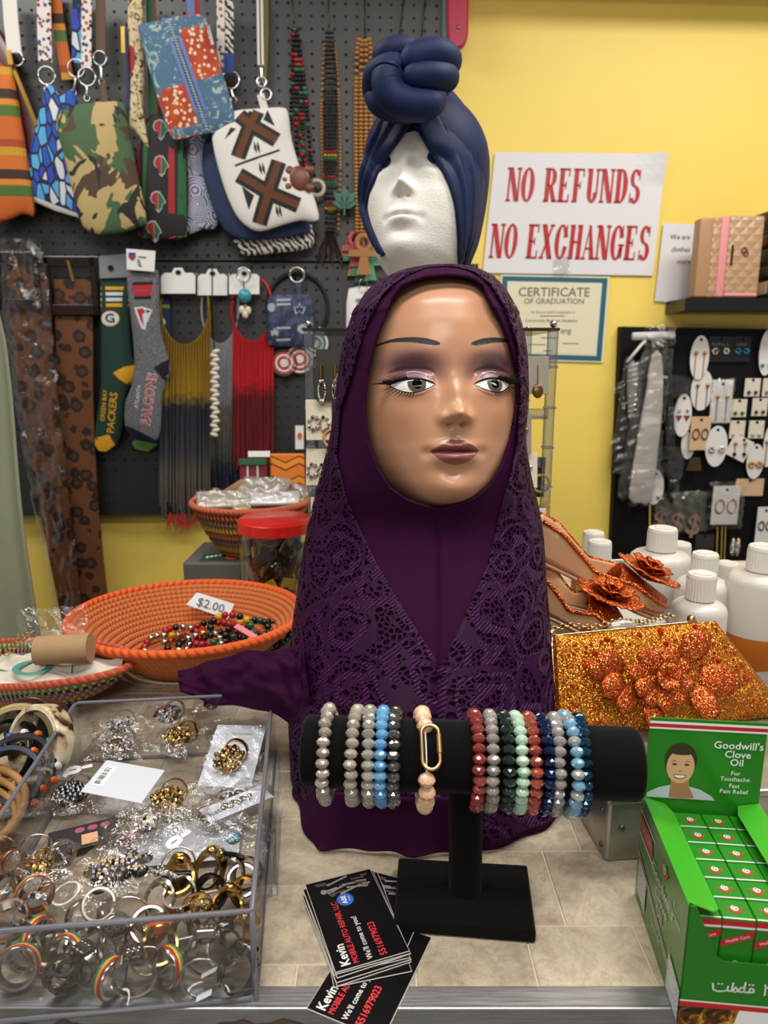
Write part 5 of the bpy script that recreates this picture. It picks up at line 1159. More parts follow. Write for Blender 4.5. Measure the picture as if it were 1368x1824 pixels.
n = NB('kente_red'); co = n.co('Object'); s_ = n.sep(co); KER = n.fin(n.ramp(n.mth('FRACT', n.mth('MULTIPLY', s_[0], 55)), [(0, '7a1220'), (.5, 'cfc6c0'), (.68, '27306a'), (.85, '7a1220')], True), .7)
kw = rest('kente_wallet', 'orange and red kente print wallet standing behind the far basket', 'wallet', P(485, 840, 1.295), (-8, 0, 2)); 
MB().rbox((.028, 0, 0), (.062, .016, .066), .003).obj('orange_panel', KEN, kw); MB().rbox((-.034, -.002, -.006), (.049, .014, .056), .003).obj('red_panel', KER, kw); MB().rbox((-.022, -.012, .032), (.040, .002, .011), .0006, 1).obj('label', RTAG, kw)
MB().rbox((-.034, -.0115, .018), (.050, .002, .012), .0008, 1).obj('green_band', M('kente_green', '1f5a35', .7), kw)
stn = rest('wallet_support', 'dark upright box holding the kente wallet behind the far basket', 'box', (kw.location.x, 1.295, 0)); MB().rbox((0, 0, .5*(kw.location.z-.04)), (.10, .018, kw.location.z-.041), .002).obj('box_body', M('grey_plastic', '5d5a55', .5), stn)
kw.location.y = 1.295
# ================================================================== metal case under the clutch
cm = G(1076, 1536, 0); mr = thing('metal_case', 'low dented silver metal case with rivets under the orange clutch', 'case', (cm.x, cm.y, 0), (0, 0, math.radians(5)))
n = NB('worn_metal'); nz = n.noise(n.co('Object'), 30, 4); n.bump(nz, .3, .003); STEEL = n.fin(n.ramp(nz, [(.3, '8d8c88'), (.7, 'b5b3ae')]), .38, .9)
MB().rbox((.15, .10, .0255), (.30, .20, .051), .003, 2).obj('case_body', STEEL, mr)
MB().rbox((.15, .099, .053), (.303, .203, .006), .002, 2).obj('lid', STEEL, mr)
for x_, z_ in ((.012, .029), (.0, 0)):
    if x_: MB().sph((x_, -.0005, z_), .0028, 12, 6, (1, .5, 1)).obj('rivet', M('rivet_dark', '6a6864', .4, .9), mr, smooth=True)
for y_, z_ in ((.008, .010), (.010, .038), (.10, .010), (.10, .038)): MB().sph((-.0002, y_, z_), .0024, 10, 6, (.5, 1, 1)).obj('rivet', M('rivet_dark', '6a6864', .4, .9), mr, smooth=True)
# ================================================================== glitter clutch
def glitter(name, cols, sc=1300):
    n = NB(name); co = n.co('Object'); v_ = n.vor(co, sc, 'F1', 'Color'); s_ = n.sep(v_); nm = n.node('ShaderNodeVectorMath', operation='MULTIPLY_ADD')
    n.l.new(v_, nm.inputs[0]); nm.inputs[1].default_value = (1.1, 1.1, 1.1); nm.inputs[2].default_value = (-.55, -.55, -.55)
    ge = n.node('ShaderNodeNewGeometry'); ad = n.node('ShaderNodeVectorMath', operation='ADD'); n.l.new(ge.outputs['Normal'], ad.inputs[0]); n.l.new(nm.outputs[0], ad.inputs[1])
    no = n.node('ShaderNodeVectorMath', operation='NORMALIZE'); n.l.new(ad.outputs[0], no.inputs[0]); n.l.new(no.outputs[0], n.b.inputs['Normal'])
    return n.fin(n.ramp(s_[1], [(i/len(cols), c_) for i, c_ in enumerate(cols)], True), .28, .75)
GLI = glitter('gold_orange_glitter', ['c9751c', 'd98f2a', 'a8561a', 'e0a83a', 'c8641e', '8a4a18']); GLO = glitter('orange_glitter', ['c2501a', 'd9692a', '9a3a14', 'e08a4a', 'b8461a'])
GM = M('frame_gold', 'c9b27e', .18, 1.0); GEM = NB('red_gem'); GEM = GEM.fin('b02a10', .08, .2, Coat_Weight=1.0)
q_ = [P(1000, 1312, .560), P(1404, 1300, .600), P(1274, 1106, .632), P(990, 1134, .598)]      # BL BR TR TL
co_ = thing('glitter_clutch', 'orange glitter clutch bag with raised flower and gold frame on the metal case', 'bag', (q_[0].x, q_[0].y, .0565)); ci_ = mat4(co_).inverted(); q_ = [ci_ @ a_ for a_ in q_]
dz = -q_[0].z+.0005; q_ = [V((a_.x, a_.y, max(a_.z+dz*(1 if i < 2 else 0), .0005))) for i, a_ in enumerate(q_)]
NRM = (q_[1]-q_[0]).cross(q_[3]-q_[0]).normalized(); NRM = NRM if NRM.y < 0 else -NRM
def cp(u, v, off=0.0, fr=True):
    p_ = q_[0].lerp(q_[1], u).lerp(q_[3].lerp(q_[2], u), v); e_ = 16*u*(1-u)*v*(1-v); b_ = .010*(min(1, e_)**.5)
    return p_+NRM*(b_+off) if fr else p_-NRM*(.036*(1-.55*v)+b_*.4)
m_ = MB(); N1, N2 = 28, 16
m_.grid(lambda u, v: cp(u, v), N1, N2); body = None
o0 = len(m_.v); m_.grid(lambda u, v: cp(u, v, 0, False), N1, N2); r_ = N1+1
edge = [i for i in range(N1+1)]+[j*r_+N1 for j in range(1, N2+1)]+[N2*r_+i for i in range(N1-1, -1, -1)]+[j*r_ for j in range(N2-1, 0, -1)]
m_.f += [(edge[i], edge[(i+1) % len(edge)], o0+edge[(i+1) % len(edge)], o0+edge[i]) for i in range(len(edge))]; m_.m += [0]*len(edge)
m_.obj('clutch_body', GLI, co_, auto=60)
random.seed(12)
studs = [shared('stud', MB().sph((0, 0, 0), r__, 8, 5), GEM) for r__ in (.0011, .0016, .0026)]
k = 0
while k < 150:
    u, v = random.uniform(.03, .97), random.uniform(.05, .97)
    if ((u-.42)/.36)**2+((v-.45)/.36)**2 < .75: continue
    place(studs[0 if k % 3 else (1 if k % 4 else 2)], 'stud', co_, T(cp(u, v, .0006))); k += 1
def petal(par, M4, L_, w_, cup=.004, mat=None, name='petal'):
    def fn(u, v):
        s_ = (v-.5)*2; wd = w_*math.sin(PI*min(1, .12+.80*u))**.7; return M4 @ V((u*L_, s_*wd, cup*(math.sin(u*PI*.8)*(1-.6*s_*s_))+.0006))
    o = MB().grid(fn, 8, 6).obj(name, mat or GLO, par, smooth=True); md = o.modifiers.new('t', 'SOLIDIFY'); md.thickness = .0012; return o
ux = (q_[1]-q_[0]).normalized(); uy = NRM.cross(ux).normalized(); uy = uy if uy.z > 0 else -uy
FR = Matrix((ux, uy, ux.cross(uy) if ux.cross(uy).dot(NRM) > 0 else -ux.cross(uy))).transposed().to_4x4()
def pl_at(u, v, off): X = FR.copy(); X.translation = cp(u, v, off); return X
for u, v, a_, L_, w_ in ((.46, .50, 200, .030, .0105), (.46, .50, 165, .032, .0105), (.46, .52, 235, .030, .011), (.46, .50, 270, .030, .0115), (.46, .5, 305, .030, .011), (.46, .5, 340, .030, .0105), (.46, .5, 20, .030, .0105), (.46, .5, 55, .030, .0105), (.46, .5, 90, .026, .011), (.46, .5, 125, .030, .0105),
                         (.30, .60, 150, .030, .0115), (.29, .50, 195, .027, .011), (.24, .62, 170, .024, .0105), (.33, .40, 215, .026, .0105), (.62, .66, 40, .034, .013), (.66, .46, 350, .036, .014), (.60, .36, 300, .030, .012), (.40, .28, 250, .024, .010)):
    petal(co_, pl_at(u, v, .003+.0022*((a_ % 70)/70)) @ RZ(math.radians(a_)) @ RY(math.radians(-10)), L_, w_)
for i in range(6): petal(co_, pl_at(.48, .5, .008) @ RZ(i*1.05) @ RY(math.radians(-28)), .015, .0075)
fr_ = [cp(0, t_, 0)-NRM*.006+ux*-.0015 for t_ in np.linspace(0, 1, 8)]; MB().tube(fr_, .0016, 8).obj('frame', GM, co_, smooth=True)
fr_ = [cp(0, t_, 0)-NRM*.013+ux*-.0015 for t_ in np.linspace(0, 1, 8)]; MB().tube(fr_, .0012, 8).obj('frame', GM, co_, smooth=True)
fr_ = [cp(t_, 1, 0)-NRM*.006+uy*.001 for t_ in np.linspace(0, .9, 14)]; MB().tube(fr_, .0015, 8).obj('frame', GM, co_, smooth=True)
for i in range(30):
    t_ = .02+i*.026; MB().torus(.0024, .0007, 12, 6, T(cp(t_, 1, 0)-NRM*.010+uy*(.0075+.0015*math.sin(i*.5))) @ RX(PI/2+(i % 2)*1.4)).obj('chain_link', GM, co_, smooth=True)
for u_ in (0.0, .88): MB().sph(tuple(cp(u_, 1, 0)-NRM*.008+uy*.004), .0042, 14, 10).obj('clasp_ball', GM, co_, smooth=True)
MB().sph((0, 0, 0), 1, 20, 10, (.015, .005, .007), T(cp(.44, 1, 0)-NRM*.010+uy*.003)).obj('clasp', M('clasp_pearl', 'cfc6b8', .15, .6), co_, smooth=True)
# ================================================================== slingback shoes on a white box
sbx = thing('shoe_box', 'white box under the tan glitter shoes, mostly hidden behind the clutch', 'box', (.225, .75, 0)); BXH = .095
MB().rbox((0, 0, BXH/2), (.17, .10, BXH), .002).obj('box_body', M('off_white_box', 'd5d2cc', .6), sbx); MB().rbox((0, 0, BXH-.012), (.174, .104, .025), .002).obj('lid', M('off_white_box', 'd5d2cc', .6), sbx)
TAN = M('tan_leather', 'c99a74', .4); 
def shoe(label, heel, toe, lift, flower_px):
    # heel/toe in world, shoe along the line; inner lining tan, glitter rim
    d_ = toe-heel; L_ = d_.length; an_ = math.atan2(d_.y, d_.x); el = math.atan2(d_.z, math.hypot(d_.x, d_.y))
    t_ = thing('slingback_shoe', label, 'shoe', heel, (0, -el, an_), 'tan glitter shoes on the white box')
    def half(s_): return np.interp(s_, [0, .12, .35, .6, .8, .93, 1], [.018, .026, .024, .032, .036, .028, .012])
    m_ = MB(); m_.grid(lambda u, v: (u*L_, (v-.5)*2*half(u), .004*math.cos((v-.5)*PI)), 26, 8); o = m_.obj('insole', TAN, t_, smooth=True); md = o.modifiers.new('t', 'SOLIDIFY'); md.thickness = .004
    def wall(sg):
        def fn(u, v): hgt = np.interp(u, [0, .15, .45, .7, 1], [.036, .034, .014, .022, .012]); return (u*L_, sg*(half(u)+.002*v), .001+v*hgt)
        o = MB().grid(fn, 26, 5).obj('upper', TAN, t_, smooth=True); md = o.modifiers.new('t', 'SOLIDIFY'); md.thickness = .0022
        MB().tube([fn(u, 1) for u in np.linspace(0, 1, 24)], .0021, 8).obj('glitter_rim', GLO, t_, smooth=True)
    wall(1); wall(-1)
    MB().tube([(.0, -.018, .03), (-.006, -.009, .037), (-.008, 0, .039), (-.006, .009, .037), (0, .018, .03)], .004, 8, flat=.5).obj('heel_strap', GLO, t_, smooth=True)
    def vamp(u, v): s_ = .62+.38*u; return (s_*L_, (v-.5)*2*(half(s_)+.002), .006+.026*math.cos((v-.5)*PI)*(1-.5*u))
    o = MB().grid(vamp, 10, 12).obj('vamp', GLO, t_, smooth=True); md = o.modifiers.new('t', 'SOLIDIFY'); md.thickness = .002
    MB().tube([(.012, 0, -.001), (.004, 0, -.05)], [.013, .006], 14).obj('heel', GLO, t_, smooth=True)
    for lay, (nn, rr, ww, tl) in enumerate(((9, .036, .013, -12), (7, .026, .011, -28), (5, .016, .008, -48))):
        for i in range(nn): petal(t_, T(.80*L_, 0, .028+lay*.004) @ RZ(2*PI*i/nn+lay*.4) @ RY(math.radians(tl)), rr, ww)
    return t_
shoe('tan shoe with an orange glitter flower, farther of the two behind the clutch', P(936, 975, .735), P(1172, 1092, .715), 0, None)
shoe('tan shoe with an orange glitter flower, nearer one just behind the clutch chain', P(936, 1068, .695), P(1098, 1128, .668), 0, None)
# ================================================================== bottles
HD = NB('hdpe_white'); HD = HD.fin('dcd8d4', .35, 0, Subsurface_Weight=.25, Subsurface_Radius=(.02, .02, .02)); CAP = NB('cap_white'); CAP = CAP.fin('d4d0c8', .35)
def bottle(px, py, Y, r, label, liq, level):
    top = P(px, py, Y); h_ = top.z; t_ = thing('squeeze_bottle', label, 'bottle', (top.x, Y, 0), (0, 0, random.uniform(0, 6)), 'white-capped oil bottles at the right'); ch = .030; cr_ = max(.0145, r*.47); sh = h_-ch
    n = NB('oil_bottle_wall'); z_ = n.sep(n.co('Object'))[2]; f_ = n.mth('GREATER_THAN', z_, level*sh)
    mt = n.fin(n.mix(f_, liq, 'c2bdb6'), .35, 0, Subsurface_Weight=.2, Subsurface_Radius=(.02, .015, .01))
    MB().lathe([(0, .0005), (r-.003, .0005), (r, .004), (r, sh-.012), (r-.0015, sh-.006), (r-.006, sh-.002), (cr_+.001, sh), (cr_-.002, sh+.001), (cr_-.002, sh+.003), (0, sh+.003)], 40).obj('bottle_body', mt, t_, smooth=True)
    N = 60; vs = []
    for z2, k_ in ((sh+.002, 1), (sh+ch-.005, 1)):
        for i in range(N): rr = cr_+(.0006 if i % 2 else 0); vs.append((rr*math.cos(2*PI*i/N), rr*math.sin(2*PI*i/N), z2))
    m_ = MB().add(vs, [(i, (i+1) % N, N+(i+1) % N, N+i) for i in range(N)]); m_.lathe([(cr_, sh+ch-.005), (cr_, sh+ch-.002), (cr_-.001, sh+ch), (cr_*.75, sh+ch+.0002), (0, sh+ch+.0002)], 36)
    m_.lathe([(0, sh+.002), (cr_, sh+.002)], 30); c_ = m_.obj('cap', CAP, t_, auto=35)
    MB().prism(ell(0, 0, cr_*.72, cr_*.72, 20, 0, PI*1.5), sh+ch, sh+ch+.0012).obj('flip_top', CAP, c_)
AMB, YEL, PAL = 'b4641c', 'c9a83a', 'c99a3a'
bottle(1058, 947, .97, .0275, 'amber oil bottle with white cap behind the yellow one, left of the group', AMB, .72)
bottle(1069, 963, .88, .0262, 'yellow oil bottle with a white flip cap at the left of the bottle group', 'c2ab3c', .86)
bottle(1181, 940, .86, .0372, 'large cloudy white bottle with a little yellow oil at the bottom', PAL, .42)
bottle(1212, 967, .96, .022, 'small white-capped bottle peeking out behind the large cloudy one', PAL, .3)
bottle(1257, 985, .79, .030, 'mid-size white bottle behind the short one', PAL, .5)
bottle(1251, 1021, .722, .0285, 'short milky white bottle standing in front, just behind the clutch', 'bdb6b0', .1)
bottle(1296, 1002, .90, .024, 'small bottle with a white cap between the mid-size and the big right one', AMB, .55)
bottle(1362, 972, .765, .0345, 'big bottle half full of amber oil, cut by the right frame edge', AMB, .52)
tn = thing('round_tin', 'teal round tin lid standing between the yellow bottle and the large cloudy one', 'tin', (P(1116, 1030, .93).x, .93, 0))
MB().lathe([(0, .0005), (.028, .0005), (.028, .085), (.030, .085), (.030, .102), (.027, .104), (.024, .1035), (0, .1035)], 40).obj('tin_body', M('tin_teal', '4f8a80', .4), tn, auto=40); MB().torus(.029, .0018, 40, 8, T(0, 0, .103)).obj('rim', M('tin_rim', 'd8d0d0', .4), tn, smooth=True)
pk = thing('pink_pouch', 'pink patterned pouch at the right edge behind the carton', 'pouch', (P(1366, 1330, .56).x+.016, .54, .0565)); n = NB('pink_print'); PKP = n.fin(n.ramp(n.noise(n.co('Object'), 140, 2), [(.45, 'c88a98'), (.55, 'e2c0c8')]), .6)
MB().rbox((.02, 0, .03), (.05, .03, .06), .008, 3).obj('pouch_body', PKP, pk, smooth=True)
# ================================================================== acrylic earring rack
RYF, RYB = .895, 1.055; zt = P(760, 587, RYF).z; xl_, xr2 = P(553, 700, RYF).x, P(980, 700, RYF).x
rk = thing('earring_rack', 'tall clear acrylic earring rack standing behind the mannequin', 'display rack', ((xl_+xr2)/2, (RYF+RYB)/2, 0)); hw, hd_ = (xr2-xl_)/2, (RYB-RYF)/2
RKM = clear_mat('rack_acrylic', 'e6e7ea', 'ffffff', .16, .6)
for sx in (-1, 1):
    for sy in (-1, 1):
        MB().rbox((sx*hw, sy*hd_, zt/2), (.012, .012, zt), .002, 2).obj('post', RKM, rk)
        for i in range(8): MB().rbox((sx*hw, sy*hd_, .02+i*zt/8.3), (.0145, .0145, .003), .0008, 1).obj('post_joint', RKM, rk)
        MB().sph((sx*hw, sy*hd_, zt+.0065), .0045, 12, 8).obj('finial', SILV, rk, smooth=True)
MB().rbox((0, 0, zt), (2*hw+.014, 2*hd_+.014, .004), .001, 1).obj('top_plate', NB('smoky_acrylic').fin('4c4a44', .12, 0, Transmission_Weight=.6, IOR=1.2), rk)
tiers = [zt-.040-i*.062 for i in range(6)]
for z_ in tiers:
    MB().rbox((0, -hd_+.004, z_), (2*hw, .0035, .012), .001, 1).obj('rail', RKM, rk); MB().rbox((0, -hd_+.018, z_-.006), (2*hw, .030, .003), .0008, 1).obj('ledge', RKM, rk)
def ear_card(px0, py0, w_, h_, mat, label, parts, tilt=-10, Y=None):
    Y = Y or RYF-.012; p_ = P(px0, py0, Y); t_ = thing('earring_card', label, 'earrings', p_, (math.radians(tilt), 0, math.radians(random.uniform(-6, 6))), 'earring cards on the acrylic rack')
    c_ = MB().rbox((0, 0, 0), (w_, .001, h_), .0004, 1).obj('card', mat, t_)
    parts(t_); return t_
CRM = M('card_cream', 'd2c8b2', .5); CDK = M('card_dark', '2b2620', .5); CGR = M('card_grey', '8d8578', .5)
def hoopsR(kind, cols):
    def f(t_):
        for sg in (-1, 1):
            x_ = sg*.0085
            if kind == 'link':
                MB().tube([(x_, -.003, .012), (x_, -.003, -.004)], .0022, 8).obj('gold_bar', RGLD, t_); k_ = T(x_, -.003, -.019) @ RX(PI/2)
                o = MB().torus(.0042, .0009, 24, 6, k_, sy=3.0).obj('crystal_link', GAB, t_, smooth=True)
            elif kind == 'cluster':
                for i in range(7): a_ = i*.9; MB().sph((x_*.75+.006*math.cos(a_), -.003, -.004+.008*math.sin(a_)), .0026, 8, 6).obj('crystal', cols, t_)
            elif kind == 'disc': MB().tube([(x_, -.002, .012), (x_, -.002, -.012)], .0006, 6).obj('hook', RGLD, t_); MB().sph((0, 0, 0), 1, 16, 8, (.0068, .002, .0088), T(x_, -.003, -.02)).obj('disc', cols, t_, smooth=True)
            elif kind == 'ring': MB().torus(.011, .0018, 30, 6, T(x_*1.1, -.003, -.008) @ RX(PI/2)).obj('hoop', cols, t_, smooth=True)
            else: MB().sph((x_*.7, -.002, .004), .0028, 10, 6).obj('stud', cols, t_, smooth=True)
    return f
random.seed(2)
ear_card(585, 668, .030, .062, CDK, 'black card with gold and crystal link earrings at the left of the rack', hoopsR('link', None), -4)
ear_card(568, 748, .032, .050, CRM, 'cream card with two big crystal cluster earrings below the black card', hoopsR('cluster', GAB))
ear_card(566, 832, .030, .046, CRM, 'cream card with round crystal cluster earrings on the third tier left', hoopsR('cluster', GAB))
ear_card(574, 918, .030, .046, CRM, 'cream card with small studs on the lowest visible tier left', hoopsR('stud', DSIL))
ear_card(612, 680, .022, .056, CRM, 'cream card with long silver drops next to the black card', hoopsR('cluster', SILV))
ear_card(606, 770, .034, .040, CDK, 'tan hoop earrings on a dark card at the second tier', hoopsR('ring', M('hoop_tan', 'c08a4a', .4)))
ear_card(603, 826, .026, .040, CRM, 'plain cream card half behind the hijab on the third tier', hoopsR('stud', SILV))
ear_card(945, 668, .044, .046, CGR, 'grey card with two brown oval earrings at the right of the rack', hoopsR('disc', M('disc_brown', '5a4210', .25, .4)))
ear_card(928, 772, .026, .050, CGR, 'grey card leaning on the second tier at the right', hoopsR('stud', RGLD), -8)
ear_card(936, 838, .030, .044, CRM, 'cream card with a small stud on the third tier right', hoopsR('stud', SILV))
ear_card(950, 850, .030, .052, CDK, 'dark round earrings with yellow rim on the right third tier', hoopsR('ring', M('hoop_yellow', 'c9a820', .4)), -4, RYF+.012)
ear_card(950, 940, .030, .050, M('card_white2', 'd8d8d4', .5), 'white card with teal tassel earrings at the lower right of the rack', hoopsR('disc', M('tassel_teal', '157a74', .6)), -4)
# ================================================================== prints for the hanging goods
def mk_print(name, fn, rough=.75):
    n = NB(name); return n.fin(fn(n, n.co('Object')), rough)
def _camo(n, co):
    a = n.noise(co, 9, 3, .5, .6); b = n.noise(n.co('Object', loc=(3, 1, 7)), 10, 3, .5, .6); c = n.noise(n.co('Object', (1, 1, .6), loc=(9, 4, 2)), 14, 3, .5, 1.2)
    k = n.ramp(a, [(0, '3f5c3a'), (.48, 'b09a66')], True); k = n.mix(n.ramp(b, [(0, 0.), (.56, 1.)], True), k, '4a3527'); return n.mix(n.ramp(c, [(0, 0.), (.585, 1.)], True), k, '1e1c1c')
def _leaf(n, co):
    m = n.co('Object', (1, 1, .45), (0, .7, 0)); d = n.vor(m, 62, 'DISTANCE_TO_EDGE'); c = n.sep(n.vor(m, 62, 'F1', 'Color'))[0]
    return n.mix(n.mth('LESS_THAN', d, .085), n.ramp(c, [(0, '1f4fae'), (.3, '4f9fd4'), (.72, '2a3fb0'), (.88, 'c9ced4')], True), '0f1a3c')
def _kente(n, co):
    s = n.sep(co); z = n.mth('FRACT', n.mth('MULTIPLY', s[2], 6.2)); k = n.ramp(z, [(0, 'c9641a'), (.28, '3f6f2a'), (.42, 'd98a1e'), (.5, '2a1c18'), (.62, 'd0701c'), (.8, 'c99a22'), (.9, 'a8401a')], True)
    g = n.mth('GREATER_THAN', n.mth('ADD', n.wave(co, 70, 0, 'X'), n.wave(co, 70, 0, 'Z')), 1.2); return n.mix(n.mth('MULTIPLY', g, .6), k, '5a1e12')
def _floral(n, co):
    d = n.vor(co, 110); c = n.sep(n.vor(co, 110, 'F1', 'Color'))[0]; return n.mix(n.mth('LESS_THAN', d, .42), 'd8d2cc', n.ramp(c, [(0, '8a3a4a'), (.3, '2a4a90'), (.6, '1c1a1c'), (.8, '9a5a3a')], True))
def _cream(n, co): return n.ramp(n.noise(co, 60, 4, .6, 2), [(.40, '17130f'), (.47, 'c9b48c'), (.7, 'd9c8a0')])
def _anko(n, co):
    d = n.vor(co, 95); c = n.noise(co, 25, 2); return n.mix(n.mth('LESS_THAN', d, .36), n.mix(n.ramp(c, [(.5, 0.), (.55, 1.)]), 'a83a1c', 'b8461c'), 'dcc8a8')
def _anbl(n, co):
    d = n.vor(n.co('Object', (1, 1, .5), (0, .5, 0)), 40, 'DISTANCE_TO_EDGE'); f = n.wave(co, 260, 3, 'Z', 2); k = n.mix(n.mth('GREATER_THAN', f, .62), '2f4c74', '5f86a0'); return n.mix(n.ramp(n.noise(co, 30, 3, .6, 2), [(.54, 0.), (.60, 1.)]), k, '9db4a8')
def _bwp(n, co): return n.ramp(n.wave(co, 42, 6, 'DIAGONAL', 1.5), [(.45, '14141a'), (.5, 'd5d0c6')], True)
def _ankp(n, co):
    f = n.mth('SINE', n.mth('MULTIPLY', n.vor(co, 22), 60)); return n.mix(n.mth('GREATER_THAN', f, .2), 'b9bcc6', n.ramp(n.noise(co, 30, 2), [(.45, '33407a'), (.6, '7a6a9a')]))
def _leo(n, co):
    d = n.vor(co, 30); e = n.noise(co, 110, 2, .5, .5); dd = n.mth('ADD', d, n.mth('MULTIPLY', n.mth('SUBTRACT', e, .5), .35)); r = n.ramp(dd, [(0, '4a2a15'), (.24, '170c07'), (.46, '70401f')], True); return n.mix(n.noise(co, 12, 2), r, n.mix(.5, r, '3a1e10'))
CAMO = mk_print('camouflage', _camo); LEAF = mk_print('blue_leaf_print', _leaf); KENTE = mk_print('kente_print', _kente); FLOR = mk_print('floral_ribbon', _floral); CREAM = mk_print('cream_script_print', _cream)
ANKO = mk_print('ankara_orange', _anko); ANKB = mk_print('ankara_blue', _anbl); BWP = mk_print('black_white_print', _bwp); ANKP = mk_print('blue_grey_wax_print', _ankp); LEO = mk_print('leopard_print', _leo, .6)
MAROON = M('maroon_vinyl', '4a1218', .25); FWHT = M('white_canvas', 'd9d6d2', .7); FNAV = M('navy_canvas', '1c2c52', .75); FBLK = M('black_canvas', '101012', .7); FRED = M('felt_red', '9c1622', .7); FGRN = M('felt_green', '1c5c34', .7); FBRN = M('mud_brown', '5c3216', .75); BRS = M('brass', 'b8944a', .3, 1.0); CHR = M('chrome', 'c8c8c8', .15, 1.0)
BAGS = 'bags and pouches hanging on the pegboard'
def bagp(name, label, poly, mat, d, thick=.022, sm=3, wr=.0012, cat='bag', seed=0, part='pouch_body'):
    cx_ = sum(p[0] for p in poly)/len(poly); cy_ = sum(p[1] for p in poly)/len(poly); h = Hang(name, label, cat, (cx_, cy_), d, BAGS); return h, Pillow(h, poly, thick, sm, name=part, mat=mat, wrinkle=wr, seed=seed)
def strip(h, path, w_, mat, name='strap', d=None, th=.0012):     # ribbon along a pixel path
    pts = [h.L(x, y, d) for x, y in path]; m_ = MB(); vs = []
    for i, p in enumerate(pts):
        a_ = pts[max(0, i-1)]; b_ = pts[min(len(pts)-1, i+1)]; t_ = (b_-a_).normalized(); nx = V((t_.z, 0, -t_.x)).normalized()*(w_[i] if hasattr(w_, '__len__') else w_)/2
        vs += [p+nx+V((0, -th, 0)), p-nx+V((0, -th, 0)), p-nx+V((0, th, 0)), p+nx+V((0, th, 0))]
    fs = [(i*4+j, i*4+(j+1) % 4, i*4+4+(j+1) % 4, i*4+4+j) for i in range(len(pts)-1) for j in range(4)]+[(3, 2, 1, 0), tuple(range(4*len(pts)-4, 4*len(pts)))]
    return m_.add(vs, fs).obj(name, mat, h.o)
PXM = 1.75/1265            # metres per pixel near the pegboard
def dring(h, x, y, r, mat=None, name='ring', d=None, th=.0022):
    p = h.L(x, y, d); return MB().torus(r*PXM, th, 28, 8, T(p) @ RX(PI/2)).obj(name, mat or CHR, h.o, smooth=True)
def clasp(h, x0, y0, x1, y1, d=None, mat=None):
    a, b = h.L(x0, y0, d), h.L(x1, y1, d); m = a.lerp(b, .45)
    MB().tube([a, a.lerp(b, .25), m, b.lerp(m, .4), b], [.0025, .004, .0028, .0045, .002], 8).obj('clasp', mat or CHR, h.o, smooth=True); MB().torus(.006, .0015, 18, 6, T(b) @ RX(PI/2)).obj('clasp_hook', mat or CHR, h.o, smooth=True)
# --- the bags
h, pw = bagp('kente_bag', 'orange kente print bag cut by the left frame edge', [(-40, 112), (10, 118), (24, 135), (44, 250), (62, 376), (40, 381), (-40, 386)], KENTE, .085, .03)
strip(h, [(96, -20), (104, 40), (112, 90), (121, 142)], .026, KENTE, d=.06)
h, pw = bagp('maroon_bag', 'maroon vinyl bag with a brass zip and a white strap behind the kente bag', [(-30, 40), (10, 70), (30, 120), (72, 235), (52, 300), (30, 330), (-30, 300)], MAROON, .06, .02)
strip(h, [(16, -20), (20, 40), (26, 95)], .030, FWHT, d=.08); dring(h, 30, 105, 10, d=.08); strip(h, [(20, 112), (44, 170), (66, 224)], .008, BRS, 'zip', d=.08, th=.003); strip(h, [(15, 90), (20, 116)], .011, BRS, 'zip_pull', d=.09, th=.003)
h, pw = bagp('leaf_bag', 'blue leaf print wristlet hanging between the kente and camouflage bags', [(82, 158), (95, 155), (108, 172), (128, 160), (142, 200), (150, 300), (158, 392), (135, 386), (95, 372), (55, 356), (39, 342), (44, 310), (62, 235)], LEAF, .075, .022, seed=1)
pw.decal('white_hem', [(40, 338), (60, 350), (100, 366), (150, 385), (150, 391), (98, 375), (58, 358), (40, 347)], FWHT)
strip(h, [(140, -20), (140, 40), (139, 112)], .026, LEAF); dring(h, 136, 122, 13); clasp(h, 136, 136, 131, 165); strip(h, [(78, -20), (79, 50), (81, 110)], .029, FLOR); strip(h, [(80, 108), (83, 124)], .020, M('strap_dark', '2a2024', .5), 'strap_end'); dring(h, 83, 135, 13); clasp(h, 83, 148, 84, 160)
h, pw = bagp('camo_pouch', 'green and brown camouflage pouch hanging in front of the blue leaf bag', [(112, 196), (150, 184), (215, 181), (226, 200), (232, 240), (246, 310), (262, 392), (256, 402), (225, 412), (190, 418), (165, 415), (143, 396), (128, 335), (112, 270), (102, 235), (102, 206)], CAMO, .115, .03, seed=2)
strip(h, [(179, -20), (179, 40), (180, 92)], .020, M('strap_brown', '5a4436', .7), d=.09); dring(h, 178, 104, 10, d=.09); clasp(h, 179, 114, 181, 146, d=.09); strip(h, [(183, 146), (188, 184)], .012, M('strap_brown', '5a4436', .7), d=.10); strip(h, [(155, -20), (154, 50), (154, 120)], .021, FLOR, d=.10); dring(h, 155, 137, 13, d=.10); clasp(h, 154, 150, 155, 175, d=.10)
h, pw = bagp('script_pouch', 'narrow cream pouch with black writing print seen edge-on', [(230, -20), (256, -20), (256, 60), (259, 130), (257, 195), (265, 256), (262, 262), (242, 236), (227, 222), (231, 160), (229, 80)], CREAM, .10, .02, seed=3)
pw.decal('red_rose', [(233, 82), (242, 90), (243, 118), (236, 136), (229, 128), (230, 100)], FRED); strip(h, [(219, 48), (220, 95)], .008, BRS, 'zip_pull', d=.11, th=.002); strip(h, [(224, 50), (228, 140), (227, 222)], .006, FNAV, 'zip', d=.11, th=.002)
h, pw = bagp('ankara_wallet', 'blue and orange wax print zip wallet hanging tilted in front of the others', [(246, 52), (253, 43), (300, 33), (345, 25), (362, 28), (371, 40), (396, 128), (421, 214), (417, 224), (372, 237), (325, 248), (313, 250), (304, 243), (285, 190), (262, 110)], ANKB, .135, .022, 2, .0006, 'wallet', part='wallet_body')
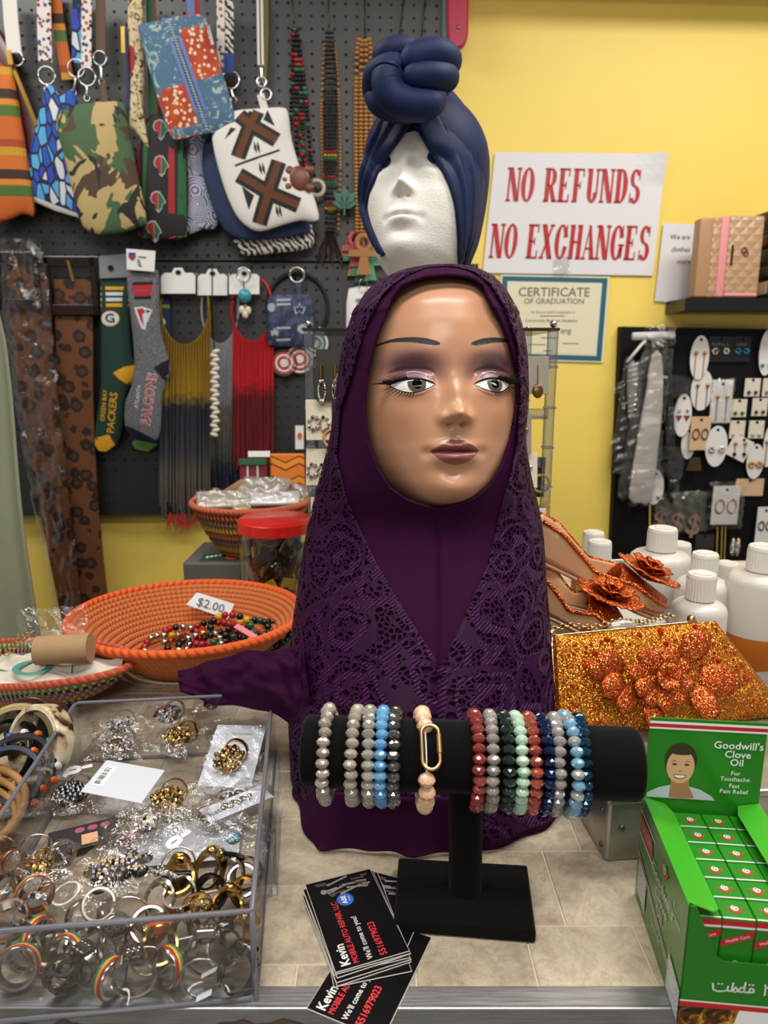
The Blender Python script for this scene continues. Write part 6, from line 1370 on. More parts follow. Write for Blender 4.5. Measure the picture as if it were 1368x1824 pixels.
pw.decal('orange_panel', [(312, 31), (345, 26), (361, 29), (370, 41), (397, 134), (350, 148)], ANKO); pw.decal('orange_panel', [(279, 166), (333, 152), (360, 239), (325, 247), (314, 249), (305, 242)], ANKO)
for k, (dx, w2, mt) in enumerate(((-9, 6, M('zip_blue', '5a74b0', .6)), (0, 8, M('zip_navy', '1c2c50', .5)), (9, 6, M('zip_blue', '5a74b0', .6)))): pw.decal('zip_band', [(300+dx-w2/2, 33), (300+dx+w2/2, 32), (372+dx*.9+w2/2, 236), (372+dx*.9-w2/2, 238)], mt, off=.0014)
m_ = [pw.front(*pw.loc(300+72*t_, 33+203*t_), .002) for t_ in np.linspace(.02, .98, 40)]
for i, p in enumerate(m_): MB().rbox((0, 0, 0), (.0075, .0015, .003), .0004, 1, T(p) @ RY(.35)).obj('zip_tooth', M('zip_pale', '9aa8b8', .4), pw.ob)
strip(h, [(371, 45), (379, 80)], .006, CHR, 'zip_pull', d=.15); strip(h, [(338, -20), (342, 30)], .016, M('strap_blue', '5a74b0', .6), d=.11); strip(h, [(349, -20), (352, 30)], .010, FRED, d=.11)
h, pw = bagp('africa_pouch', 'black pouch with red and green stripes and Africa map patches', [(256, 225), (275, 203), (300, 210), (326, 235), (334, 300), (334, 380), (328, 424), (290, 427), (252, 424), (246, 380), (246, 300)], FBLK, .09, .024, seed=4)
pw.decal('red_stripe', [(246, 262), (252, 262), (251, 420), (247, 420)], FRED); pw.decal('green_stripe', [(258, 230), (268, 215), (262, 330), (262, 424), (253, 424)], FGRN); pw.decal('red_stripe', [(303, 218), (313, 224), (314, 424), (302, 426)], FRED); pw.decal('green_stripe', [(320, 232), (331, 262), (333, 300), (333, 422), (318, 424)], FGRN)
AF = [(-9, -12), (-3, -15), (3, -14), (6, -9), (10, -2), (12, 3), (7, 6), (6, 12), (1, 18), (-3, 14), (-3, 5), (-9, 3), (-12, -4)]
for k, (ax_, ay_) in enumerate(((288, 232), (290, 297), (284, 360), (276, 412))):
    o = pw.decal('africa_outline', [(ax_+a_*1.18, ay_+b_*1.18) for a_, b_ in AF], M('felt_grey', 'a8a8a8', .7), off=.0008); pw.decal('africa_red', [(ax_+a_, ay_+b_) for a_, b_ in [(-9, -12), (-3, -15), (0, -14.5), (0, 17), (-3, 14), (-3, 5), (-9, 3), (-12, -4)]], FRED, off=.0014); pw.decal('africa_green', [(ax_+a_, ay_+b_) for a_, b_ in [(1, -14), (3, -14), (6, -9), (10, -2), (12, 3), (7, 6), (6, 12), (1, 17)]], FGRN, off=.0014)
strip(h, [(266, -20), (268, 40), (272, 205)], .016, FGRN, d=.085); strip(h, [(273, -20), (275, 40), (278, 205)], .008, FRED, d=.084)
h, pw = bagp('wax_print_pouch', 'blue-grey wax print pouch between the Africa pouch and the navy one', [(332, 252), (352, 240), (372, 262), (380, 320), (388, 400), (360, 408), (330, 406)], ANKP, .075, .02, seed=5)
h, pw = bagp('navy_pouch', 'navy canvas pouch mostly hidden behind the white mudcloth pouch', [(366, 250), (400, 215), (470, 205), (520, 260), (552, 400), (545, 417), (500, 424), (450, 428), (412, 420), (388, 390), (366, 330), (360, 290)], FNAV, .10, .024, seed=6)
strip(h, [(408, -20), (408, 60), (408, 130)], .019, BWP); strip(h, [(408, 95), (408, 130)], .021, M('strap_royal', '24408a', .6), 'strap_end', d=.103); dring(h, 411, 142, 13); clasp(h, 411, 155, 416, 178); strip(h, [(393, -20), (394, 60), (394, 120)], .018, FLOR)
h, pw = bagp('mudcloth_pouch', 'white pouch with brown and black X mudcloth pattern', [(378, 248), (392, 215), (415, 198), (470, 193), (505, 192), (514, 205), (520, 250), (537, 305), (552, 330), (568, 383), (560, 395), (535, 393), (500, 402), (465, 412), (442, 405), (420, 382), (398, 330)], FWHT, .13, .03, seed=7)
def Z2(x, y): return 340+x/4.024, y/4.024
def arm(x0, y0, x1, y1, w2, mt, off, name):
    (a, b), (c, d) = Z2(x0, y0), Z2(x1, y1); L_ = math.hypot(c-a, d-b); nx, ny = -(d-b)/L_*w2/2, (c-a)/L_*w2/2; pw.decal(name, [(a+nx, b+ny), (c+nx, d+ny), (c-nx, d-ny), (a-nx, b-ny)], mt, off=off)
for cx_, cy_, ends in ((432, 905, ((350, 835), (480, 805), (345, 1140), (620, 1020))), (562, 1392, ((350, 1265), (635, 1170), (495, 1610), (775, 1480)))):
    for ex, ey in ends: arm(cx_, cy_, ex, ey, 27, FBLK, .0007, 'black_arm')
    for ex, ey in ends: arm(cx_, cy_, ex, ey, 13, FBRN, .0013, 'brown_arm')
arm(322, 1200, 640, 1090, 3.5, FBLK, .0008, 'line')
for tri in (((525, 870), (552, 795), (608, 918)), ((250, 1010), (290, 925), (330, 935)), ((372, 1345), (460, 1412), (420, 1512))): pw.decal('black_triangle', [Z2(*q) for q in tri], FBLK)
for lx, ly in ((478, 1070), (515, 1222), (632, 1520)):
    for s_ in (-11, 11): pw.decal('black_leaf', [Z2(lx+s_-14+6, ly-45), Z2(lx+s_+8, ly-10), Z2(lx+s_+14, ly+45), Z2(lx+s_-8, ly+10)], FBLK)
for dx in (459, 466): strip(h, [(dx, -20), (dx+1, 60), (dx+2, 116)], .005, FWHT, d=.12)
strip(h, [(464, 168), (472, 196)], .016, FWHT, 'loop'); dring(h, 466, 146, 7); dring(h, 474, 168, 8); clasp(h, 465, 115, 466, 150, d=.12); strip(h, [(473, -20), (474, 60), (470, 140)], .012, M('strap_olive', '6a6a2a', .7), d=.10); strip(h, [(480, -20), (478, 100), (474, 150)], .008, M('strap_dark', '2a2024', .5), d=.095)
h, pw = bagp('zigzag_pouch', 'black and white zigzag pouch poking out below the navy pouch', [(418, 425), (470, 420), (545, 402), (556, 404), (559, 430), (545, 444), (480, 452), (440, 455), (425, 445)], BWP, .08, .018, seed=8)
# ================================================================== necklaces on hooks
NG = 'necklaces hanging on the pegboard'
def hook(h, x0, y0, x1, y1, d=.05):
    p, q = h.L(x1, y1, d), h.L(x0, y0, .036); MB().tube([q, q.lerp(p, .6), p, p+V((0, -.006, .006))], .0016, 6).obj('wire_hook', M('wire_bronze', '6a5a38', .35, 1.0), h.o, smooth=True)
def strands(h, paths, r, mats, pick, name='beads', d=None, fl=.8):
    mb = MB(); random.seed(len(paths)*7)
    for si, path in enumerate(paths):
        pts = spline([h.L(x, y, dd) for x, y, dd in path], 24); acc = 0; i = 0
        for a, b in zip(pts, pts[1:]):
            L_ = (b-a).length; acc += L_
            if acc >= r*2*fl: mb.k = pick(si, i, proj(mat4(h.o) @ b)); s_ = 1.25 if mb.k in (1, 2) and len(mats) == 3 else 1.0; mb.sph(tuple(b), r*s_, 6, 4, (1, 1, fl)); acc = 0; i += 1
    mb.k = 1 if len(mats) > 1 else 0
    return tag(mb.obj(name, mats, h.o, smooth=True), kind='stuff')
KB, RB_, GB, YB, WB = (M('bead_black', '0c0c0d', .15), M('bead_red', '9a1622', .15), M('bead_green_b', '2a6a48', .25), M('bead_yellow', 'c9991c', .15), M('bead_wood', 'b4803c', .4))
h = Hang('bead_necklace', 'black necklace dotted with red and green beads and a brown turtle pendant', 'necklace', (530, 180), .06, NG); hook(h, 518, -20, 524, 42)
strands(h, [[(524-2+k*2, 44, .06), (521+k*7, 150, .06+.004*(k % 2)), (517+k*11, 240, .062), (522+k*11, 318-abs(k-1)*6, .06)] for k in range(4)], .0052, [KB, RB_, GB], lambda s, i, p: random.choice((0, 0, 0, 0, 0, 1, 2)))
strands(h, [[(514, 235, .10), (512, 262, .125), (520, 288, .128), (532, 286, .128), (540, 270, .12), (534, 240, .10)]], .0046, [KB, RB_, GB], lambda s, i, p: i % 3)
TB = M('turtle_brown', '6a3a28', .35)
m_ = MB().sph((0, 0, 0), 1, 16, 10, (.024, .006, .026), T(h.L(533, 318, .142))).obj('turtle_shell', TB, h.o, smooth=True)
for dx, dy in ((-18, -14), (18, -16), (-20, 14), (18, 16), (-26, 2)): MB().sph((0, 0, 0), 1, 10, 6, (.012, .004, .010), T(h.L(533+dx, 318+dy, .142))).obj('flipper', TB, m_, smooth=True)
MB().torus(.016, .005, 20, 8, T(h.L(564, 335, .065)) @ RX(PI/2), a0=-2.2, a1=2.2).obj('crescent', M('horn_cream', 'c9bfa8', .4), h.o, smooth=True)
h = Hang('bead_necklace', 'black and tan bead necklace with red yellow green bands and a green leaf pendant', 'necklace', (588, 220), .06, NG); hook(h, 585, -20, 586, 48)
def rasta(s, i, p):
    y = p[1]
    if s >= 4: return 1
    for b in (270, 318, 365):
        if b-5 < y < b+2: return 2
        if b+2 <= y < b+7: return 3
        if b+7 <= y < b+13: return 4
    return 0
strands(h, [[(582+k*3, 50, .06), (580+k*6, 150, .062), (579+k*6, 300, .062), (582+k*5, 412, .06)] for k in range(4)]+[[(580, 70, .055), (573, 180, .055), (576, 330, .055)], [(594, 70, .055), (602, 150, .055), (606, 300, .055), (602, 408, .055)]], .0042, [KB, WB, RB_, YB, GB], rasta, fl=.75)
LF = M('leaf_teal', '2f6a58', .5); lm = None
for a_, L_ in ((0, 34), (38, 30), (-38, 30), (72, 22), (-72, 22), (100, 12), (-100, 12)):
    p0 = h.L(614, 368, .075); q = math.radians(a_); ex, ez = math.sin(q), math.cos(q); L2 = L_*PXM
    MB().prism([(0, 0), (.22*L2, .4*L2), (.14*L2, .7*L2), (0, L2), (-.14*L2, .7*L2), (-.22*L2, .4*L2)], -.0015, .0015, T(p0) @ RY(q) @ RX(PI/2)).obj('leaf_blade', LF, h.o)
strip(h, [(614, 368), (613, 384)], .004, LF, 'leaf_stem', d=.075, th=.0015)
h = Hang('wood_bead_necklace', 'thick hank of light wooden beads with a tan ankh pendant', 'necklace', (648, 240), .06, NG); hook(h, 650, -20, 650, 68)
strands(h, [[(644+k*3, 68, .065), (636+k*8, 90, .06), (634+k*9, 250, .062), (636+k*8, 412, .06)] for k in range(4)], .0062, [WB], lambda s, i, p: 0, fl=.62)
def ankh(h, cx_, cy_, s_, mat, d, name='ankh'):
    p = h.L(cx_, cy_, d); k = s_*PXM; X = T(p) @ RX(PI/2)
    o = MB().torus(.24*k, .10*k, 24, 8, X @ T(0, .33*k, 0), sy=1.05, rz=.004).obj(name, mat, h.o, smooth=True)
    MB().prism([(-.10*k, .12*k), (.10*k, .12*k), (.12*k, -.1*k), (.26*k, -.72*k), (-.26*k, -.72*k), (-.12*k, -.1*k)], -.004, .004, X).obj('ankh_stem', mat, o); MB().prism([(-.52*k, .10*k), (.52*k, .10*k), (.55*k, -.12*k), (-.55*k, -.12*k)], -.0035, .0045, X).obj('ankh_arms', mat, o)
ANK = M('ankh_tan', '9a6a38', .55); ankh(h, 648, 451, 48, ANK, .075)
for lab, cx_, cy_, s_, c_, d_ in (('pink ankh pendant peeking out behind the tan one', 633, 442, 42, 'b84a5e', .055), ('yellow ankh pendant whose arm shows left of the tan one', 632, 452, 50, 'c08a2e', .045), ('pale green ankh pendant with its foot below the tan one at the left', 634, 460, 40, '4a8a58', .050), ('bright green ankh pendant hanging lowest behind the tan one', 641, 474, 38, '2f7a38', .040), ('sea green ankh pendant right of the tan one', 660, 468, 40, '5a9a78', .052)):
    h2 = Hang('ankh_pendant', lab, 'pendant', (cx_, cy_), d_, 'ankh pendants on the hook'); ankh(h2, cx_, cy_, s_, M('ankh_'+c_, c_, .5), d_, 'ankh_loop')
    hook(h2, 650, 410, cx_, cy_-s_*.5, d_)
h = Hang('feather_tassel', 'dark brown feather tassel necklace end below the black beads', 'necklace', (585, 440), .05, NG); random.seed(5)
for i in range(16):
    a_ = random.uniform(-.5, .5); strip(h, [(588+random.uniform(-8, 8), 412), (586+a_*30, 440), (586+a_*52, 462+random.uniform(-8, 14))], [.006, .007, .002], M('feather_%d' % (i % 3), ('2a1710', '4a2a14', '15121a')[i % 3], .7), 'feather')
for x0, x1, y1, lab in ((722, 712, 58, 'dark brown bead necklace on a hook above the navy knot'), (760, 750, 72, 'black cord necklace on the hook right of the navy knot')):
    h = Hang('bead_necklace', lab, 'necklace', (x1, y1+20), .06, NG); hook(h, x0, -20, x1, y1); strands(h, [[(x1-2+k*2, y1-4, .06), (x1-6+k*6, y1+60, .06), (x1-4+k*4, y1+180, .06)] for k in range(3)], .0055, [M('bead_dark_brown', '3a2016', .3) if x0 == 722 else KB], lambda s, i, p: 0)
# red holder and teal strip at the top edge of the pegboard
h = Hang('red_bracket', 'rounded crimson plastic bracket at the top beside the pegboard', 'bracket', (813, 30), .05)
q = [(795, -40), (834, -40), (833, 60), (830, 78), (822, 88), (806, 90), (798, 80), (796, 60)]; L2 = h.pl(q); MB().prism([(p.x, p.z) for p in L2], -.012, .012, RX(PI/2)).obj('bracket_body', M('crimson_plastic', 'a8143c', .35), h.o).modifiers.new('b', 'BEVEL').width = .004
p = h.L(815, 53); MB().sph((0, 0, 0), 1, 12, 8, (.0042, .002, .0042), T(p.x, -.0125, p.z)).obj('screw', DSIL, h.o, smooth=True)
h = Hang('teal_strip', 'pale teal strip between the pegboard and the crimson bracket', 'trim', (788, 20), .02); L2 = h.pl([(782, -40), (797, -40), (797, 78), (783, 76)]); MB().prism([(p.x, p.z) for p in L2], -.004, .004, RX(PI/2)).obj('strip_body', M('pale_teal', '8fc4bd', .5), h.o)
# ================================================================== leopard belts in plastic
WRAP = clear_mat('belt_wrap', 'f2f2f2', 'ffffff', .05, .40, bump=(40, 1.0), rough=.05)
def belt(label, poly, buckle, d):
    h = Hang('leopard_belt', label, 'belt', (poly[0][0], 700), d, 'leopard belts in plastic wrap'); L2 = h.pl(poly)
    MB().prism([(p.x, p.z) for p in L2], -.004, .004, RX(PI/2)).obj('belt_strap', LEO, h.o)
    x0, x1, y0, y1 = buckle; fr = 20; c_ = M('buckle_brown', '1f0e0a', .2)
    for a, b, c, e in ((x0, x1, y0, y0+fr), (x0, x1, y1-fr, y1), (x0, x0+fr, y0, y1), (x1-fr, x1, y0, y1)):
        p, q = h.L(a, b and c, d+.008), h.L(b, e, d+.008); MB().rbox(((p.x+q.x)/2, -.008, (p.z+q.z)/2), (abs(q.x-p.x), .008, abs(q.z-p.z)), .002, 2).obj('buckle_bar', c_, h.o)
    strip(h, [((x0+x1)/2-6, y0+8), ((x0+x1)/2+4, y0+45)], .006, BRS, 'buckle_prong', d=d+.016, th=.002)
    return h
h = belt('leopard print belt with a dark brown square buckle, right one of the pair', [(97, 498), (166, 498), (166, 700), (172, 850), (182, 980), (200, 1140), (140, 1140), (118, 900), (104, 700)], (76, 178, 456, 562), .062)
h2 = belt('leopard print belt in crinkled clear wrap, left one of the pair', [(12, 470), (84, 470), (92, 600), (108, 760), (130, 950), (150, 1130), (116, 1130), (80, 950), (50, 780), (26, 640)], (-12, 76, 448, 552), .078)
random.seed(6)
def wrapf(u, v):
    y = 425+v*700; xl = np.interp(y, [425, 550, 700, 900, 1125], [0, 4, 22, 58, 104]); xr = np.interp(y, [425, 550, 700, 900, 1125], [72, 92, 104, 126, 152]); p = h2.L(xl+(xr-xl)*u, y, .094)
    p.y -= .008*math.sin(PI*u)**.5+.010*mnoise.noise(V((u*3, v*14, 0)))+.006*mnoise.noise(V((u*7, v*34, 4))); return p
MB().grid(wrapf, 26, 130).obj('plastic_wrap', WRAP, h2.o, smooth=True)
# ================================================================== team socks
HT = NB('heather_grey'); HT = HT.fin(HT.ramp(HT.noise(HT.co('Object', (1, 1, 1)), 420, 3), [(.35, '3c3d42'), (.65, '7c7d82')]), .85); PG = M('sock_green', '12352a', .85); PY = M('sock_gold', 'd59a1a', .85); SW = M('sock_white', 'c9ccd2', .85); SR = M('sock_red', 'b0182c', .85); SK_ = M('sock_black', '0d0e12', .85); SN = M('sock_navy', '14244a', .85); TAGW = M('tag_white', 'dededc', .5); TAGG = M('tag_grey', '7a7c80', .5)
SG = 'socks hanging on the pegboard'
def sock(label, poly, mat, d, seed=0):
    h = Hang('sock', label, 'sock', (poly[0][0]+20, 620), d, SG); return h, Pillow(h, poly, .022, 2, name='sock_body', mat=mat, wrinkle=.0008, seed=seed)
def flat(h, name, poly, mat, d, th=.0008):
    L2 = h.pl(poly, d); y_ = sum(p.y for p in L2)/len(L2); return MB().prism([(p.x, p.z) for p in L2], -y_-th, -y_+th, RX(PI/2)).obj(name, mat, h.o)
h, pw = sock('navy sock with green toe, hidden behind the grey sock', [(284, 520), (302, 520), (304, 600), (300, 700), (292, 785), (262, 806), (240, 800), (230, 782), (262, 720), (280, 620)], SN, .048)
pw.decal('green_toe', [(231, 781), (283, 790), (264, 804), (242, 799)], M('sock_lime', '5a8a3a', .85)); pw.decal('green_band', [(284, 543), (303, 543), (303, 549), (284, 549)], M('sock_lime', '5a8a3a', .85)); pw.decal('crest', [(286, 566), (294, 568), (297, 575), (292, 583), (285, 580)], SW)
h, pw = sock('dark green sock with gold heel and toe and an oval G emblem', [(180, 492), (206, 490), (229, 491), (231, 520), (232, 580), (236, 635), (244, 655), (242, 672), (231, 688), (224, 712), (218, 765), (207, 795), (190, 806), (176, 804), (169, 792), (172, 750), (180, 690), (181, 600)], PG, .066, 1)
pw.decal('gold_heel', [(204, 664), (222, 654), (240, 650), (243, 662), (240, 672), (232, 686), (216, 676)], PY); pw.decal('gold_toe', [(171, 780), (196, 773), (206, 792), (190, 804), (177, 803), (170, 792)], PY)
for y0, mt in ((511, PY), (521, SW), (531, SW), (541, PY)): pw.decal('stripe', [(181, y0), (230, y0), (230, y0+6), (181, y0+6)], mt)
def el2(cx_, cy_, rx, ry, n_=20): return [(cx_+rx*math.cos(2*PI*i/n_), cy_+ry*math.sin(2*PI*i/n_)) for i in range(n_)]
pw.decal('emblem_ring', el2(199, 568, 17, 14), PY, off=.0008); pw.decal('emblem_white', el2(199, 568, 15.5, 12.5), SW, off=.0014); pw.text('emblem_letter', 'G', .028, PG, (199, 568), 0, .02, 1.15, off=.0022)
for b_, x_, y_, sz, mt in (('GREEN BAY', 188, 722, .0145, PY), ('PACKERS', 203, 735, .024, PY)): pw.text('lettering', b_, sz, mt, (x_, y_), math.radians(80), .015, 1.0)
cd_ = flat(h, 'hang_card', [(176, 456), (228, 452), (229, 494), (178, 496)], TAGG, .076); flat(h, 'card_hole', el2(197, 477, 5, 5, 12), INK, .079)
h, pw = sock('heather grey sock with black heel and red lettering, hung over the green one', [(227, 484), (250, 480), (282, 482), (284, 530), (287, 590), (298, 630), (303, 650), (301, 672), (290, 700), (288, 740), (284, 775), (274, 786), (250, 778), (228, 768), (222, 750), (224, 715), (234, 690), (240, 650), (236, 590), (229, 530)], HT, .088, 2)
pw.decal('black_heel', [(276, 655), (290, 646), (302, 640), (302, 652), (301, 672), (296, 680)], SK_); pw.decal('black_toe', [(223, 757), (240, 763), (276, 782), (270, 785), (250, 778), (228, 767)], SK_)
for y0, y1, mt in ((502, 508, SK_), (508, 516, SR), (518, 527, SR), (528, 533, SK_)): pw.decal('stripe', [(228, y0+1), (283, y0), (283, y1), (229, y1+1)], mt)
pw.decal('falcon_white', [(241, 548), (258, 547), (274, 553), (270, 562), (263, 560), (262, 588), (255, 586), (247, 566)], SW, off=.0008); pw.decal('falcon_red', [(246, 551), (257, 550), (262, 556), (256, 560), (259, 583), (253, 570)], SR, off=.0014); pw.decal('falcon_black', [(262, 552), (271, 555), (265, 558)], SK_, off=.0014)
pw.text('lettering', 'ATLANTA', .0125, SW, (248, 706), math.radians(78), .01); pw.text('lettering_outline', 'FALCONS', .029, SW, (268, 712), math.radians(78), .06, .98); 
x_, z_ = pw.loc(268, 712); vs, fs = text_geo('FALCONS', .029, .012); ca, sa = math.cos(math.radians(78)), math.sin(math.radians(78)); MB().add([pw.front(x_+v[0]*.98*ca-v[1]*sa, z_+v[0]*.98*sa+v[1]*ca, .0016) for v in vs], fs).obj('lettering', SR, pw.ob, fix=False)
flat(h, 'hang_card', [(225, 443), (277, 447), (275, 484), (226, 480)], TAGW, .102); flat(h, 'league_shield', [(229, 450), (241, 450), (241, 458), (235, 464), (229, 458)], M('shield_blue', '2a3f80', .5), .104); flat(h, 'league_shield_red', [(230, 455), (240, 455), (240, 458), (235, 462), (230, 458)], SR, .1052); flat(h, 'card_text', [(246, 456), (260, 457), (260, 459), (246, 458)], TAGG, .104); flat(h, 'card_hook', [(244, 462), (248, 462), (252, 474), (247, 474)], TAGG, .104)
# ================================================================== fringe necklaces
FG = 'fringe necklaces hanging on the pegboard'
def fringe(label, cx_, cy_, rx, ry, x0, x1, ytop, ybot, stops, tips, card_px, d):
    h = Hang('fringe_necklace', label, 'necklace', (cx_, cy_), d, FG); n = NB('fringe_threads'); z = n.sep(n.co('Object'))[2]; zt_, zb_ = h.L(cx_, ytop-60).z, h.L(cx_, ybot).z
    f_ = n.mth('DIVIDE', n.mth('SUBTRACT', z, zt_), zb_-zt_); nz = n.noise(n.co('Object'), 90, 2); f_ = n.mth('ADD', f_, n.mth('MULTIPLY', n.mth('SUBTRACT', nz, .5), .10)); mt = n.fin(n.mix(n.mth('MULTIPLY', nz, .35), n.ramp(f_, stops), '1c1a18'), .6)
    pts = [h.L(cx_+rx*math.sin(a_), cy_-ry*math.cos(a_)) for a_ in np.linspace(.45, 2*PI-.45, 50)]; MB().tube(pts, .0032, 8).obj('collar', M('collar_'+stops[0][1], stops[0][1], .4, .3), h.o, smooth=True)
    mb = MB(); random.seed(int(cx_)); N = 54
    for i in range(N):
        x_ = x0+(x1-x0)*i/(N-1); k = (x_-cx_)/rx; yt = cy_+ry*math.sqrt(max(0, 1-min(1, abs(k))**2))-3 if abs(k) < 1 else cy_+random.uniform(-5, 25); yb = ybot+random.uniform(-22, 14)-18*abs(k); sw = random.uniform(-3, 3)
        mb.tube([h.L(x_, yt, d+.003*(i % 3)), h.L(x_+sw*.5, (yt+yb)/2, d+.004*(i % 2)), h.L(x_+sw, yb, d+.003*(i % 3))], .0018, 4, caps=False)
    tag(mb.obj('fringe', mt, h.o), kind='stuff')
    if tips:
        mb = MB()
        for i in range(40): x_ = random.uniform(*tips[:2]); y_ = tips[2]+random.uniform(-14, 6); mb.tube([h.L(x_, y_, d+.004), h.L(x_+random.uniform(-4, 4), y_+random.uniform(10, 20), d+.006)], .0014, 4)
        tag(mb.obj('fringe_tips', M('thread_red', 'a8241c', .7), h.o), kind='stuff')
    a, b, c, e = card_px; flat(h, 'hang_card', [(a, c+6), (a+6, c), ((a+b)/2-12, c), ((a+b)/2-7, c-9), ((a+b)/2+7, c-9), ((a+b)/2+12, c), (b-5, c), (b, c+5), (b, e), (a, e)], TAGW, d+.012); flat(h, 'card_hole', el2((a+b)/2, c-1, 5, 4, 12), INK, d+.0145)
    return h
fringe('long fringe necklace fading from gold to navy and grey, with red tips', 329, 548, 43, 68, 286, 374, 600, 925, [(.16, '8a6a14'), (.40, 'a8861c'), (.47, '2a2c3c'), (.68, '45424f'), (.78, '665f55'), (1, '5a534b')], (298, 350, 925), (287, 348, 486, 523), .062)
fringe('silver grey fringe necklace between the gold and the red ones', 392, 548, 33, 66, 364, 420, 605, 868, [(.12, '8f9298'), (.50, '85878c'), (.56, '66625a'), (.80, '55524b'), (.9, '1c2438'), (1, '1c2438')], None, (352, 405, 488, 526), .054)
h = fringe('bright red fringe necklace right of the silver one', 449, 550, 36, 60, 416, 486, 600, 838, [(.14, 'b8141c'), (.46, 'c41a22'), (.56, '6a1018'), (1, '7a1420')], None, (408, 462, 488, 524), .060)
h = Hang('cowrie_strand', 'strand of small white cowrie shells on a black cord', 'necklace', (380, 640), .085, NG); MB().tube([h.L(378, 470), h.L(378, 560), h.L(382, 622)], .0016, 6).obj('cord', INK, h.o)
CW_ = M('cowrie_white', 'cfc8b8', .3)
for i in range(20): MB().sph((0, 0, 0), 1, 10, 6, (.0105, .006, .0055), T(h.L(383+(-1.5 if i % 2 else 1.5), 626+i*7.8)) @ RY(.3 if i % 2 else -.3)).obj('cowrie', CW_, h.o, smooth=True)
MB().tube([h.L(384, 782), h.L(386, 840), h.L(390, 880)], .0022, 6).obj('cord', INK, h.o)
h = Hang('bead_keyring', 'turquoise bead and cowrie keyring hanging over the red fringe card', 'keyring', (435, 520), .082); dring(h, 434, 489, 11); MB().tube([h.L(434, 500), h.L(435, 545)], .0012, 6).obj('cord', INK, h.o); MB().sph((0, 0, 0), .0155, 16, 12, (1, 1, 1.08), T(h.L(436, 527))).obj('turquoise_bead', NB('turquoise').fin('3a8f98', .25), h.o, smooth=True); MB().sph((0, 0, 0), .004, 8, 6, (1, 1, 1), T(h.L(437, 545))).obj('gold_bead', RGLD, h.o, smooth=True)
for dx, dy in ((-6, 552), (5, 553), (0, 560)): MB().sph((0, 0, 0), 1, 10, 6, (.0075, .006, .010), T(h.L(437+dx, dy))).obj('cowrie', CW_, h.o, smooth=True)
# ================================================================== team pouch, hoop, medallions, tags
h = Hang('black_hoop', 'large black beaded hoop necklace behind the navy star pouch', 'necklace', (530, 545), .045, NG); MB().torus(52*PXM, .0045, 60, 8, T(h.L(530, 548)) @ RX(PI/2), sy=1.1).obj('hoop', FBLK, h.o, smooth=True)
n = NB('navy_star_print'); co = n.co('Object'); NSP = n.fin(n.mix(n.ramp(n.noise(co, 60, 2), [(.45, 0.), (.6, 1.)]), '1a2440', '3a4668'), .6)
h = Hang('star_pouch', 'small navy pouch with silver stars and helmet print on a ring', 'pouch', (518, 575), .07, BAGS); pw = Pillow(h, [(478, 530), (515, 524), (552, 525), (558, 560), (562, 610), (540, 618), (505, 617), (478, 614), (476, 570)], .016, 2, name='pouch_body', mat=NSP)
strip(h, [(529, 500), (534, 526)], .014, NSP, 'loop'); dring(h, 529, 490, 12, SILV, th=.003)
SIL2 = M('print_silver', '9aa0ae', .5)
def star(cx_, cy_, r): return [(cx_+(r if i % 2 == 0 else r*.42)*math.sin(i*PI/5), cy_-(r if i % 2 == 0 else r*.42)*math.cos(i*PI/5)) for i in range(10)]
pw.decal('star', star(534, 551, 12), SIL2); pw.decal('star_inner', star(534, 551, 8), M('print_navy', '1a2440', .6), off=.0012); pw.decal('star', star(490, 592, 9), SIL2); pw.decal('helmet', el2(542, 586, 12, 9), SIL2); pw.decal('helmet_star', star(542, 586, 5), M('print_navy', '1a2440', .6), off=.0012); pw.decal('helmet', el2(484, 548, 7, 8), SIL2)
for y0 in (533, 541, 583, 604): pw.decal('word_band', [(493, y0), (518, y0-1), (518, y0+3), (493, y0+4)], SIL2)
for lab, cx_, cy_, r, cs in (('red, white and black beaded medallion below the star pouch', 506, 647, 22, ('1a1414', 'a83a30', 'd0ccc8', 'a81c22', 'd0ccc8')), ('red and white beaded medallion beside it, overlapping the rack post', 534, 640, 22, ('d0ccc8', '8a2a28', 'd0ccc8', 'b03a20', 'd0ccc8')), ('green and white beaded medallion behind the acrylic post', 562, 612, 20, ('c9ccc8', '4a7a50', 'c9ccc8', '2a5a38', 'c9ccc8'))):
    h = Hang('beaded_medallion', lab, 'medallion', (cx_, cy_), .06, 'beaded medallions on the pegboard')
    for i, c_ in enumerate(cs): MB().torus(r*PXM*(1-.19*i), .0034, 30, 6, T(h.L(cx_, cy_)) @ RX(PI/2)).obj('bead_ring', M('medal_'+c_, c_, .4), h.o, smooth=True)
    MB().sph((0, 0, 0), 1, 12, 6, (r*PXM*.18, .004, r*PXM*.18), T(h.L(cx_, cy_))).obj('centre_bead', M('medal_'+cs[-1], cs[-1], .4), h.o, smooth=True)
h = Hang('white_packet', 'white packaged card hanging beside the hijab below the ankhs', 'packet', (645, 550), .05); Pillow(h, [(621, 514), (640, 510), (690, 512), (690, 585), (640, 588), (616, 584), (617, 540)], .014, 0, name='packet_body', mat=TAGW); MB().torus(.010, .0022, 18, 6, T(h.L(647, 508, .06)) @ RX(PI/2), sy=1.5).obj('hang_loop', clear_mat('loop_clear', 'e8e8ea', 'ffffff', .15, .4), h.o, smooth=True); flat(h, 'packet_text', [(634, 532), (655, 531), (655, 536), (634, 537)], TAGG, .06)
h = Hang('charm_card', 'small white card with coloured print hanging by the left rack post', 'card', (532, 778), .05); flat(h, 'card_body', [(526, 758), (541, 758), (541, 800), (526, 800)], TAGW, .05); flat(h, 'card_print', el2(534, 776, 4, 6, 12), RORG, .053)
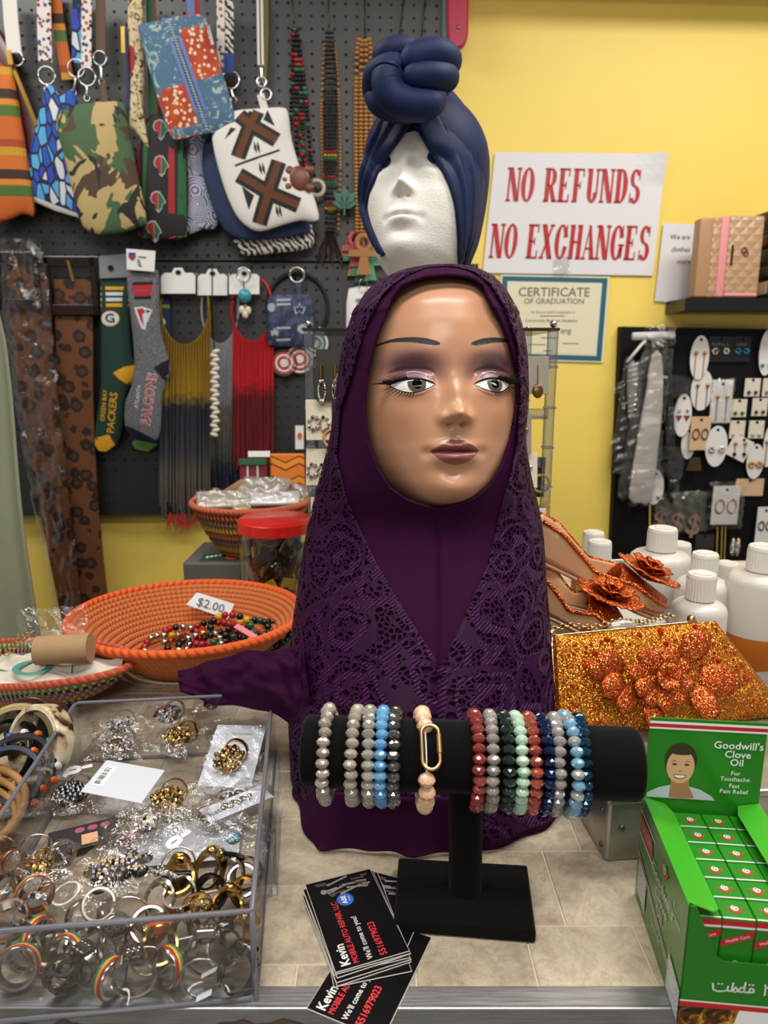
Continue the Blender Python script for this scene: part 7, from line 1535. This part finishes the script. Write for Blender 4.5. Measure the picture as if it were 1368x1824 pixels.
# ================================================================== signs on the yellow wall
def px_quad(h, q, d): return [h.L(x, y, d) for x, y in q]
def paper(name, label, quad, mat, d=.004, cat='sign', curl=None):
    cx_, cy_ = sum(q[0] for q in quad)/4, sum(q[1] for q in quad)/4; h = Hang(name, label, cat, (cx_, cy_), d); L2 = px_quad(h, quad, d)
    def fn(u, v):
        p = L2[0].lerp(L2[1], u).lerp(L2[3].lerp(L2[2], u), v); c_ = curl(u, v) if curl else 0; return V((p.x, p.y-c_, p.z))
    o = MB().grid(fn, 16, 12).obj('sheet', mat, h.o); md = o.modifiers.new('t', 'SOLIDIFY'); md.thickness = .0006; md.offset = -1 if False else 1
    h.fn = fn; h.sheet = o; return h
PAP = M('paper_white', 'd7d6da', .45); SRED = M('sign_red', 'b01a1e', .5)
sq = [(882, 271), (1187, 274), (1163, 491), (860, 486)]
h = paper('refund_sign', 'white paper sign with red lettering reading no refunds, no exchanges', sq, PAP, .006, curl=lambda u, v: .018*max(0, u-.82)*max(0, .25-v)*16)
# slab-serif glyphs as polygons in a unit box (x to right, y up)
def R_(x0, x1, y0, y1): return [(x0, y0), (x1, y0), (x1, y1), (x0, y1)]
def ringp(cx_, cy_, ro, so, ri, si, a0, a1, n_=20):
    o_ = [(cx_+ro*math.cos(a0+(a1-a0)*i/n_), cy_+so*math.sin(a0+(a1-a0)*i/n_)) for i in range(n_+1)]; i_ = [(cx_+ri*math.cos(a0+(a1-a0)*i/n_), cy_+si*math.sin(a0+(a1-a0)*i/n_)) for i in range(n_+1)]
    return [[o_[i], o_[i+1], i_[i+1], i_[i]] for i in range(n_)]
def ser(x, y): return R_(x-.13, x+.13, y, y+.055)
ST = .23
def E_(): return [R_(.12, .12+ST, 0, 1), ser(.19, 0), ser(.19, .945), R_(.12, .66, .945, 1), R_(.60, .66, .76, 1), R_(.12, .66, 0, .055), R_(.62, .68, 0, .24), R_(.2, .5, .475, .53), R_(.45, .50, .39, .62)]
GL = {'N': [R_(.08, .17, 0, 1), R_(.62, .71, 0, 1), [(.06, 1), (.30, 1), (.71, 0), (.47, 0)], ser(.135, 0), ser(.10, .945), ser(.655, .945)], 'O': ringp(.38, .5, .36, .51, .13, .45, 0, 2*PI, 30), 'E': E_(), 'F': [g for g in E_() if g not in (R_(.12, .66, 0, .055), R_(.62, .68, 0, .24))],
      'R': [R_(.12, .12+ST, 0, 1), ser(.19, 0), ser(.19, .945)]+[R_(.2, .42, .945, 1), R_(.2, .42, .46, .515)]+ringp(.42, .73, .29, .27, .07, .21, -PI/2, PI/2, 14)+[[(.32, .48), (.52, .48), (.76, .0), (.54, .0)], R_(.52, .80, 0, .055)],
      'U': [R_(.10, .10+ST, .3, 1), R_(.58, .67, .3, 1), ser(.17, .945), ser(.64, .945)]+ringp(.385, .3, .285, .31, .06, .24, PI, 2*PI, 16), 'D': [R_(.12, .12+ST, 0, 1), ser(.18, 0), ser(.18, .945), R_(.2, .38, .945, 1), R_(.2, .38, 0, .055)]+ringp(.38, .5, .36, .5, .12, .445, -PI/2, PI/2, 18),
      'S': ringp(.37, .74, .28, .27, .09, .19, .35, 1.5*PI, 16)+ringp(.38, .255, .29, .265, .08, .18, -.85*PI, .5*PI, 16)+[R_(.57, .62, .70, 1), R_(.10, .15, 0, .30)], 'X': [[(.04, 1), (.30, 1), (.74, 0), (.48, 0)], [(.58, 1), (.68, 1), (.17, 0), (.07, 0)], ser(.17, .945), ser(.62, .945), ser(.13, 0), ser(.60, 0)],
      'C': ringp(.40, .5, .36, .51, .13, .45, .28, 2*PI-.28, 26)+[R_(.64, .70, .66, 1)], 'H': [R_(.10, .10+ST, 0, 1), R_(.52, .52+ST, 0, 1), R_(.2, .6, .475, .53), ser(.18, 0), ser(.18, .945), ser(.605, 0), ser(.605, .945)], 'A': [[(.32, 1), (.44, 1), (.74, 0), (.49, 0)], [(.36, 1), (.42, 1), (.16, 0), (.10, 0)], R_(.22, .58, .29, .345), ser(.13, 0), R_(.48, .80, 0, .055)],
      'G': ringp(.40, .5, .36, .51, .13, .45, .32, 2*PI-.32, 26)+[R_(.64, .70, .66, 1), R_(.56, .72, .06, .44), R_(.48, .80, .40, .455)]}
def slab(h, s_, x0, x1, y0, y1, skew, mat, d):     # pixel box on the sheet
    n_ = len(s_); adv = [(.45 if c_ == ' ' else .79) for c_ in s_]; tot = sum(adv); x_ = 0
    for c_, a_ in zip(s_, adv):
        if c_ != ' ':
            mb = MB()
            for gp in GL[c_]:
                pts = [h.L(x0+(x1-x0)*(x_+gx)/tot+skew*gy, y1+(y0-y1)*gy+.016*((x1-x0)*(x_+gx)/tot), d) for gx, gy in gp]; mb.add(pts, [tuple(range(len(pts)))])
            mb.obj('letter', mat, h.sheet, fix=False)
        x_ += a_
slab(h, 'NO REFUNDS', 900, 1142, 298, 358, 6, SRED, .0078); slab(h, 'NO EXCHANGES', 870, 1158, 398, 459, 7, SRED, .0078)
MB().grid(lambda u, v: tuple(h.L(985+u*30, 455+v*38, .009+.002*math.sin(u*7)*math.sin(v*9))), 8, 8).obj('clear_tape', WRAP, h.o, smooth=True)
cq = [(892, 489), (1086, 493), (1074, 646), (884, 640)]
CRT = M('certificate_cream', 'd9d2b6', .5); TEAL = M('certificate_teal', '1f5a66', .5); TXT = M('certificate_text', '6a6a60', .5)
h = paper('graduation_certificate', 'framed-look cream certificate of graduation with a teal border under the sign', cq, M('certificate_margin', 'cfd0c4', .5), .004, 'certificate')
def inset(q, a, b):
    c_ = (sum(p[0] for p in q)/4, sum(p[1] for p in q)/4); return [(c_[0]+(p[0]-c_[0])*(1-a), c_[1]+(p[1]-c_[1])*(1-b)) for p in q]
def flat2(h, name, poly, mat, d): pts = [h.L(x, y, d) for x, y in poly]; return MB().add(pts, [tuple(range(len(pts)))]).obj(name, mat, h.sheet, fix=False)
flat2(h, 'teal_border', inset(cq, .035, .035), TEAL, .0052); flat2(h, 'inner_line', inset(cq, .13, .15), M('certificate_margin', 'cfd0c4', .5), .0056); flat2(h, 'cream_field', inset(cq, .16, .18), CRT, .0060)
for b_, x_, y_, sz, bo in (('CERTIFICATE', 987, 521, .030, .012), ('OF GRADUATION', 987, 537, .0185, .012), ('for the successful completion of', 985, 556, .0085, 0), ('Community Business Academy', 982, 571, .0105, .004), ('ang', 1008, 589, .020, .006)):
    text('lettering', b_, sz, TXT, h.sheet, T(h.L(x_, y_, .0066)) @ RX(PI/2), bo, sx=1.02 if 'CERT' in b_ else 1.0)
for x0, x1, y_ in ((962, 1006, 562), (964, 994, 601), (940, 972, 613), (1002, 1030, 611), (968, 984, 624)): flat2(h, 'small_print_line', [(x0, y_), (x1, y_), (x1, y_+1.6), (x0, y_+1.6)], TXT, .0066)
h = paper('notice_paper', 'small white typed notice partly hidden behind the tan wallets', [(1182, 397), (1262, 402), (1250, 545), (1166, 536)], PAP, .006, 'notice')
for b_, x_, y_ in (('We are', 1212, 422), ('clothes', 1213, 444), ('more', 1218, 466)): text('lettering', b_, .016, M('certificate_text', '6a6a60', .5), h.sheet, T(h.L(x_, y_, .0085)) @ RX(PI/2), .004)
h = Hang('small_black_earring_card', 'black card with gold studs between the foam head and the refund sign', 'card', (838, 482), .05); flat(h, 'card_body', [(818, 470), (852, 470), (850, 496), (818, 494)], FBLK, .05)
for x_, y_ in ((824, 476), (845, 474)): MB().sph((0, 0, 0), .003, 8, 6, (1, 1, 1), T(h.L(x_, y_, .054))).obj('stud', RGLD, h.o)
MB().torus(.008, .0014, 16, 6, T(h.L(842, 484, .054)) @ RX(PI/2)).obj('hoop', SILV, h.o, smooth=True)
# ================================================================== wall shelf with wallets
h = Hang('floating_shelf', 'short black floating shelf holding wallets at the right edge', 'shelf', (1300, 543), .0); p, q = h.L(1218, 531, .10), h.L(1420, 556, .10)
MB().rbox(((p.x+q.x)/2, -.056, (p.z+q.z)/2), (q.x-p.x, .11, abs(q.z-p.z)), .002, 1).obj('shelf_board', M('shelf_black', '121214', .3), h.o); SHZ = (mat4(h.o) @ p).z
n = NB('quilted_tan'); s = n.sep(n.co('Object')); a = n.mth('ABSOLUTE', n.mth('SUBTRACT', n.mth('FRACT', n.mth('MULTIPLY', n.mth('ADD', s[0], s[2]), 32)), .5)); b = n.mth('ABSOLUTE', n.mth('SUBTRACT', n.mth('FRACT', n.mth('MULTIPLY', n.mth('SUBTRACT', s[0], s[2]), 32)), .5)); n.bump(n.mth('MINIMUM', n.mth('SUBTRACT', .5, a), n.mth('SUBTRACT', .5, b)), .8, .006); QT = n.fin('b38f6e', .35)
TANW = M('wallet_tan', 'a88260', .4); PNK = M('wallet_pink', 'd88c90', .5)
n = NB('plaid_print'); s = n.sep(n.co('Object')); fx = n.mth('FRACT', n.mth('MULTIPLY', s[0], 45)); PLD = n.fin(n.ramp(fx, [(0, 'b8a27e'), (.35, '1c1814'), (.45, 'b8a27e'), (.6, '7a2a24'), (.66, 'c9b592'), (.85, '2a2420')], True), .5)
def wallet(label, x0, x1, y0, mat, th, d, parts=None, rz=0):
    p, q = W(x0, 531, d), W(x1, 531, d); t_ = thing('wallet', label, 'wallet', ((p.x+q.x)/2, p.y, SHZ+.001), (0, 0, WROT+rz), 'wallets on the floating shelf'); ht = W((x0+x1)/2, y0, d).z-SHZ
    MB().rbox((0, 0, ht/2), ((q.x-p.x), th, ht), .005, 3).obj('wallet_body', mat, t_, auto=50)
    if parts: parts(t_, q.x-p.x, th, ht)
    return t_
wallet('plain tan wallet standing at the left end of the shelf', 1230, 1254, 391, TANW, .034, .094)
wallet('second tan wallet pressed against the pink-edged one', 1252, 1268, 390, QT, .034, .094)
wallet('tan wallet with a pink inside edge on the shelf', 1267, 1282, 388, PNK, .034, .095)
def qp(t_, w_, th, ht):
    MB().rbox((-w_/2+.012, -th/2-.001, ht*.52), (.005, .003, .045), .001, 1).obj('zip_pull', M('pull_dark', '3a3836', .3, .8), t_); o = MB().torus(.006, .0011, 18, 6, T(-.002, -th/2-.002, ht*.58) @ RX(PI/2)).obj('monogram', DSIL, t_); MB().torus(.005, .0011, 18, 6, T(.003, -th/2-.002, ht*.54) @ RX(PI/2)).obj('monogram', DSIL, t_)
    MB().rbox((0, -th/2+.004, .006), (w_*.96, .012, .008), .002, 1).obj('pink_lining', PNK, t_)
wallet('quilted tan wallet with a dark zip pull facing front on the shelf', 1281, 1342, 387, QT, .03, .094, qp)
for i, (y0, y1, lab, mt) in enumerate(((500, 531, 'plaid wallet at the bottom of the stack on the shelf', PLD), (476, 499, 'dark brown wallet second in the stack on the shelf', M('wallet_dark', '3a2a20', .4)), (446, 475, 'beige check wallet in the middle of the stack on the shelf', PLD), (420, 445, 'red-edged dark wallet near the top of the stack', M('wallet_maroon', '4a1a18', .4)), (381, 419, 'plaid wallet with a black strap on top of the stack', PLD))):
    p, q = W(1348, y1, .06), W(1420, y0, .06); t_ = thing('wallet', lab, 'wallet', ((p.x+q.x)/2, p.y, p.z+.0005), (0, 0, WROT), 'wallets on the floating shelf'); MB().rbox((0, 0, (q.z-p.z)/2), (q.x-p.x, .09, q.z-p.z-.001), .006, 3).obj('wallet_body', mt, t_, auto=50); MB().rbox((-(q.x-p.x)/2+.012, -.001, (q.z-p.z)/2), (.012, .092, (q.z-p.z)*1.0), .002, 1).obj('strap', FBLK, t_)
# ================================================================== black earring board
h = Hang('earring_board', 'black board full of carded earrings on the yellow wall at the right', 'board', (1200, 800), .012); q = h.pl([(1103, 582), (1460, 588), (1460, 1075), (1082, 1062)]); MB().prism([(p.x, p.z) for p in q], -.012, .012, RX(PI/2)).obj('board_panel', M('board_black', '09080a', .6, Specular_IOR_Level=.2), h.o)
EG = 'carded earrings on the black board'
def ec(label, shape, cx_, cy_, w_, h_, mat, d, deco, rot=0, cat='earrings'):
    hh = Hang('carded_earrings', label, cat, (cx_, cy_), d, EG); k = .00142; n_ = 26
    if shape == 'oval': poly = [(w_*k*math.cos(2*PI*i/n_), h_*k*math.sin(2*PI*i/n_)) for i in range(n_)]
    else: poly = [(-w_*k, -h_*k), (w_*k, -h_*k), (w_*k, h_*k), (-w_*k, h_*k)]
    MB().prism(poly, -.001, .001, RY(rot) @ RX(PI/2)).obj('card', mat, hh.o); MB().prism([(.004*math.cos(2*PI*i/10), h_*k*.8+.004*math.sin(2*PI*i/10)) for i in range(10)], .001, .0014, RY(rot) @ RX(PI/2)).obj('card_hole', INK, hh.o)
    for dd in deco:
        kind, mt = dd[0], dd[1]
        for sg in (-1, 1):
            x_ = sg*w_*k*.45
            if kind == 'drop': MB().tube([(x_, -.003, .01), (x_, -.003, -h_*k*.9)], .0012, 6).obj('drop', mt, hh.o); MB().sph((x_, -.004, .012), .005, 8, 6).obj('top_stone', mt, hh.o, smooth=True)
            elif kind == 'flower':
                for i in range(6): MB().sph((x_+.006*math.cos(i*1.05), -.004, -h_*k*.15+.006*math.sin(i*1.05)), .0036, 8, 6).obj('crystal', mt, hh.o)
            elif kind == 'stud': MB().sph((x_, -.003, -h_*k*.55), .0048, 10, 6).obj('stud', mt, hh.o, smooth=True)
            elif kind == 'tri': MB().prism([(x_-.008, 0), (x_+.008, 0), (x_, -.014)], .001, .004, RX(PI/2)).obj('triangle', mt, hh.o); MB().sph((x_, -.003, .012), .004, 8, 6).obj('stud', GAB, hh.o)
            elif kind == 'hoop': MB().torus(w_*k*.33, .0014, 20, 6, T(x_, -.003, -.002) @ RX(PI/2), sy=1.5).obj('hoop', mt, hh.o, smooth=True)
    return hh
def ebag(hh, w_, h_, seed): o = bag(hh.o, w_, h_, seed, .004, .003); o.matrix_basis = RX(PI/2); return o
CO = M('card_oval_white', 'd5d3d0', .4); CB = M('card_beige', 'c9a884', .5); CC = M('card_cream2', 'd0c8b4', .5); AMBG = M('amber_stone', 'b8702a', .15); BLUF = gemmat('blue_flower', ['1c7a9a', '3fa8c4', '125a78'], .4)
ec('white oval card with amber and gold drop earrings, top of the board', 'oval', 1246, 637, 17, 38, CO, .035, [('drop', AMBG)])
ec('white oval card with long gold bar earrings below the amber ones', 'oval', 1250, 695, 20, 36, CO, .030, [('drop', RGLD)])
ec('black card with clear crystal flower earrings in the top row', 'rect', 1283, 622, 22, 22, M('card_black2', '151418', .4), .030, [('flower', GAB)]); ec('black card with blue crystal flower earrings in the top row', 'rect', 1321, 622, 16, 22, M('card_black2', '151418', .4), .030, [('flower', BLUF)])
text('lettering', 'Audrey L', .012, TAGG, bpy.data.objects['earring_board'], T(h.L(1283, 613, .034)) @ RX(PI/2)); text('lettering', 'Label', .012, TAGG, bpy.data.objects['earring_board'], T(h.L(1321, 613, .034)) @ RX(PI/2))
ebag(ec('bagged white card with gold filigree earrings in the middle of the board', 'rect', 1285, 715, 19, 38, CO, .034, [('drop', RROS)]), .062, .115, 51)
ec('small white oval card with red-brown triangle earrings', 'oval', 1216, 740, 16, 38, CO, .038, [('tri', M('tri_red', '7a2a18', .3))])
ec('white oval card half behind the beige card', 'oval', 1226, 790, 13, 28, CO, .028, []); ec('beige card with dangling fan earrings', 'rect', 1247, 772, 18, 30, CB, .040, [('hoop', M('antique_bronze', '5a4a34', .4, .8))])
MB().prism([(-.012, 0), (.012, 0), (.020, -.034), (-.020, -.034)], -.001, .001, T(W(1238, 815, .045)) @ RX(PI/2)).obj('fan_drop', M('antique_bronze', '5a4a34', .4, .8), bpy.data.objects['earring_board'], loc=None).matrix_basis = mat4(h.o).inverted()
ec('large white oval card with silver crystal earrings', 'oval', 1276, 795, 20, 37, CO, .042, [('flower', GAB)])
for i, (cx_, cy_, col, lab) in enumerate(((1340, 690, '1c2a7a', 'cream square card with dark blue studs'), (1316, 727, '1c5a2a', 'cream square card with green studs'), (1353, 725, '2a2c2a', 'cream square card with dark grey studs'), (1313, 765, 'c8a8a8', 'cream square card with pale pink studs, lower left of the squares'), (1347, 765, 'b8b0b8', 'cream square card with pearl studs, lower right of the squares'), (1372, 690, '8a7060', 'cream square card cut by the right frame edge'))): ec(lab, 'rect', cx_, cy_, 14, 16, CC, .032+.002*(i % 2), [('stud', M('stud_'+col, col, .15))])
ec('tilted white card with four dark beads and gold drops', 'rect', 1317, 798, 20, 20, CO, .040, [('stud', INK), ('drop', AMBG)], .45); ec('pale oval card in a bag with gold knot earrings', 'oval', 1345, 822, 16, 32, CO, .038, [('flower', RGLD)])
ec('white oval card at the right frame edge, top row', 'oval', 1366, 628, 14, 40, CO, .036, [('stud', M('stud_teal', '2a8a88', .2))]); ec('white oval card at the right frame edge, middle row', 'oval', 1369, 795, 10, 38, CO, .036, [('drop', RGLD)]); ec('white oval card hanging low by the satin tie', 'oval', 1166, 868, 17, 32, CO, .030, [('stud', SILV)])
ebag(ec('large bagged white card with gold chain earrings below the oval card', 'rect', 1292, 900, 25, 36, CO, .045, [('hoop', RROS)]), .095, .125, 52); ec('beige strip card behind the bagged one', 'rect', 1335, 868, 26, 16, CB, .030, []); ec('dark grey card hanging below the dollar clips', 'rect', 1255, 965, 18, 14, M('card_charcoal', '2c282c', .5), .034, []); ec('photo card with a bronze-haired portrait at the right edge', 'rect', 1362, 935, 16, 34, CO, .040, [('hoop', M('antique_bronze', '5a4a34', .4, .8))], cat='card')
hh = ec('bagged hair clips with three rose gold dollar signs', 'rect', 1212, 912, 48, 36, M('card_olive', '4a4a3c', .5), .026, [], cat='hair clips'); 
for i in range(3): text('dollar_sign', '$', .075, M('rose_crystal', 'a88478', .3, .4), hh.o, T(-.055+i*.045, -.004-.001*i, -.024-.006*i) @ RX(PI/2) @ RZ(-.15), .02)
ebag(hh, .15, .115, 53)
hh = Hang('chain_necklaces', 'gold chains hanging at the bottom of the black board', 'necklace', (1280, 960), .03); 
for cx_, y0, y1 in ((1157, 790, 960), (1276, 940, 1000), (1284, 940, 1000), (1290, 940, 1000)):
    mb = MB(); a, b = hh.L(cx_+2, y0), hh.L(cx_, y1); N = int((b-a).length/.0042)
    for i in range(N): mb.sph(tuple(a.lerp(b, i/N)), .0026, 5, 4)
    tag(mb.obj('chain', BRS, hh.o), kind='stuff')
for cx_ in (1305, 1314): MB().sph((0, 0, 0), 1, 10, 8, (.007, .006, .026), T(W(cx_, 975, .035))).obj('crystal_drop', GAB, hh.o, smooth=True).matrix_basis = hh.inv
# ties wrapped in plastic
TG = 'ties in plastic sleeves on the black board'
n = NB('satin_white'); n.bump(n.noise(n.co('Object', (1, 1, .2)), 60, 2), .3, .002); SAT = n.fin('b9b4ae', .28); n = NB('grey_weave'); GWV = n.fin(n.ramp(n.wave(n.co('Object'), 160, 0, 'DIAGONAL'), [(.4, '5a5a5c'), (.6, '9a9a9c')]), .5)
for lab, poly, mt, d in (('dark patterned tie at the far left of the black board', [(1112, 645), (1122, 645), (1118, 740), (1106, 838), (1089, 832), (1100, 740)], M('tie_dark', '1e1c1c', .5), .030), ('charcoal tie beside the white satin one', [(1144, 628), (1160, 635), (1146, 760), (1124, 882), (1100, 880), (1118, 770), (1132, 680)], M('tie_charcoal', '33322f', .6), .040), ('short grey ribbed tie in front of the charcoal one', [(1119, 650), (1136, 650), (1134, 700), (1126, 738), (1119, 735)], GWV, .055), ('white satin tie, broadest of the ties', [(1161, 632), (1179, 634), (1180, 720), (1172, 800), (1160, 892), (1140, 896), (1120, 886), (1134, 790), (1150, 700)], SAT, .056), ('narrow black tie right of the white satin one', [(1181, 628), (1192, 632), (1200, 740), (1202, 880), (1190, 885), (1186, 760)], M('tie_black', '17161a', .4), .036)):
    hh = Hang('necktie', lab, 'tie', (poly[0][0], 740), d, TG); pw = Pillow(hh, poly, .018, 2, name='tie_body', mat=mt, wrinkle=.0006)
    L2 = hh.pl(poly); x0, x1 = min(p.x for p in L2)-.006, max(p.x for p in L2)+.006; z0, z1 = min(p.z for p in L2)-.006, max(p.z for p in L2)+.01
    def slv(u, v, L2=L2, x0=x0, x1=x1, z0=z0, z1=z1): z_ = z1+(z0-z1)*v; xs = [p.x for p in L2 if abs(p.z-z_) < .05] or [x0, x1]; return (min(xs)-.005+(max(xs)-min(xs)+.01)*u, -.012-.006*math.sin(PI*u)-.002*math.sin(v*70+u*5), z_)
    MB().grid(slv, 10, 60).obj('plastic_sleeve', WRAP, hh.o, smooth=True)
hh = Hang('hanger_rail', 'white plastic tie hanger with crumpled film at the top of the black board', 'hanger', (1165, 598), .06); MB().tube([hh.L(1127, 599), hh.L(1200, 597)], .0095, 14).obj('rail', M('hanger_white', 'cfcfcf', .3), hh.o, smooth=True); MB().tube([hh.L(1150, 605), hh.L(1117, 645)], .004, 8).obj('arm', M('hanger_white', 'cfcfcf', .3), hh.o, smooth=True)
for i, (cx_, cy_, s_) in enumerate(((1165, 600, .050), (1188, 600, .040), (1172, 622, .042))): o = bag(hh.o, s_, s_*1.1, 60+i, .006, .004); o.matrix_basis = T(hh.L(cx_, cy_, .08)) @ RX(PI/2)
